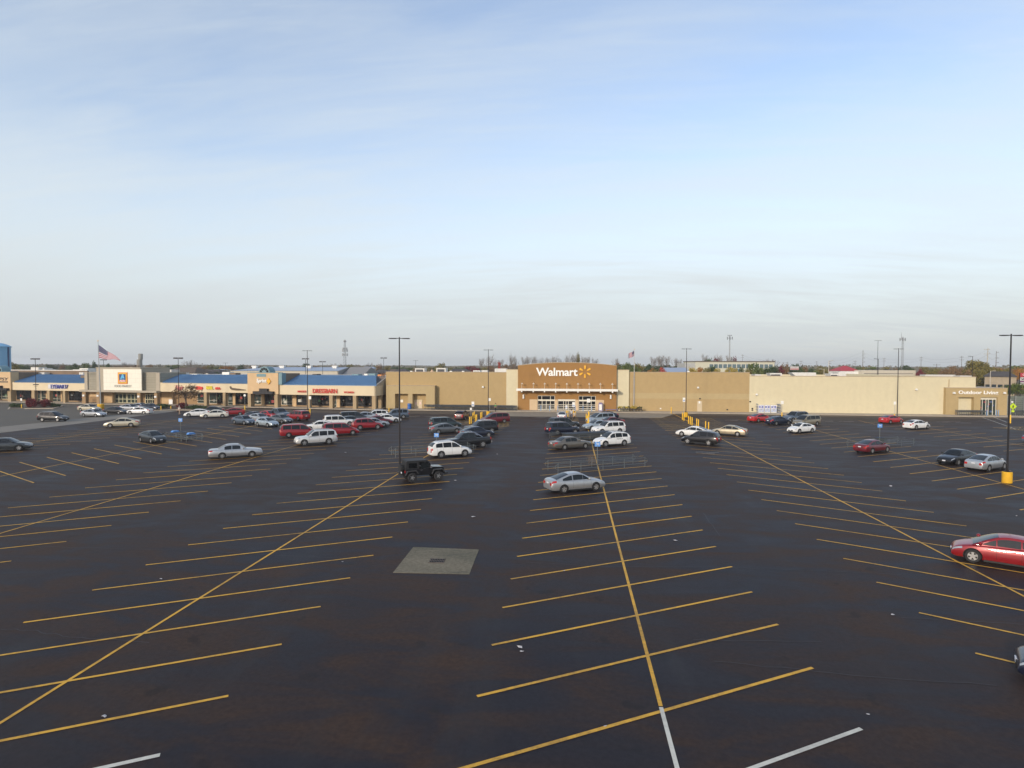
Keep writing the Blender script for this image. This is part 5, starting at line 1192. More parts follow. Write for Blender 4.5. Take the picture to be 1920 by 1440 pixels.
# lime pedestrian sign
p = G(1894, 793.5); h = hgt(1897, 748, p); t = root('crossing_sign', (p.x, p.y, 0), WW.ang, 'lime yellow diamond pedestrian crossing sign on a yellow post at the right', 'sign')
bollard_mb(1.5, .13).build('base_post', M_BOL, t, smooth=40); MB().tube((0, 0, 1.4), (0, 0, h), .035, n=6).build('pole', M_GALV, t)
M_LIME = mat('lime_sign', (.55, .72, .02), .5, var=.03); zc = hgt(1897, 762, p)
pl_ = MB().prism([(0, -.62), (.62, 0), (0, .62), (-.62, 0)], -.08, -.055).build('sign_plate', M_LIME, t, loc=(.35, 0, zc))
pm_ = MB().lathe([(.06, -.003), (.06, .003)], 8, (0, -.084, .27), 'y').prism([(-.06, .19), (.07, .19), (.16, -.02), (.09, -.05), (.07, -.0), (.05, -.1), (.17, -.38), (.09, -.38), (-.02, -.16), (-.12, -.38), (-.2, -.38), (-.07, -.08), (-.08, .0), (-.18, -.03), (-.17, -.09)], -.09, -.083); pm_.build('walker_mark', M_BLK, pl_)
MB().box(.12, .58, -.08, -.055, zc - 1.0, zc - .68).build('arrow_plate', M_LIME, t); MB().box(.05, .35, -.08, -.055, zc + .66, zc + .95).build('top_plate', M_WHITE, t)
# blue bollards before the doors, barrels, boxes
M_BLB = mat('light_blue_bollard', (.13, .27, .50), .5, var=.08); b0 = None
for i, q in enumerate((1014.3, 1031, 1045.8, 1078.7, 1093.4, 1109.7)):
    o = MB().lathe([(.07, 0), (.07, 1.15), (.05, 1.2)], 10).build('blue_bollard', M_BLB, smooth=40) if b0 is None else b0.copy()
    if b0 is None: b0 = o
    else: COL.objects.link(o)
    o.location = WW.pt(WW.x(q, -3.4), -3.4, .14); tag(o, f'{nth(i)} blue bollard from the left in front of the store doors', 'bollard', 'blue bollards at the store doors')
for i, q in enumerate((1851.5, 1869, 1873)):
    o = b0.copy(); COL.objects.link(o); o.location = WW.pt(WW.x(q, -2.5), -2.5, .14); tag(o, f'{nth(i)} blue bollard from the left in front of the garden shop doors', 'bollard', 'blue bollards at the garden shop')
o = MB().lathe([(.40, 0), (.43, .1), (.43, .55), (.41, .6), (.43, .65), (.43, 1.2), (.40, 1.25)], 18).build('barrel', mat('blue_plastic', (.02, .11, .38), .4, var=.06), smooth=40, loc=WW.pt(WW.x(767.5, -2.2), -2.2, .14)); tag(o, 'bright blue barrel standing between the two wall recesses', 'barrel')
t = root('drink_machine', WW.pt(WW.x(1126, -1.9), -1.9, .14), WW.ang, 'purple and white rounded collection machine by the right-hand doors', 'machine')
MB().prism([(-.42, 0), (.42, 0), (.42, 1.5), (.3, 1.85), (-.3, 1.85), (-.42, 1.5)], -.4, .4).build('body', mat('purple_grey', (.20, .17, .34), .5), t); MB().box(-.3, .3, -.43, -.402, .2, 1.5).build('front_panel', M_WHITE, t)
o = MB().box(-1.3, 1.3, -.3, .3, .35, .45).box(-1.2, -1.1, -.25, .25, 0, .35).box(1.1, 1.2, -.25, .25, 0, .35).build('bench', mat('purple_bench', (.15, .14, .28), .6), loc=WW.pt(WW.x(1147, -2.5), -2.5, .14), rot=WW.ang); tag(o, 'low purple-blue bench in front of the entrance front, right side', 'bench')
# three white ice boxes
for i, (a, b) in enumerate(((1422.3, 1433.3), (1433.9, 1445), (1445.6, 1457.3))):
    y = -1.2; x0, x1 = WW.x(a, y), WW.x(b, y); z1 = WW.z(1440, 759.6, y)
    t = root('ice_box', WW.pt((x0 + x1) / 2, y, .14), WW.ang, ['leftmost', 'middle', 'rightmost'][i] + ' of the three white ice boxes with blue letters at the cream wall', 'ice box', 'ice boxes at the cream wall')
    hw_ = (x1 - x0) / 2; H_ = z1 - .14
    MB().box(-hw_ + .03, hw_ - .03, 0, .95, 0, H_).build('cabinet', M_WHITE, t, bevel=.02)
    text_mesh('ICE', -hw_ + .12, hw_ - .12, H_ * .58, H_ * .92, -.03, .02, bold=.05).build('lettering', mat('ice_blue', (.10, .13, .42), .5), t)
    for s in (-1, 1): d_ = MB().box(s * hw_ * .06, s * hw_ * .88, -.04, -.003, .15, H_ * .5).build('door', mat('pale_blue_door', (.42, .47, .60), .4), t); MB().box(s * hw_ * .10, s * hw_ * .16, -.07, -.041, .5, .8).build('handle', M_DKM, d_)
for i, (a, b, lb) in enumerate(((1419.5, 1421.8, 'blue-grey gas bottle cage left of the ice boxes'), (1458.5, 1464.5, 'blue-grey gas bottle cage right of the ice boxes'))):
    y = -1.2; x0, x1 = WW.x(a, y), WW.x(b, y); w_ = x1 - x0; c_ = MB()
    for z_ in (0, .6, 1.2, 1.8): c_.box(0, w_, 0, .9, z_, z_ + .05)
    for k in range(int(w_ / .2) + 1): c_.box(k * .2, k * .2 + .04, -.01, .03, 0, 1.85)
    tag(c_.build('gas_cage', mat('cage_blue', (.16, .20, .32), .5, .3), loc=WW.pt(x0, y, .14), rot=WW.ang), lb, 'gas cage')
# ------------------------------------------------------------------ shopping carts
M_CART = mat('cart_wire', (.12, .13, .135), .5, .4, var=.12); M_CBLUE = mat('cart_blue', (.05, .08, .14), .5)
def cart_mesh():
    m = MB()
    A = [(-.42, -.24, .62), (.45, -.17, .70), (.45, .17, .70), (-.42, .24, .62)]; Bt = [(-.46, -.29, 1.0), (.52, -.21, .98), (.52, .21, .98), (-.46, .29, 1.0)]
    for q_ in (A, Bt):
        for i in range(4): m.tube(q_[i], q_[(i + 1) % 4], .020, n=4, cap=False)
    def L3(p, q_, t): return tuple(p[k] + (q_[k] - p[k]) * t for k in range(3))
    for i in range(4):
        for t_ in (0, .2, .4, .6, .8): m.tube(L3(A[i], A[(i + 1) % 4], t_), L3(Bt[i], Bt[(i + 1) % 4], t_), .014, n=3, cap=False)
    for t_ in (.33, .66):
        c4 = [L3(A[i], Bt[i], t_) for i in range(4)]
        for i in range(4): m.tube(c4[i], c4[(i + 1) % 4], .012, n=3, cap=False)
    for t_ in (.2, .4, .6, .8): m.tube(L3(A[0], A[1], t_), L3(A[3], A[2], t_), .012, n=3, cap=False)
    for s in (-1, 1):
        m.tube((-.46, s * .27, 1.0), (-.40, s * .25, .18), .022, n=5); m.tube((-.40, s * .25, .18), (.50, s * .16, .16), .022, n=5)
        for x in (-.38, .46): m.lathe([(.06, -.015), (.06, .015)], 8, (x, s * (.24 if x < 0 else .17), .06), 'y', 1)
    m.tube((-.56, -.27, 1.05), (-.56, .27, 1.05), .022, n=6, mi=2); m.tube((-.46, -.27, 1.0), (-.56, -.27, 1.05), .020, n=4); m.tube((-.46, .27, 1.0), (-.56, .27, 1.05), .020, n=4)
    return m
cart0 = cart_mesh().build('shopping_cart', [M_CART, M_BLK, M_CBLUE], fix=False); first_cart = [True]
def cart(p, ang, label, grp):
    o = cart0 if first_cart[0] else cart0.copy()
    if not first_cart[0]: COL.objects.link(o)
    first_cart[0] = False; o.location = p; o.rotation_euler = (0, 0, ang); o.name = 'shopping_cart'; return tag(o, label, 'shopping cart', grp)
# the long nested rows along the tan wall
xa, xb = WW.x(799, -2), WW.x(969, -2); n_ = int((xb - xa) / .30)
for i in range(n_):
    for yy in (-1.7, -2.9):
        if yy < -2 and i < 6: continue
        cart(WW.pt(xa + i * .30 + rnd.uniform(-.02, .02), yy + rnd.uniform(-.02, .02), .14), WW.ang + rnd.uniform(-.03, .03), 'wire shopping cart in the ' + ('back' if yy > -2 else 'front') + ' nested row along the tan wall', 'shopping carts along the tan wall')
for i in range(12): cart(WW.pt(WW.x(1798, -2) + i * .42, -2.0 + rnd.uniform(-.03, .03), .14), WW.ang, 'wire shopping cart in the row below the garden shop shutter', 'shopping carts at the garden shop')
# cart racks: a hooped rail pen set across the stalls with a sign on a mast
M_RAIL = mat('rack_rail', (.19, .215, .21), .45, .6, var=.1); M_CSIGN = mat('cart_sign_blue', (.10, .27, .62), .5, var=.04)
def rack(c, ang, length, label, sign_h, hood=(), mast=0.0, trash=False):
    t = root('cart_rack', (c.x, c.y, 0), ang, label, 'cart rack', 'cart racks'); hw_ = 1.0; hl_ = length / 2
    for s in (-1, 1):
        m = MB()
        for z_ in (.35, .62, .90): m.tube((-hl_, s * hw_, z_), (hl_, s * hw_, z_), .017, n=6)
        for e in (-1, 1): m.path([(e * hl_, s * hw_, .9), (e * (hl_ + .25), s * hw_, .78), (e * (hl_ + .28), s * hw_, .5), (e * hl_, s * hw_, .35)], .017, 6)
        m.build('side_rail', M_RAIL, t)
        for k in range(5):
            x = -hl_ + length * k / 4; MB().tube((x, s * hw_, 0), (x, s * hw_, 1.0 if k % 2 == 0 else .9), .024, n=6).build('post', M_RAIL, t)
    mr = MB().tube((-hl_, 0, .9), (hl_, 0, .9), .016, n=6).tube((-hl_, 0, .4), (hl_, 0, .4), .016, n=6); mr.build('centre_rail', M_RAIL, t)
    for x in ([-hl_ * .25, hl_ * .25] if sign_h > 3 else []):
        MB().path([(x, -hw_ * .9, 0), (x, -hw_ * .9, 2.1), (x, -hw_ * .8, 2.25), (x, hw_ * .8, 2.25), (x, hw_ * .9, 2.1), (x, hw_ * .9, 0)], .035, 6).build('hoop', M_RAIL, t)
    for x in hood: MB().prism([(-.5, .92), (-.3, 1.12), (.3, 1.12), (.5, .92), (.45, .89), (-.45, .89)], x - .28, x + .28, axis='x').build('hood', M_CSIGN, t)
    if sign_h < 2: return t
    ms = MB().tube((mast, 0, 0), (mast, 0, sign_h), .035, n=8).build('mast', M_RAIL, t)
    sp_ = MB().box(-.27, .27, -.03, .03, -.46, 0).build('cart_sign', M_CSIGN, t, loc=(mast, 0, sign_h), rot=-ang)
    for sg in (-1, 1):
        mk = MB(); yq = sg * .032; K = .68
        for a_, b_ in (((-.25, -.12), (-.15, -.14)), ((-.15, -.14), (-.08, -.40)), ((-.13, -.2), (.24, -.2)), ((.24, -.2), (.18, -.36)), ((-.09, -.37), (.18, -.37)), ((-.10, -.29), (.21, -.29))): mk.tube((a_[0] * K, yq, a_[1] * K), (b_[0] * K, yq, b_[1] * K), .012, n=4)
        mk.lathe([(.022, -.003), (.022, .003)], 8, (-.04, yq, -.32), 'y'); mk.lathe([(.022, -.003), (.022, .003)], 8, (.10, yq, -.32), 'y'); mk.build('cart_mark', M_WHITE, sp_)
    return t
def gsh(q, by, ty): p = G(q, by); return p, hgt(q, ty, p)
p, h = gsh(1119, 882, 831); rk1 = rack(G(1120, 878.5), R(30), 9.8, 'empty cart rack with a blue sign on its mast behind the silver sedan, centre', h, mast=0)
p, h = gsh(335.5, 828, 787); rack(G(345, 825), R(-30), 5.5, 'cart rack with blue hoods and tall blue sign at the left of the lot', h, hood=(1.9, -2.4), mast=-.9)
p, h = gsh(1647, 840, 796); rack(G(1652, 838), R(30), 9.5, 'cart rack with tall hoops and blue sign behind the dark red sedan', h, mast=-.3)
p, h = gsh(819, 846, 808.5); rack(G(812, 851), R(30), 9.0, 'cart rack with a low sign half hidden behind the white crossover', h, hood=(), mast=.4)
c = G(1118, 824); rack(c, R(30), 6.5, 'packed cart rack full of nested carts between the grey-brown sedan and the white crossover', 1.7, mast=.9)
u = Vector((math.cos(R(30)), math.sin(R(30)), 0)); nn_ = Vector((-u.y, u.x, 0))
for i in range(26):
    for s in (-.5, .5): cart(c + u * (-4.4 + i * .29) + nn_ * s, R(30), 'shopping cart nested in the packed rack behind the grey-brown sedan', 'shopping carts in the packed rack')
for i, (cc, a, k, lb) in enumerate(((G(340, 826), R(-30), 5, 'shopping cart in the rack under the left blue sign'), (G(1664, 836), R(30), 3, 'shopping cart in the rack behind the dark red sedan'))):
    u = Vector((math.cos(a), math.sin(a), 0)); n2 = Vector((-u.y, u.x, 0))
    for j in range(k): cart(cc + u * (j * .4 - .8) + n2 * .5, a, lb, 'shopping carts in the rack ' + str('left' if i == 0 else 'right'))
for j, q in enumerate((1037, 1042)): cart(G(q, 825 - j), R(30), 'loose shopping cart behind the navy suv', 'loose carts')
# dry shrub-like tumbleweed litter in the centre rack
t = MB(); r5 = random.Random(3)
for k in range(160):
    a = r5.uniform(0, 6.28); b = r5.uniform(-1, 1); q_ = math.sqrt(1 - b * b); d = Vector((math.cos(a) * q_, math.sin(a) * q_, b)) * r5.uniform(.2, .62); e = d + Vector((r5.uniform(-.2, .2), r5.uniform(-.2, .2), r5.uniform(-.2, .2))); t.tube(d, e, .012, n=3, cap=False)
tag(t.build('dry_bush', mat('dry_brown', (.20, .13, .07), .9), fix=False, loc=G(1110.5, 872) + Vector((0, 0, .55))), 'dry brown tangle of twigs caught in the empty centre cart rack', 'dry bush')
# litter
M_LIT = mat('paper_litter', (.42, .41, .42), .8, var=.1)
for i, (q, b, s, lb) in enumerate(((887, 970, .22, 'small white paper scrap on the asphalt above the concrete pad'), (975, 1214, .17, 'white plastic scrap on the near asphalt left of the centre row'), (978, 1222, .10, 'smaller white scrap just below the white plastic scrap'), (1673, 1153, .14, 'pale blue-white scrap on the asphalt at the lower right'), (1629, 1340, .08, 'tiny white scrap right of the lower white line'), (1670, 912, .2, 'white scrap in the right-hand lane below the dark red sedan'), (853, 901.5, .2, 'white scrap right of the off-roader'), (932, 852, .22, 'white scrap right of the white crossover'), (643, 1054, .1, 'tiny white scrap at the left row of stalls'), (302, 1086, .12, 'tiny pale scrap by the lower left stall lines'), (195, 1344, .12, 'small pale scrap at the lower left'), (1906, 968, .14, 'white scrap left of the lane at the far right'), (648, 849, .2, 'white scrap in the lane right of the silver suv'), (1135, 1362, .08, 'tiny white scrap near the bottom of the centre row'), (1058, 1071, .1, 'small white scrap on a stall line left of the centre line'), (1266, 1014, .16, 'thin white scrap right of the centre row'))):
    m = MB(); r6 = random.Random(i); vs = []
    for a in range(7): q_ = a / 7 * 6.283; rr_ = s * r6.uniform(.3, 1.0) ; vs.append((math.cos(q_) * rr_, math.sin(q_) * rr_ * .6, r6.uniform(0.015, s * .35)))
    m.add([(0, 0, s * .4)] + vs, [(0, 1 + k, 1 + (k + 1) % 7) for k in range(7)]); m.add([(0, 0, .014)] + vs, [(0, 1 + (k + 1) % 7, 1 + k) for k in range(7)])
    tag(m.build('paper_scrap', M_LIT, loc=G(q, b)), lb, 'litter', 'scraps of litter on the asphalt')
# ------------------------------------------------------------------ people
M_SKIN = mat('skin', (.42, .26, .19), .6, var=.03); M_HAIRG = mat('grey_hair', (.45, .43, .40), .9); M_HAIRD = mat('dark_hair', (.03, .02, .015), .8)
def skin_mesh(name, pts, edges, m, parent, sub=1):
    me = bpy.data.meshes.new(name); me.from_pydata([p[:3] for p in pts], edges, []); o = bpy.data.objects.new(name, me); COL.objects.link(o)
    sk = o.modifiers.new('s', 'SKIN'); sk.use_smooth_shade = True
    for i, p in enumerate(pts):
        r_ = p[3] if isinstance(p[3], tuple) else (p[3], p[3]); me.skin_vertices[0].data[i].radius = r_; me.skin_vertices[0].data[i].use_root = (i == 0)
    ss = o.modifiers.new('u', 'SUBSURF'); ss.levels = sub; ss.render_levels = sub
    nm = bpy.data.meshes.new_from_object(o.evaluated_get(bpy.context.evaluated_depsgraph_get())); o.modifiers.clear(); o.data = nm; nm.materials.clear(); nm.materials.append(m); nm.polygons.foreach_set('use_smooth', [True] * len(nm.polygons)); o.parent = parent; return o
def person(loc, ang, label, shirt, pants, hair, stride=.22, shorts=False, bag=None):
    t = root('person', loc, ang, label, 'person', 'people walking in the car park'); s = stride
    hipz, L1, L2 = .93, .46, .45
    pts = [(0, 0, hipz, (.15, .11)), (0, 0, 1.15, (.13, .10)), (.01, 0, 1.36, (.17, .11)), (.01, 0, 1.47, (.10, .08)), (.02, 0, 1.54, .055), (.03, 0, 1.62, (.078, .088)), (.035, 0, 1.70, (.080, .092)), (.03, 0, 1.75, .06)]
    ed = [(0, 1), (1, 2), (2, 3), (3, 4), (4, 5), (5, 6), (6, 7)]
    for sd_, ph in ((1, 1), (-1, -1)):
        b = len(pts); hx = ph * s
        pts += [(0, sd_ * .10, hipz - .08, .085), (hx * .6, sd_ * .11, .50, .060), (hx * 1.1 - (.1 if ph < 0 else 0), sd_ * .11, .10, .042), (hx * 1.1 + .05, sd_ * .11, .05, .040), (hx * 1.1 + .15, sd_ * .12, .035, .032)]
        ed += [(0, b), (b, b + 1), (b + 1, b + 2), (b + 2, b + 3), (b + 3, b + 4)]
        b = len(pts); ax_ = -ph * s
        pts += [(.0, sd_ * .20, 1.40, .055), (ax_ * .35, sd_ * .25, 1.13, .042), (ax_ * .8 + .06, sd_ * .25, .90, .032), (ax_ * .95 + .08, sd_ * .25, .83, (.022, .036)), (ax_ * 1.0 + .10, sd_ * .25, .76, (.018, .034))]
        ed += [(2, b), (b, b + 1), (b + 1, b + 2), (b + 2, b + 3), (b + 3, b + 4)]
    body = skin_mesh('body', pts, ed, M_SKIN, t, 1)
    g = .018
    sp = [(0, 0, .92, (.165, .125)), (0, 0, 1.15, (.148, .118)), (.01, 0, 1.36, (.185, .125)), (.01, 0, 1.46, (.11, .09))]; se = [(0, 1), (1, 2), (2, 3)]
    for sd_, ph in ((1, 1), (-1, -1)):
        ax_ = -ph * s; b = len(sp); sp += [(.0, sd_ * .20, 1.40, .072), (ax_ * .25, sd_ * .24, 1.20, .060)]; se += [(2, b), (b, b + 1)]
    skin_mesh('shirt', sp, se, shirt, t)
    lp = [(0, 0, .95, (.16, .12)), (0, 0, .88, (.15, .12))]; le = [(0, 1)]
    for sd_, ph in ((1, 1), (-1, -1)):
        hx = ph * s; b = len(lp); lp += [(0, sd_ * .10, hipz - .08, .10), (hx * .6, sd_ * .11, .50, .076)]; le += [(1, b), (b, b + 1)]
        if not shorts: lp += [(hx * 1.1 - (.1 if ph < 0 else 0), sd_ * .11, .12, .060)]; le += [(b + 1, b + 2)]
    skin_mesh('trousers', lp, le, pants, t)
    hr = MB(); n = 10
    hr.lathe([(.02, 1.835), (.07, 1.82), (.10, 1.77), (.104, 1.70), (.09, 1.66)], 12, (.012, 0, 0)); hr.build('hair', hair, t, smooth=60)
    for sd_ in (1, -1): MB().box(.0, .0, 0, 0, 0, 0) 
    MB().prism([(.115, 1.69), (.14, 1.665), (.115, 1.66)], -.012, .012).build('nose', M_SKIN, body)
    MB().box(.117, .123, -.025, .025, 1.632, 1.642).build('mouth', mat('lips', (.30, .12, .10), .6), body)
    for sd_ in (-1, 1): MB().lathe([(.010, -.008), (.010, .008)], 6, (.112, sd_ * .032, 1.705), 'y').build('eye', M_BLK, body)
    for sd_ in (1, -1):                                    # fingers at each hand
        ph = sd_; ax_ = -ph * s; hx_, hy_, hz_ = ax_ * 1.0 + .10, sd_ * .25, .745; fg = MB()
        for k in range(4): fg.tube((hx_ - .025 + k * .018, hy_, hz_ + .01), (hx_ - .02 + k * .02, hy_ - sd_ * .012, hz_ - .065 + abs(k - 1.5) * .008), .009, .007, 5)
        fg.tube((hx_ + .03, hy_, hz_ + .05), (hx_ + .055, hy_ - sd_ * .01, hz_ - .0), .010, .008, 5); fg.build('fingers', M_SKIN, body, smooth=True)
        MB().prism([(hx := ph * s * 1.1 + (0 if ph > 0 else -.1) - .07, .0), (hx + .28, .0), (hx + .27, .05), (hx + .12, .10), (hx, .09)], sd_ * .115 - .05, sd_ * .115 + .05).build('shoe', M_WHITE if shorts else M_BLK, t)
    if bag: MB().box(-.02, .18, -.34, -.28, .55, .92).build('bag', bag, t)
    return t
person(G(336.5, 777.8), R(-100), 'person in a light top and beige trousers walking below the bare tree', mat('light_top', (.55, .50, .44), .8), mat('beige_trousers', (.36, .27, .19), .85), M_HAIRG, bag=M_BLK)
person(WW.pt(WW.x(929.3, -4.8), -4.8, .02), R(80), 'person in a green shirt and dark trousers by the long cart row', mat('green_shirt', (.06, .26, .08), .8), M_DKM, M_HAIRD, stride=.12)
person(G(1071.5, 785.5), R(95), 'person in a pale grey shirt walking to the doors beside the white sedan', mat('pale_shirt', (.50, .52, .52), .8), mat('jeans', (.06, .08, .14), .8), M_HAIRD)
person(G(1077, 790), R(95), 'person in a beige shirt behind the one in pale grey', mat('beige_shirt', (.48, .42, .32), .8), M_DKM, M_HAIRD, stride=.15)
# ------------------------------------------------------------------ plants near the shops
def leaf_mat(name, col, col2):
    m = mat(name, col, .8, var=0); nt = m.node_tree; b = nt.nodes['Principled BSDF']
    oi = nt.nodes.new('ShaderNodeNewGeometry'); r = nt.nodes.new('ShaderNodeMix'); r.data_type = 'RGBA'
    r.inputs[6].default_value = (*col, 1); r.inputs[7].default_value = (*col2, 1); nt.links.new(oi.outputs['Random Per Island'], r.inputs[0]); nt.links.new(r.outputs[2], b.inputs['Base Color'])
    b.inputs['Specular IOR Level'].default_value = .2
    return m
LEAF = dict(green=leaf_mat('leaf_green', (0.058, 0.090, 0.026), (0.145, 0.174, 0.043)), dark=leaf_mat('leaf_dark_green', (0.029, 0.055, 0.023), (0.080, 0.109, 0.043)), olive=leaf_mat('leaf_olive', (0.123, 0.113, 0.036), (0.232, 0.189, 0.058)),
   orange=leaf_mat('leaf_orange', (0.290, 0.123, 0.026), (0.435, 0.217, 0.043)), red=leaf_mat('leaf_red', (0.348, 0.043, 0.036), (0.493, 0.102, 0.058)), yellow=leaf_mat('leaf_yellow', (0.290, 0.232, 0.043), (0.435, 0.319, 0.072)), brown=leaf_mat('leaf_brown', (0.160, 0.099, 0.049), (0.246, 0.160, 0.087)), maroon=leaf_mat('leaf_maroon', (0.109, 0.017, 0.023), (0.203, 0.043, 0.051)))
M_BARK = mat('bark', (.09, .07, .055), .95, var=.25, scale=3); M_TWIG = mat('pale_twigs', (.21, .18, .155), .95, var=.2, scale=3)
def crown(mb, c, rad, n, rr, leaf=.30, clumps=14, flat=.8):
    cs = []
    for i in range(clumps):
        a = rr.uniform(0, 6.283); z = rr.uniform(-.75, 1); q = math.sqrt(max(0, 1 - z * z)); k = rr.uniform(.35, .85)
        cs.append((Vector((math.cos(a) * q * k * rad[0], math.sin(a) * q * k * rad[1], z * k * rad[2])), rr.uniform(.28, .52)))
    for i in range(n):
        cc, s = rr.choice(cs); v = Vector((rr.gauss(0, 1), rr.gauss(0, 1), rr.gauss(0, 1))).normalized() * (rr.random() ** .4) * s
        p = Vector(c) + cc + Vector((v.x * rad[0], v.y * rad[1], v.z * rad[2] * flat))
        a = Vector((rr.gauss(0, 1), rr.gauss(0, 1), rr.gauss(0, .7))).normalized(); b = a.cross(Vector((rr.gauss(0, 1), rr.gauss(0, 1), rr.gauss(0, 1)))).normalized(); l = leaf * rr.uniform(.6, 1.3)
        mb.add([p - a * l, p + b * l * .6, p + a * l, p - b * l * .6], [(0, 1, 2, 3)])
def limbs(mb, h, spread, rr, n=6, r0=.22, z0=.3):
    mb.tube((0, 0, 0), (0, 0, h * .55), r0, r0 * .55, 7)
    for i in range(n):
        a = rr.uniform(0, 6.283); z = h * rr.uniform(z0, .55); p = (0, 0, z); q = (math.cos(a) * spread * .45, math.sin(a) * spread * .45, z + h * .2); e = (math.cos(a + .3) * spread * .75, math.sin(a + .3) * spread * .75, z + h * .36)
        mb.tube(p, q, r0 * .4, r0 * .25, 5, cap=False); mb.tube(q, e, r0 * .25, r0 * .08, 4, cap=False)
def bare(mb, h, rr, spread=.3, depth=5, r0=.2):
    def go(p, d, l, r, k):
        q = p + d * l; mb.tube(p, q, r, r * .65, 5 if k < 2 else 3, cap=False)
        if k >= depth: return
        for i in range(3 if k < 4 else 2):
            nd = (d + Vector((rr.gauss(0, spread), rr.gauss(0, spread), rr.gauss(.06, .14)))).normalized(); go(q, nd, l * rr.uniform(.66, .86), r * .6, k + 1)
    go(Vector((0, 0, 0)), Vector((0, 0, 1)), h * .25, r0, 0)
def proto_tree(kind, leafkey, seed):
    """unit tree of height 10, crown about 8 wide, as (crown mesh, trunk mesh)"""
    rr = random.Random(seed); tr = MB(); cr = MB()
    if kind == 'bare': bare(tr, 11, rr, .30, 6, .30); limbs_m = None
    else:
        limbs(tr, 10, 4, rr)
        if kind == 'round': crown(cr, (0, 0, 6.1), (4.3, 4.3, 4.0), 1500, rr, .34, 20)
        elif kind == 'tall': crown(cr, (0, 0, 5.8), (3.0, 3.0, 4.4), 1300, rr, .33, 18)
        elif kind == 'cone': [crown(cr, (0, 0, 2 + i * 1.5), (3.0 - i * .5, 3.0 - i * .5, 1.5), 260, rr, .3, 7) for i in range(5)]
        elif kind == 'sparse': crown(cr, (0, 0, 6), (4.2, 4.2, 4.0), 620, rr, .30, 18); bare(tr, 9.4, rr, .30, 4, .16)
    a = tr.build('trunk', M_BARK if kind != 'bare' else M_TWIG, fix=False)
    b = cr.build('crown', LEAF[leafkey], fix=False) if cr.v else None
    return a, b
PT = {}
def tree(p, h, w_, kind, leafkey, label, group=None, name=None, rz=None):
    seed = rnd.randrange(3); key = (kind, seed)
    if key not in PT: PT[key] = proto_tree(kind, 'green', 40 + seed * 7 + len(kind))
    a, b = PT[key]
    t = root(name or ('bare_tree' if kind == 'bare' else 'tree'), (p.x, p.y, 0), rnd.uniform(0, 6.28), label, 'tree', group)
    s = (w_ / 8, w_ / 8, h / 10)
    for o, nm in ((a, 'trunk'), (b, 'crown')):
        if o is None: continue
        c = o.copy(); COL.objects.link(c); c.parent = t; c.scale = s; c.name = nm
        if nm == 'crown': c.material_slots[0].link = 'OBJECT'; c.material_slots[0].material = LEAF[leafkey]
    return t
# islands
def island(name_, pts, z=.15):
    slab('island_kerb', pts, z, M_CONC); c = sum((Vector((p[0], p[1])) for p in pts), Vector((0, 0))) / len(pts)
    q = [c + (Vector((p[0], p[1])) - c) * .94 for p in pts]; sheet('island_mulch', q, z + .01, mat('mulch', (.10, .075, .05), .95, var=.4, scale=3))
def pxg(*a): return [G(*p) for p in a]
island('a', pxg((14, 768.5), (45, 766.8), (100, 766.6), (118, 762), (108, 758.5), (40, 759.5), (18, 763)))
island('b', pxg((282, 770.2), (330, 769), (392, 770.5), (408, 765), (396, 761.5), (330, 761), (290, 763)))
def shrub(q, by, wpx, hpx, key, label, n=900, leaf=.13):
    p = G(q, by); d = p.dot(FWD); w_ = wpx * mpp(d) / 2; h = hpx * mpp(d); rr = random.Random(int(q)); cr = MB(); st = MB()
    crown(cr, (0, 0, h * .50), (w_ * 1.15, w_ * .7, h * .68), n, rr, leaf * 1.15, 26, 1)
    for i in range(7): st.tube((rr.uniform(-w_, w_) * .3, rr.uniform(-.3, .3), 0), (rr.uniform(-w_, w_) * .7, rr.uniform(-.5, .5), h * .7), .03, .015, 4)
    t = root('shrub', (p.x, p.y, .15), WS.ang, label, 'shrub', 'shrubs on the kerbed islands'); cr.build('foliage', LEAF[key], t, fix=False); st.build('stems', M_BARK, t, fix=False); return t
shrub(61, 765, 26, 15.5, 'maroon', 'dark red shrub left of the old lamp post, on the left island', 1900); shrub(83, 764.5, 24, 15, 'maroon', 'dark red shrub right of the old lamp post, on the left island', 1700)
shrub(33, 764.8, 27, 6.5, 'dark', 'low green shrub at the left end of the left island'); shrub(100, 764, 26, 6.5, 'dark', 'low green shrub at the right end of the left island')
shrub(305, 766.5, 30, 6.5, 'dark', 'low green shrub between the two yellow posts on the tree island'); shrub(342, 766.5, 22, 9, 'maroon', 'dark reddish shrub under the bare tree'); shrub(368, 768, 40, 6, 'dark', 'low green hedge right of the bare tree')
p = G(349, 768); tree(p, hgt(349, 716, p), 54 * mpp(p.dot(FWD)), 'sparse', 'brown', 'small nearly bare tree with reddish-brown leaves before the shop signs', name='small_tree')
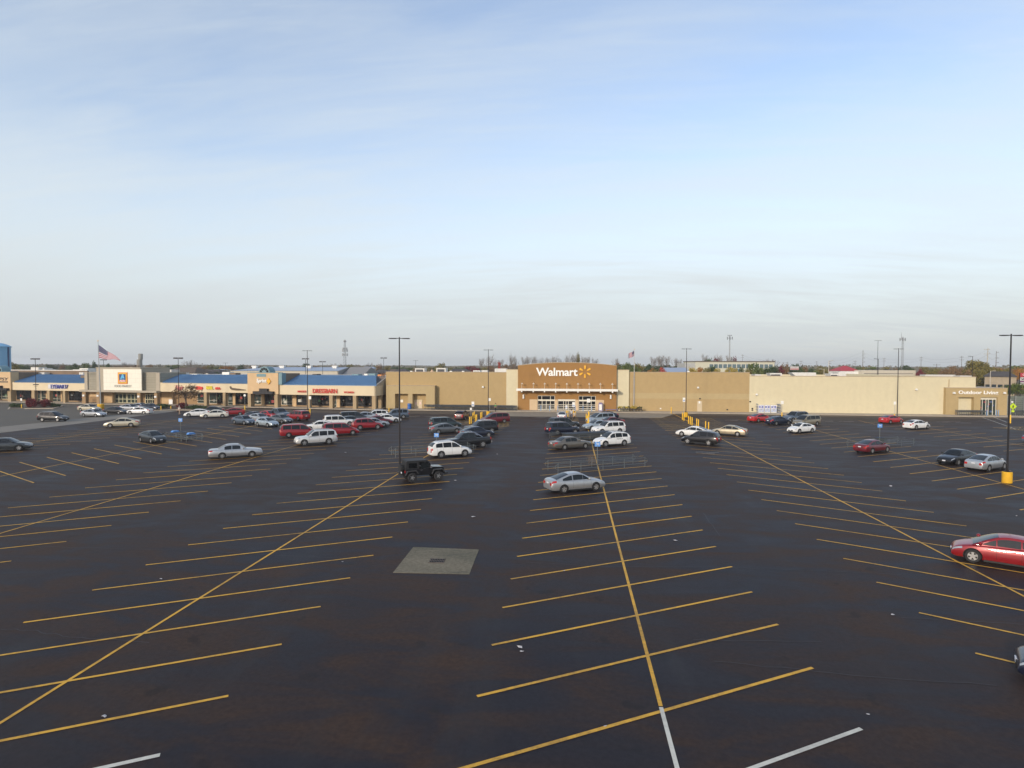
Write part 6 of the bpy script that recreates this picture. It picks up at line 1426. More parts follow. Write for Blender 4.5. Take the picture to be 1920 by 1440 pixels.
# mums for sale on the pallets
rr = random.Random(4); x0, x1 = WW.x(1158.5, -2), WW.x(1204, -2); n_ = 0
t = root('plant_rack', WW.pt((x0 + x1) / 2, -2.2, .14), WW.ang, 'low dark rack under the yellow flowers by the tan wall', 'rack'); hw_ = (x1 - x0) / 2
fr = MB(); 
for k in range(9): fr.box(-hw_ + k * hw_ / 4 - .03, -hw_ + k * hw_ / 4 + .03, -.5, -.45, 0, .5).box(-hw_ + k * hw_ / 4 - .03, -hw_ + k * hw_ / 4 + .03, .45, .5, 0, .5)
fr.build('legs', M_DKM, t); MB().box(-hw_, hw_, -.5, .5, .42, .5).build('shelf', M_DKM, t)
for i in range(14):
    x = x0 + (x1 - x0) * (i + .5) / 14; big = i in (8, 9); key = 'yellow' if i not in (3, 6, 11, 12, 13) else 'dark'
    cr = MB(); crown(cr, (0, 0, .38 if not big else .5), (.27, .3, .28 if not big else .5), 170, rr, .07, 8)
    t = root('potted_flowers', WW.pt(x, -2.2 + rr.uniform(-.2, .2), .645), WW.ang, f'{nth(i)} plant from the left on the flower rack, ' + ('yellow flowers' if key == 'yellow' else 'dark green leaves'), 'potted plant', 'potted plants on the rack')
    cr.build('flowers', LEAF[key] if key != 'yellow' else leaf_mat('mum_yellow', (.55, .40, .02), (.35, .28, .03)), t, fix=False); MB().lathe([(.11, 0), (.15, .2), (.16, .22)], 10).build('pot', mat('pot_dark', (.05, .03, .02), .8), t)
# ------------------------------------------------------------------ big flag on the left
p = G(189, 767); h = hgt(184.5, 640, p); d = p.dot(FWD)
t = root('flagpole', (p.x, p.y, 0), math.atan2(RGT.y, RGT.x), 'tall pale flagpole on a yellow concrete base before the grocery store', 'flagpole')
MB().lathe([(.62, 0), (.66, .05), (.66, 1.05), (.55, 1.15)], 20).build('base', M_BASEY, t, smooth=40)
MB().tube((0, 0, 1.1), (-.35, 0, h), .14, .05, 10).build('pole', mat('pole_silver', (.42, .43, .42), .35, .5, var=.04), t, smooth=True); MB().lathe([(.01, .15), (.12, .07), (.12, -.05), (.01, -.12)], 10, (-.35, 0, h + .1)).build('ball', M_SPK, t)
zf = hgt(187, 646.5, p)
tag(us_flag(MB(), (-.22, 0, zf), (1, .05), 4.7, 2.85, 3.45, .93, .22).build('flag', FLAGM, smooth=True, loc=(p.x, p.y, 0), rot=math.atan2(RGT.y, RGT.x)), 'large striped flag blowing to the right from the tall pole', 'flag')
# ------------------------------------------------------------------ towers
M_WT = mat('water_tower_blue', (.20, .43, .64), .5, var=.05, scale=.3); RA = math.atan2(RGT.y, RGT.x)
p = P(-5, 700, 215); z0 = P(-5, 650, 215).z; z1 = P(-5, 642.5, 215).z; r_ = 20.5 * mpp(215)
t = root('water_tower', (p.x, p.y, 0), RA, 'light blue cylindrical water tower at the left edge', 'water tower')
MB().lathe([(r_, 0), (r_, z0)], 40).build('tank', M_WT, t, smooth=40); MB().lathe([(r_ + .28, z0 - .15), (r_ + .3, z0 + .05), (r_ * .8, z0 + (z1 - z0) * .5), (r_ * .45, z0 + (z1 - z0) * .86), (.3, z1)], 40).build('roof', M_WT, t, smooth=30)
MB().box(r_ * .96, r_ * 1.04, -.1, .5, 0, z0).build('drain_pipe', mat('dark_blue_pipe', (.02, .05, .14), .5), t)
p = P(262.5, 700, 420); t = root('water_tower', (p.x, p.y, 0), RA, 'small distant concrete tower with a cylindrical top behind the grocery store', 'water tower')
ht = P(262.5, 664, 420).z; zm = P(262.5, 674, 420).z; rr_ = 3.8 * mpp(420); mt = mat('aged_concrete', (.26, .25, .22), .9, var=.15)
MB().lathe([(rr_, zm), (rr_, ht), (rr_ * .9, ht + .3)], 16, (.6, 0, 0)).build('tank', mt, t, smooth=40); MB().lathe([(rr_ * 1.25, 0), (rr_ * 1.2, zm)], 12, (-.2, 0, 0)).build('shaft', mt, t, smooth=40)
M_LAT = mat('lattice_grey', (.30, .31, .32), .6, .4, var=.05)
def lattice(q, ty, d, w0, w1, label, plat=(), guy=False, mono=False):
    p = P(q, 700, d); h = P(q, ty, d).z; t = root('radio_tower', (p.x, p.y, 0), RA, label, 'radio tower', 'radio towers on the horizon'); m = MB()
    if mono: m.tube((0, 0, 0), (0, 0, h), w0, w1, 8)
    else:
        n = int(h / (w0 * 1.4)) + 4
        cs = [(math.cos(R(90 + 120 * i)), math.sin(R(90 + 120 * i))) for i in range(3)]
        for k in range(n):
            a = w0 + (w1 - w0) * k / n; b = w0 + (w1 - w0) * (k + 1) / n; za, zb2 = h * k / n, h * (k + 1) / n
            for i in range(3):
                j = (i + 1) % 3; m.tube((cs[i][0] * a, cs[i][1] * a, za), (cs[i][0] * b, cs[i][1] * b, zb2), .055, n=4, cap=False); m.tube((cs[i][0] * a, cs[i][1] * a, za), (cs[j][0] * b, cs[j][1] * b, zb2), .045, n=3, cap=False); m.tube((cs[i][0] * b, cs[i][1] * b, zb2), (cs[j][0] * b, cs[j][1] * b, zb2), .045, n=3, cap=False)
    m.build('mast', M_LAT, t, fix=False)
    for (py_, rad, hh) in plat:
        z = P(q, py_, d).z; a = MB()
        for i in range(6):
            c, s = math.cos(R(60 * i)), math.sin(R(60 * i)); a.box(c * rad - .12, c * rad + .12, s * rad - .12, s * rad + .12, z - hh / 2, z + hh / 2); a.tube((0, 0, z), (c * rad, s * rad, z), .05, n=4)
        a.build('antennas', M_LAT, t)
    return t
lattice(647, 637, 330, 1.5, .35, 'lattice radio tower with dishes behind the pale warehouse', ((640, .6, 1), (654, 1.2, 1.4), (657.5, 1.4, 1.5), (665, 1.5, 1.5)))
lattice(1367.5, 629, 420, .55, .3, 'slim cell tower with a crown of antennas above the long flat building', ((629, 1.4, .8), (634, 1.9, 2.0)), mono=True)
lattice(1691, 632, 260, .55, .4, 'guyed lattice mast with a platform near the top, right side', ((636.5, 1.1, 1.3),)); 
p = P(1691.5, 700, 260); tag(MB().tube((0, 0, 30 - 8), (0, 0, P(1691, 623, 260).z), .12, .05, 6).build('antenna_whip', M_LAT, loc=(p.x, p.y + 1.2, 0)), 'thin whip antenna topping the guyed mast on the right', 'antenna')
lattice(565 + 181, 680, 400, .5, .3, 'very small distant mast left of the rooftop units', mono=True) if False else None
# utility poles and wires
M_WOOD = mat('pole_wood', (.16, .13, .11), .9, var=.2); M_PALE = mat('pole_pale', (.42, .38, .30), .9, var=.1)
UP = [(1501.5, 676, 420, 'n'), (1531, 677, 430, 'n'), (1555.5, 676, 430, 'n'), (1603, 676, 380, 'a'), (1617.3, 656.5, 300, 'b'), (1657, 671, 420, 'n'), (1726.5, 668.5, 380, 'n'), (1756, 682, 300, 'x'), (1802.5, 667.5, 330, 'n'), (1849.5, 652, 210, 'p'), (1867, 658.5, 260, 'd'), (1720, 686, 420, 'x'), (1669, 684, 420, 'x'), (1476, 678, 420, 'n'), (1391.5, 664.5, 420, 'n')]
posts = []
for i, (q, ty, d, k) in enumerate(sorted(UP)):
    p = P(q, 700, d); h = P(q, ty, d).z; t = root('utility_pole', (p.x, p.y, 0), RA, f'{nth(i)} utility pole from the left on the right-hand horizon' + {'p': ', tall and pale', 'b': ', with bracket arms', 'd': ', dark with stubs'}.get(k, ''), 'utility pole', 'utility poles on the horizon')
    pm = M_PALE if k == 'p' else M_WOOD; MB().tube((0, 0, 0), (.3 if k == 'p' else 0, 0, h), .17 if k != 'p' else .26, .09, 8).build('pole', pm, t)
    a = MB()
    for z in {'x': (h - .6,), 'b': (h - 2, h - 4, h - 6), 'd': (h - .5, h - 3, h - 5)}.get(k, (h - .6, h - 2.2)):
        l = 1.8 if k == 'x' else 1.1; a.box(-l if k in 'xnap' else 0, l, -.06, .06, z - .06, z + .06)
        for x in (-l * .9 if k in 'xnap' else l * .5, l * .9): a.tube((x, 0, z), (x, 0, z + .25), .05, n=4)
    a.build('crossarm', pm, t)
    if k in 'nbpd': posts.append((p, h))
for lvl in (.7, 2.6):
    for i, ((a, ha), (b, hb)) in enumerate(zip(posts[:-1], posts[1:])):
        if (a - b).length > 260: continue
        m = MB(); A = Vector((a.x, a.y, ha - lvl)); B2 = Vector((b.x, b.y, hb - lvl)); n = 8; pts = [A.lerp(B2, k / n) - Vector((0, 0, 1.2 * (1 - (2 * k / n - 1) ** 2))) for k in range(n + 1)]
        m.path(pts, .022, 3); tag(m.build('power_line', M_WOOD, fix=False), f'{"upper" if lvl < 1 else "lower"} thin wire between the {nth(i)} and {nth(i + 1)} wired utility poles', 'power line', 'power lines on the right')
# ------------------------------------------------------------------ buildings behind
M_MROOF = mat('pale_blue_metal_roof', (.34, .40, .50), .5, .2, var=.05, scale=.2); M_MWALL = mat('cream_metal_wall', (.55, .50, .40), .8, var=.04); M_MEND = mat('grey_metal_wall', (.26, .25, .24), .8, var=.05)
M_DROOF = mat('dark_shingles', (.075, .065, .06), .9, var=.2); M_BRROOF = mat('brown_shingles', (.13, .095, .07), .9, var=.2); M_WIN = glass('far_window', (.03, .04, .05), .1)
def frame_at(q, d, ang=0.0):
    p = P(q, 700, d); return Vector((p.x, p.y, 0)), RA + ang
def house(q, d, wpx, eave, ridge, rm, wm, label, depth=9, gable_front=False, ang=0.0, name='house', cat='house', grp=None, wins=3):
    o, a = frame_at(q, d, ang); t = root(name, o, a, label, cat, grp); w_ = wpx * mpp(d) / 2; ze = P(q, eave, d).z; zr = P(q, ridge, d + depth / 2).z
    MB().box(-w_, w_, 0, depth, 0, ze).build('wall', wm, t); ov = .35
    if gable_front: r_ = MB().prism([(-w_ - ov, ze), (0, zr), (w_ + ov, ze), (w_ + ov - .3, ze - .1), (0, zr - .25), (-w_ - ov + .3, ze - .1)], -ov, depth + ov); MB().prism([(-w_, ze), (0, zr - .3), (w_, ze)], 0, depth).build('gable', wm, t)
    else:
        r_ = MB(); i_ = min(w_ * .45, depth * .4) if rm is not M_MROOF else 0
        r_.add([(-w_ - ov, -ov, ze), (w_ + ov, -ov, ze), (w_ + ov, depth + ov, ze), (-w_ - ov, depth + ov, ze), (-w_ + i_, depth / 2, zr), (w_ - i_, depth / 2, zr)], [(0, 1, 5, 4), (1, 2, 5), (2, 3, 4, 5), (3, 0, 4), (0, 3, 2, 1)])
    r_.build('roof', rm, t)
    for k in range(wins):
        x = -w_ + 2 * w_ * (k + .5) / wins; wn = MB().box(x - .5, x + .5, -.05, -.002, ze * .35, ze * .7).build('window', M_WIN, t); MB().box(x - .6, x + .6, -.1, -.051, ze * .35 - .15, ze * .35).build('sill', wm, wn)
    return t
# big warehouse behind the strip: long wall, low slope roof, four vents, grey end on the right
d = 215; L0, L1, L2 = P(432, 697, d), P(633, 697, d), P(690, 697, d + 12)
o = Vector((P(432, 700, d).x, P(432, 700, d).y, 0)); e = Vector((P(633, 700, d).x, P(633, 700, d).y, 0)); wl = (e - o).length; wa = math.atan2(e.y - o.y, e.x - o.x)
t = root('warehouse', o, wa, 'long pale warehouse with light blue metal roof and white roof vents behind the shops', 'warehouse')
ze = P(560, 695.3, d).z; zr = P(560, 688.3, d + 14).z
MB().box(0, wl, 0, 28, 0, ze).build('wall', M_MWALL, t)
MB().add([(-.3, -.3, ze), (wl + .2, -.3, ze), (wl + .2, 14, zr), (8, 14, zr), (-.3, 28.3, ze), (wl + .2, 28.3, ze)], [(0, 1, 2, 3), (3, 2, 5, 4), (0, 3, 4), (0, 4, 5, 1)]).build('roof', M_MROOF, t)
MB().prism([(0, 0), (28, 0), (28, ze), (14, zr - .05), (0, ze)], wl + .2, wl + .35, axis='x').build('end_wall', M_MEND, t)
MB().prism([(-2, ze - 2.4), (14, zr + .1), (30, ze - 1.8), (30, 0), (-2, 0)], wl + 1, wl + 9, axis='x').build('annex', M_MEND, t)
for q in (478.5, 530, 580.5, 628.5):
    x = (P(q, 700, d + 11) - P(432, 700, d)).dot(Vector((math.cos(wa), math.sin(wa), 0))); v = MB().box(x - .75, x + .75, 10, 11.6, zr - 1.2, P(q, 688, d + 11).z + .2).build('roof_vent', M_WHITE, t); MB().box(x - .95, x + .95, 9.8, 11.8, P(q, 687.6, d + 11).z, P(q, 686.6, d + 11).z + .2).build('cap', M_WHITE, v)
house(333, 205, 62, 699.5, 688.8, M_BRROOF, mat('house_cream', (.45, .40, .33), .8), 'low house with a wide dark brown hip roof behind the tree island', 14); house(385, 220, 52, 699, 692.6, M_DROOF, mat('house_grey', (.30, .29, .27), .8), 'house with a long dark roof behind the blue roofed shops', 10)
house(430 - 43, 200, 16, 702, 697.2, M_DROOF, M_WHITE, 'small white gabled house front above the blue shop roof', 8, True, wins=1); house(405, 260, 24, 693.3, 692.4, M_MROOF, M_MWALL, 'flat pale shed among the trees left of the warehouse', 8, wins=2)
house(712, 240, 26, 699, 693, M_DROOF, mat('house_brick', (.22, .12, .08), .8), 'dark roofed house between the warehouse and the superstore', 10); house(678 + 11, 300, 18, 691.5, 687.6, M_MROOF, M_MWALL, 'tiny pale roofed building beyond the warehouse end', 8, wins=2)
house(750, 250, 24, 697.5, 691.5, M_DROOF, mat('house_tan', (.35, .28, .2), .8), 'dark roofed house just left of the first rooftop units', 10); house(860, 260, 40, 697, 691.3, M_DROOF, mat('house_grey', (.30, .29, .27), .8), 'wide dark roofed house between the rooftop units', 12); house(735, 262, 16, 696, 692, M_BRROOF, M_MWALL, 'small brown roofed house right of the tall lamp post', 8, wins=2)
# long flat office at the right
o, a = frame_at(1378, 285); t = root('office_building', o, a, 'long flat-roofed cream office block with a window band and blue lower panels', 'office building')
w_ = 148 * mpp(285) / 2; z1 = P(1378, 678.4, 285).z; z2 = P(1378, 683, 285).z; z3 = P(1378, 690.3, 285).z
MB().box(-w_, w_, 0, 20, 0, z1).build('wall', mat('office_cream', (.56, .54, .42), .8, var=.04), t); MB().box(-w_ - .3, w_ + .3, -.4, 20.3, z1, z1 + .35).build('roof_edge', M_BRROOF, t)
for k in range(14):
    x = -w_ + .35 * w_ + k * (1.62 * w_) / 14; wn = MB().box(x, x + 1.62 * w_ / 14 - .35, -.06, -.003, z3, z2).build('window', mat('office_glass', (.12, .17, .19), .2, var=.1), t); MB().box(x - .12, x, -.12, -.061, z3, z2).build('mullion', M_WHITE, wn)
MB().box(.02 * w_ - 4, .02 * w_ + 1.5, -.1, -.004, 0, z3 - .3).build('lower_panel', mat('office_blue', (.14, .27, .42), .6), t); MB().box(-w_ - 5, -w_ + .2, .3, 14, 0, P(1378, 681.2, 285).z).build('side_wing', mat('grey_wing', (.42, .42, .40), .8), t)
house(1272, 250, 42, 699, 689.3, M_MROOF, mat('blue_end', (.16, .22, .36), .8), 'pale gabled metal building with a blue end wall right of the flagpole trees', 12, wins=1)
# red roofed restaurant and the long cream shop behind the superstore
o, a = frame_at(1594.5, 240); t = root('restaurant', o, a, 'restaurant with a bright red hip roof behind the cream wall', 'restaurant')
w_ = 38 * mpp(240) / 2; ze = P(1594, 695.6, 240).z; zr = P(1594, 685.8, 244).z
MB().box(-w_ + .3, w_ - .3, 0, 9, 0, ze).build('wall', M_WHITE, t); MB().add([(-w_, -.4, ze), (w_, -.4, ze), (w_, 9.4, ze), (-w_, 9.4, ze), (-.6, 4.5, zr), (.6, 4.5, zr)], [(0, 1, 5, 4), (1, 2, 5), (2, 3, 4, 5), (3, 0, 4), (0, 3, 2, 1)]).build('roof', mat('red_roof', (.40, .035, .045), .6, var=.06), t)
MB().box(-w_ - 2, w_ - .3, -3, -.01, 0, P(1594, 696.5, 238).z).build('front_wing', M_WHITE, t)
o, a = frame_at(1666, 235); t = root('shop_building', o, a, 'long low cream shop building right of the red-roofed restaurant', 'shop building'); w_ = 102 * mpp(235) / 2
MB().box(-w_, w_, 0, 18, 0, P(1666, 694.3, 235).z).build('wall', M_MWALL, t)
for x in (-.6, -.35, .1, .3): MB().box(x * w_, x * w_ + 1.4, 3, 5, P(1666, 695, 235).z - .2, P(1666, 692.8, 238).z).build('rooftop_unit', M_RTUD, t)
MB().box(-w_ * .9, w_ * .9, -.06, -.003, P(1666, 701, 235).z, P(1666, 700.2, 235).z).build('trim_band', M_DROOF, t)
# house and road at the far right, price sign, fenced garden yard
house(1876, 165, 46, 706.4, 696.3, M_DROOF, mat('stone_house', (.34, .28, .20), .9, var=.15, scale=1), 'stone-faced low building with a dark hip roof at the far right', 10, wins=5, ang=-R(38))
a, b, c, d_ = P(1829, 700, 1), 0, 0, 0
sheet('grass', [G(1815, 730), G(2100, 742), G(2150, 708), G(1815, 704)], .0 - .02, mat('verge_grass', (.075, .10, .035), .95, var=.3, scale=.3), 'structure')
sheet('road', [G(1700, 714.6), G(2150, 719), G(2150, 715.4), G(1700, 711.6)], .0, mat('far_road', (.16, .16, .155), .9, var=.1)); sheet('road_shoulder', [G(1700, 710.4), G(2150, 714.2), G(2150, 713.6), G(1700, 709.9)], .004, mat('pale_path', (.35, .34, .30), .9))
for q, by, col, lb in ((1873, 719.5, 'teal', 'dark car passing on the far road at the right'), (1886, 721.5, 'white', 'pale car parked before the stone house'), ): pass
p = G(1916, 745); t = root('price_sign', (p.x, p.y, 0), RA, 'tall roadside sign with a red header and white price panels at the right edge', 'sign'); d = p.dot(FWD)
z = lambda py_: P(1916, py_, d).z; k = mpp(d)
MB().box(-5.2 * k, 12 * k, -.15, .15, z(732), z(699)).build('frame', M_DKM, t)
hd = MB().box(-5 * k, 12 * k, -.2, -.155, z(707), z(699.3)).build('header', mat('sign_red', (.45, .04, .05), .5), t); text_mesh('QE', -1.2 * k, 5 * k, z(704.5), z(701), -.23, .02).build('lettering', M_LETW, hd)
pn = MB().box(-4.6 * k, 12 * k, -.2, -.155, z(714), z(707.8)).build('price_panel', M_WHITE, t); text_mesh('247', -3.5 * k, 3 * k, z(713.4), z(709), -.22, .02, bold=.05).build('digits', M_BLK, pn)
pn = MB().box(-4.6 * k, 12 * k, -.2, -.155, z(716.6), z(714.3)).build('purple_band', mat('sign_purple', (.18, .04, .14), .6), t)
pn = MB().box(-4.6 * k, 12 * k, -.2, -.155, z(724), z(717)).build('price_panel', M_WHITE, t); text_mesh('53', -2.5 * k, 3.5 * k, z(723.4), z(718), -.22, .02, bold=.05).build('digits', M_BLK, pn)
MB().box(-4.6 * k, 12 * k, -.2, -.155, z(731), z(727)).build('red_footer', mat('sign_red', (.45, .04, .05), .5), t); MB().box(-4 * k, -3 * k, -.1, .1, 0, z(732)).box(8 * k, 9 * k, -.1, .1, 0, z(732)).build('legs', M_DKM, t)
# mesh fence of the garden yard
x0 = WW.x(1890.5, 0); t = root('garden_yard_fence', WW.pt(x0, .3, 0), WW.ang, 'tall grey-green mesh fence of the garden yard right of the garden shop', 'fence'); hF = WW.z(1905, 742)
for k in range(9): MB().box(k * 1.6, k * 1.6 + .09, -.04, .05, 0, hF).build('post', M_GALV, t)
m = MB()
for k in range(10): m.box(.1, 12.8, -.01, .01, .2 + k * (hF - .3) / 10, .23 + k * (hF - .3) / 10)
for k in range(64): m.box(.1 + k * .2, .12 + k * .2, -.012, .012, .1, hF)
m.build('mesh_panel', M_GALV, t); MB().box(0, 12.8, 1.2, 1.3, 0, hF * .96).build('screen_cloth', mat('green_screen', (.12, .14, .11), .95, var=.2, scale=.6), t)
for i in range(16): cart(WW.pt(x0 + .6 + i * .45, -1.2, .14), WW.ang, 'wire shopping cart along the garden yard fence at the right edge', 'shopping carts at the yard fence')
# ------------------------------------------------------------------ trees behind, left to right
groups = {}
TL = []
def T_(q, top, wpx, d, kind, key): TL.append((q, top, wpx, d, kind, key))
r7 = random.Random(11)
# left edge to the warehouse
for q, top, w_, d, k, c in [(24, 677, 26, 260, 'round', 'olive'), (40, 682, 24, 330, 'round', 'green'), (8, 684, 30, 280, 'round', 'brown'), (52, 684, 22, 420, 'round', 'dark'), (72, 685.5, 26, 430, 'round', 'olive'), (96, 682, 18, 380, 'round', 'dark'), (116, 681, 14, 380, 'tall', 'brown'), (128, 686, 22, 430, 'round', 'green'), (141, 680.5, 20, 330, 'round', 'dark'), (161, 681, 20, 330, 'round', 'green'), (177, 679, 12, 360, 'tall', 'dark'), (190, 685, 24, 420, 'round', 'olive'), (202, 680.5, 14, 330, 'round', 'dark'), (220, 685.5, 26, 430, 'round', 'brown'), (233, 678, 22, 380, 'bare', ''), (245, 682, 22, 380, 'bare', ''), (240, 686, 26, 300, 'round', 'brown'), (255, 685, 18, 260, 'round', 'brown'), (280, 684.5, 18, 330, 'round', 'brown'), (300, 686.5, 26, 430, 'round', 'olive'), (316, 683.5, 16, 330, 'round', 'dark'), (330, 684, 18, 360, 'round', 'green'), (346, 686, 20, 400, 'round', 'olive'), (357, 675.5, 22, 330, 'bare', ''), (367, 677, 18, 330, 'bare', ''), (375, 686, 26, 380, 'round', 'brown'), (392, 685.5, 24, 400, 'round', 'olive'), (408, 685.5, 22, 400, 'round', 'green'), (424, 687, 24, 400, 'round', 'orange'), (400, 690, 28, 240, 'round', 'olive'), (407, 696, 16, 205, 'round', 'dark'), (372, 690, 22, 260, 'round', 'brown'), (436, 687, 22, 420, 'round', 'brown'), (452, 682, 12, 420, 'round', 'dark'), (463, 684, 14, 420, 'bare', ''), (474, 686, 18, 430, 'round', 'brown'),
                          (515, 685.5, 16, 420, 'round', 'dark'), (548, 687, 20, 480, 'round', 'dark'), (574, 681.5, 20, 330, 'round', 'dark'), (590, 686.5, 20, 480, 'round', 'brown'), (616, 683, 16, 380, 'bare', ''), (628, 681.5, 18, 380, 'bare', ''), (638, 681, 18, 380, 'bare', ''), (655, 684, 16, 380, 'round', 'olive'), (672, 684, 12, 380, 'bare', ''), (690, 678.5, 7, 330, 'bare', ''), (697, 678.5, 7, 330, 'bare', ''), (684, 687, 14, 320, 'round', 'olive'), (698, 690, 18, 300, 'round', 'orange'), (711, 684, 16, 380, 'tall', 'brown'), (727, 686, 16, 380, 'round', 'olive'), (742, 688, 20, 420, 'round', 'dark')]:
    T_(q, top, w_, d, k, c)
for q in range(755, 900, 13): T_(q + r7.uniform(-3, 3), r7.uniform(687.3, 689.5), 20, r7.uniform(400, 520), 'round', r7.choice(['dark', 'olive', 'brown', 'green']))
T_(825.5, 679, 20, 330, 'round', 'olive'); T_(882, 687, 26, 300, 'round', 'maroon'); T_(893, 688.5, 20, 280, 'round', 'maroon'); T_(907, 687, 20, 300, 'round', 'olive'); T_(936, 676, 18, 290, 'cone', 'red'); T_(920, 686, 16, 300, 'round', 'brown')
for q, top in [(906, 672), (917, 668), (926, 672), (942, 674), (957, 667), (966, 669), (980, 670), (990, 668), (1003, 666), (1014, 669), (1027, 671), (1038, 669), (1050, 670), (1063, 667), (1073, 669), (1083, 665), (1093, 669), (1104, 670), (1112, 672)]: T_(q, top, 20, r7.uniform(290, 340), 'bare', '')
T_(1084, 664.5, 9, 300, 'tall', 'olive')
for q in range(948, 1130, 14): T_(q, r7.uniform(681, 686), 22, 360, 'round', r7.choice(['brown', 'olive', 'maroon', 'brown']))
for q, top, w_, d, k, c in [(1156, 672, 17, 330, 'bare', ''), (1158, 676, 14, 330, 'tall', 'brown'), (1148, 683, 16, 360, 'round', 'dark'), (1164, 683, 20, 330, 'round', 'green'), (1175, 678, 18, 280, 'round', 'green'), (1188, 684, 22, 300, 'round', 'dark'), (1196, 679.5, 22, 270, 'round', 'olive'), (1190, 688, 24, 230, 'round', 'green'), (1215, 681, 22, 300, 'round', 'dark'), (1232, 684, 22, 330, 'round', 'dark'), (1250, 684, 22, 340, 'round', 'dark'), (1268, 684.5, 22, 340, 'round', 'green'), (1284, 683, 20, 340, 'round', 'dark'), (1296, 679, 18, 320, 'round', 'dark'), (1224, 690, 20, 240, 'round', 'orange'), (1243, 687.3, 15, 235, 'round', 'red'), (1228, 693, 18, 215, 'round', 'olive'),
                          (1222, 669.5, 22, 330, 'bare', ''), (1234, 667.5, 20, 330, 'bare', ''), (1244, 667, 20, 330, 'bare', ''), (1254, 668.5, 18, 330, 'bare', ''), (1266, 672, 20, 340, 'bare', ''), (1276, 673.5, 16, 340, 'bare', ''), (1318, 665, 20, 330, 'bare', ''), (1329, 670.5, 18, 320, 'round', 'dark'), (1350, 667, 22, 340, 'bare', ''), (1364, 667, 22, 340, 'bare', ''), (1343, 672, 14, 340, 'round', 'maroon'), (1376, 672, 14, 340, 'tall', 'maroon'), (1298, 687.5, 20, 250, 'round', 'yellow'), (1313, 689, 16, 240, 'round', 'orange'), (1326, 690, 18, 235, 'round', 'olive'), (1336, 684, 18, 235, 'round', 'dark'), (1345, 691, 16, 225, 'round', 'yellow'), (1366, 686, 16, 235, 'round', 'yellow'), (1377, 690, 18, 228, 'round', 'yellow'), (1390, 688, 10, 235, 'round', 'dark'), (1402, 690, 18, 228, 'round', 'olive'), (1412, 681.5, 26, 230, 'round', 'green'), (1424, 690, 22, 220, 'round', 'green'), (1440, 687, 24, 225, 'round', 'dark'), (1452, 684, 22, 240, 'round', 'dark'), (1462, 685, 14, 250, 'round', 'maroon'), (1440, 672, 22, 330, 'bare', ''), (1450, 674, 18, 330, 'bare', ''), (1472, 684, 20, 250, 'tall', 'brown'), (1488, 680.5, 22, 280, 'round', 'dark'), (1500, 686, 18, 300, 'round', 'green'), (1510, 685.5, 18, 300, 'round', 'brown'), (1522, 688, 16, 260, 'round', 'dark'), (1530, 690, 14, 240, 'tall', 'green'), (1545, 690, 24, 260, 'round', 'olive'), (1560, 688, 20, 330, 'round', 'brown'), (1574, 683, 20, 360, 'bare', ''), (1590, 683, 20, 360, 'bare', ''), (1540, 687.5, 20, 360, 'round', 'olive'), (1610, 688, 16, 330, 'round', 'green'), (1622, 686.5, 18, 300, 'round', 'olive'), (1636, 685, 20, 290, 'round', 'green'), (1662, 686, 16, 300, 'round', 'olive'), (1678, 689, 16, 330, 'round', 'brown'), (1697, 685, 20, 260, 'round', 'dark'), (1708, 688, 14, 280, 'round', 'dark'), (1724, 691, 16, 230, 'round', 'maroon')]:
    T_(q, top, w_, d, k, c)
for q in range(1735, 1925, 11): T_(q + r7.uniform(-3, 3), r7.uniform(687.5, 691.5), 20, r7.uniform(205, 270), 'round', r7.choice(['olive', 'brown', 'orange', 'olive', 'brown', 'green']))
for q, top, w_, d, k, c in [(1833, 668.5, 40, 195, 'tall', 'olive'), (1822, 676, 30, 198, 'round', 'olive'), (1844, 678, 28, 196, 'round', 'olive'), (1852, 688, 24, 190, 'round', 'olive'), (1838, 694, 24, 178, 'round', 'olive'), (1818, 692, 22, 180, 'round', 'brown'), (1786, 686, 16, 240, 'round', 'brown'), (1887, 689.5, 28, 330, 'round', 'brown'), (1906, 685.5, 26, 330, 'round', 'green'), (1920, 684, 26, 300, 'round', 'olive'), (1868, 690, 26, 260, 'round', 'orange'), (1904, 717, 34, 148, 'round', 'green')]:
    T_(q, top, w_, d, k, c)
COLN = {'': 'grey', 'olive': 'olive green', 'green': 'green', 'dark': 'dark green', 'brown': 'brown-tinged', 'orange': 'orange', 'red': 'bright red', 'maroon': 'dark maroon', 'yellow': 'yellow'}
def zone(q):
    for x, s in ((150, 'left of the big flag'), (270, 'behind the grocery store'), (470, 'behind the left blue shop roofs'), (690, 'behind the pale warehouse'), (905, 'behind the tan wall rooftop units'), (1135, 'above the brown entrance front'), (1300, 'behind the right tan wall'), (1460, 'around the long office block'), (1560, 'left of the red roof'), (1740, 'right of the red roof')):
        if q < x: return s
    return 'at the far right'
cnt = {}
for q, top, wpx, d, kind, key in sorted(TL, key=lambda a: a[0]):
    kk = (('bare ' if kind == 'bare' else '') + COLN[key], zone(q)); cnt[kk] = cnt.get(kk, 0) + 1
tot = dict(cnt); cnt = {}
for q, top, wpx, d, kind, key in sorted(TL, key=lambda a: a[0]):
    nm = ('bare ' if kind == 'bare' else '') + COLN[key]; kk = (nm, zone(q)); i = cnt.get(kk, 0); cnt[kk] = i + 1
    p = P(q, 700, d); h = max(2.5, P(q, top, d).z) * 1.03
    lab = (f'{nth(i)} {nm} tree from the left {zone(q)}' if tot[kk] > 1 else f'{nm} tree {zone(q)}') + (', near the horizon' if d > 350 else '')
    tree(p, h, wpx * mpp(d) * 1.12, kind, key or 'green', lab, 'trees behind the stores')
for a, b in PT.values():
    bpy.data.objects.remove(a)
    if b: bpy.data.objects.remove(b)
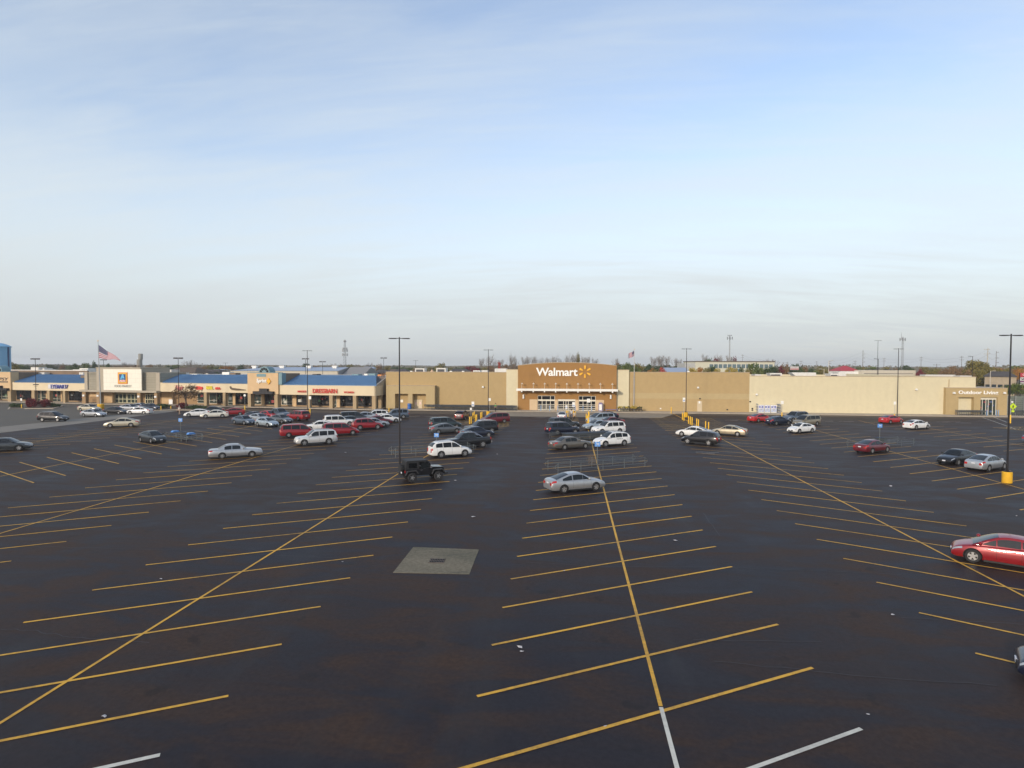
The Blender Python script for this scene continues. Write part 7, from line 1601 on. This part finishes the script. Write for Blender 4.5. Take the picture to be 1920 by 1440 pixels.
# far wood that reads as one dark line along the horizon
fw = MB(); r8 = random.Random(21)
for i in range(9000):
    q = r8.uniform(-120, 2040); d = r8.uniform(560, 1500); p = P(q, 700, d)
    hmax = 8.5 + 1.2 * math.sin(q * .021) + .8 * math.sin(q * .067 + 1) + (1.5 if q > 1500 else 0) + r8.uniform(-1.5, 1.2)
    z = r8.uniform(.35, 1) * hmax; l = r8.uniform(1.0, 2.3); a = r8.uniform(0, 3.14); c, s = math.cos(a) * l, math.sin(a) * l
    fw.add([(p.x - c, p.y - s, z - l * .3), (p.x, p.y, z - l * .8), (p.x + c, p.y + s, z), (p.x + c * .2, p.y, z + l * .7)], [(0, 1, 2, 3)])
for i in range(140):
    q = -120 + i * 2160 / 139; p = P(q, 700, 1550); q2 = P(q + 2160 / 139, 700, 1550); z = 9.2 + .8 * math.sin(i * .7); fw.add([(p.x, p.y, 0), (q2.x, q2.y, 0), (q2.x, q2.y + 60, 0), (p.x, p.y + 60, 0), (p.x, p.y, z), (q2.x, q2.y, z), (q2.x, q2.y + 60, z), (p.x, p.y + 60, z)], [(0, 1, 5, 4), (4, 5, 6, 7), (3, 7, 6, 2)])
o = fw.build('distant_wood', leaf_mat('far_leaf', (.085, .085, .055), (.15, .125, .075)), fix=False); o['kind'] = 'stuff'; tag(o, 'dark line of distant woodland along the whole horizon', 'woodland')
# dark hatched sign among the trees
p = P(1489.5, 700, 215); t = root('billboard', (p.x, p.y, 0), RA, 'small white and pink billboard on posts before the dark green tree', 'billboard'); k = mpp(215); zt_, z0_ = P(1489, 687, 215).z, P(1489, 693.6, 215).z
MB().box(-8 * k, 8 * k, -.1, .1, z0_, zt_).build('panel', mat('billboard_white', (.50, .47, .45), .7, var=.15), t); MB().box(-7.7 * k, 7.7 * k, -.13, -.101, z0_ + .1, z0_ + .5).build('stripe', mat('billboard_pink', (.5, .2, .2), .7), t); MB().box(-6.3 * k, -5.8 * k, -.1, .1, 0, z0_).box(4 * k, 4.5 * k, -.1, .1, 0, z0_).build('posts', M_DKM, t)
# ------------------------------------------------------------------ the air
def add_haze():
    m = bpy.data.materials.new('haze_air'); m.use_nodes = True; nt = m.node_tree; nt.nodes.clear()
    o = nt.nodes.new('ShaderNodeOutputMaterial'); v = nt.nodes.new('ShaderNodeVolumePrincipled')
    v.inputs['Color'].default_value = (.93, .95, .97, 1); v.inputs['Density'].default_value = .00024; v.inputs['Anisotropy'].default_value = .1
    nt.links.new(v.outputs[0], o.inputs['Volume'])
    h = MB().box(-3900, 3900, -3900, 3900, -1.05, 48).build('haze', m); h['kind'] = 'stuff'
add_haze()
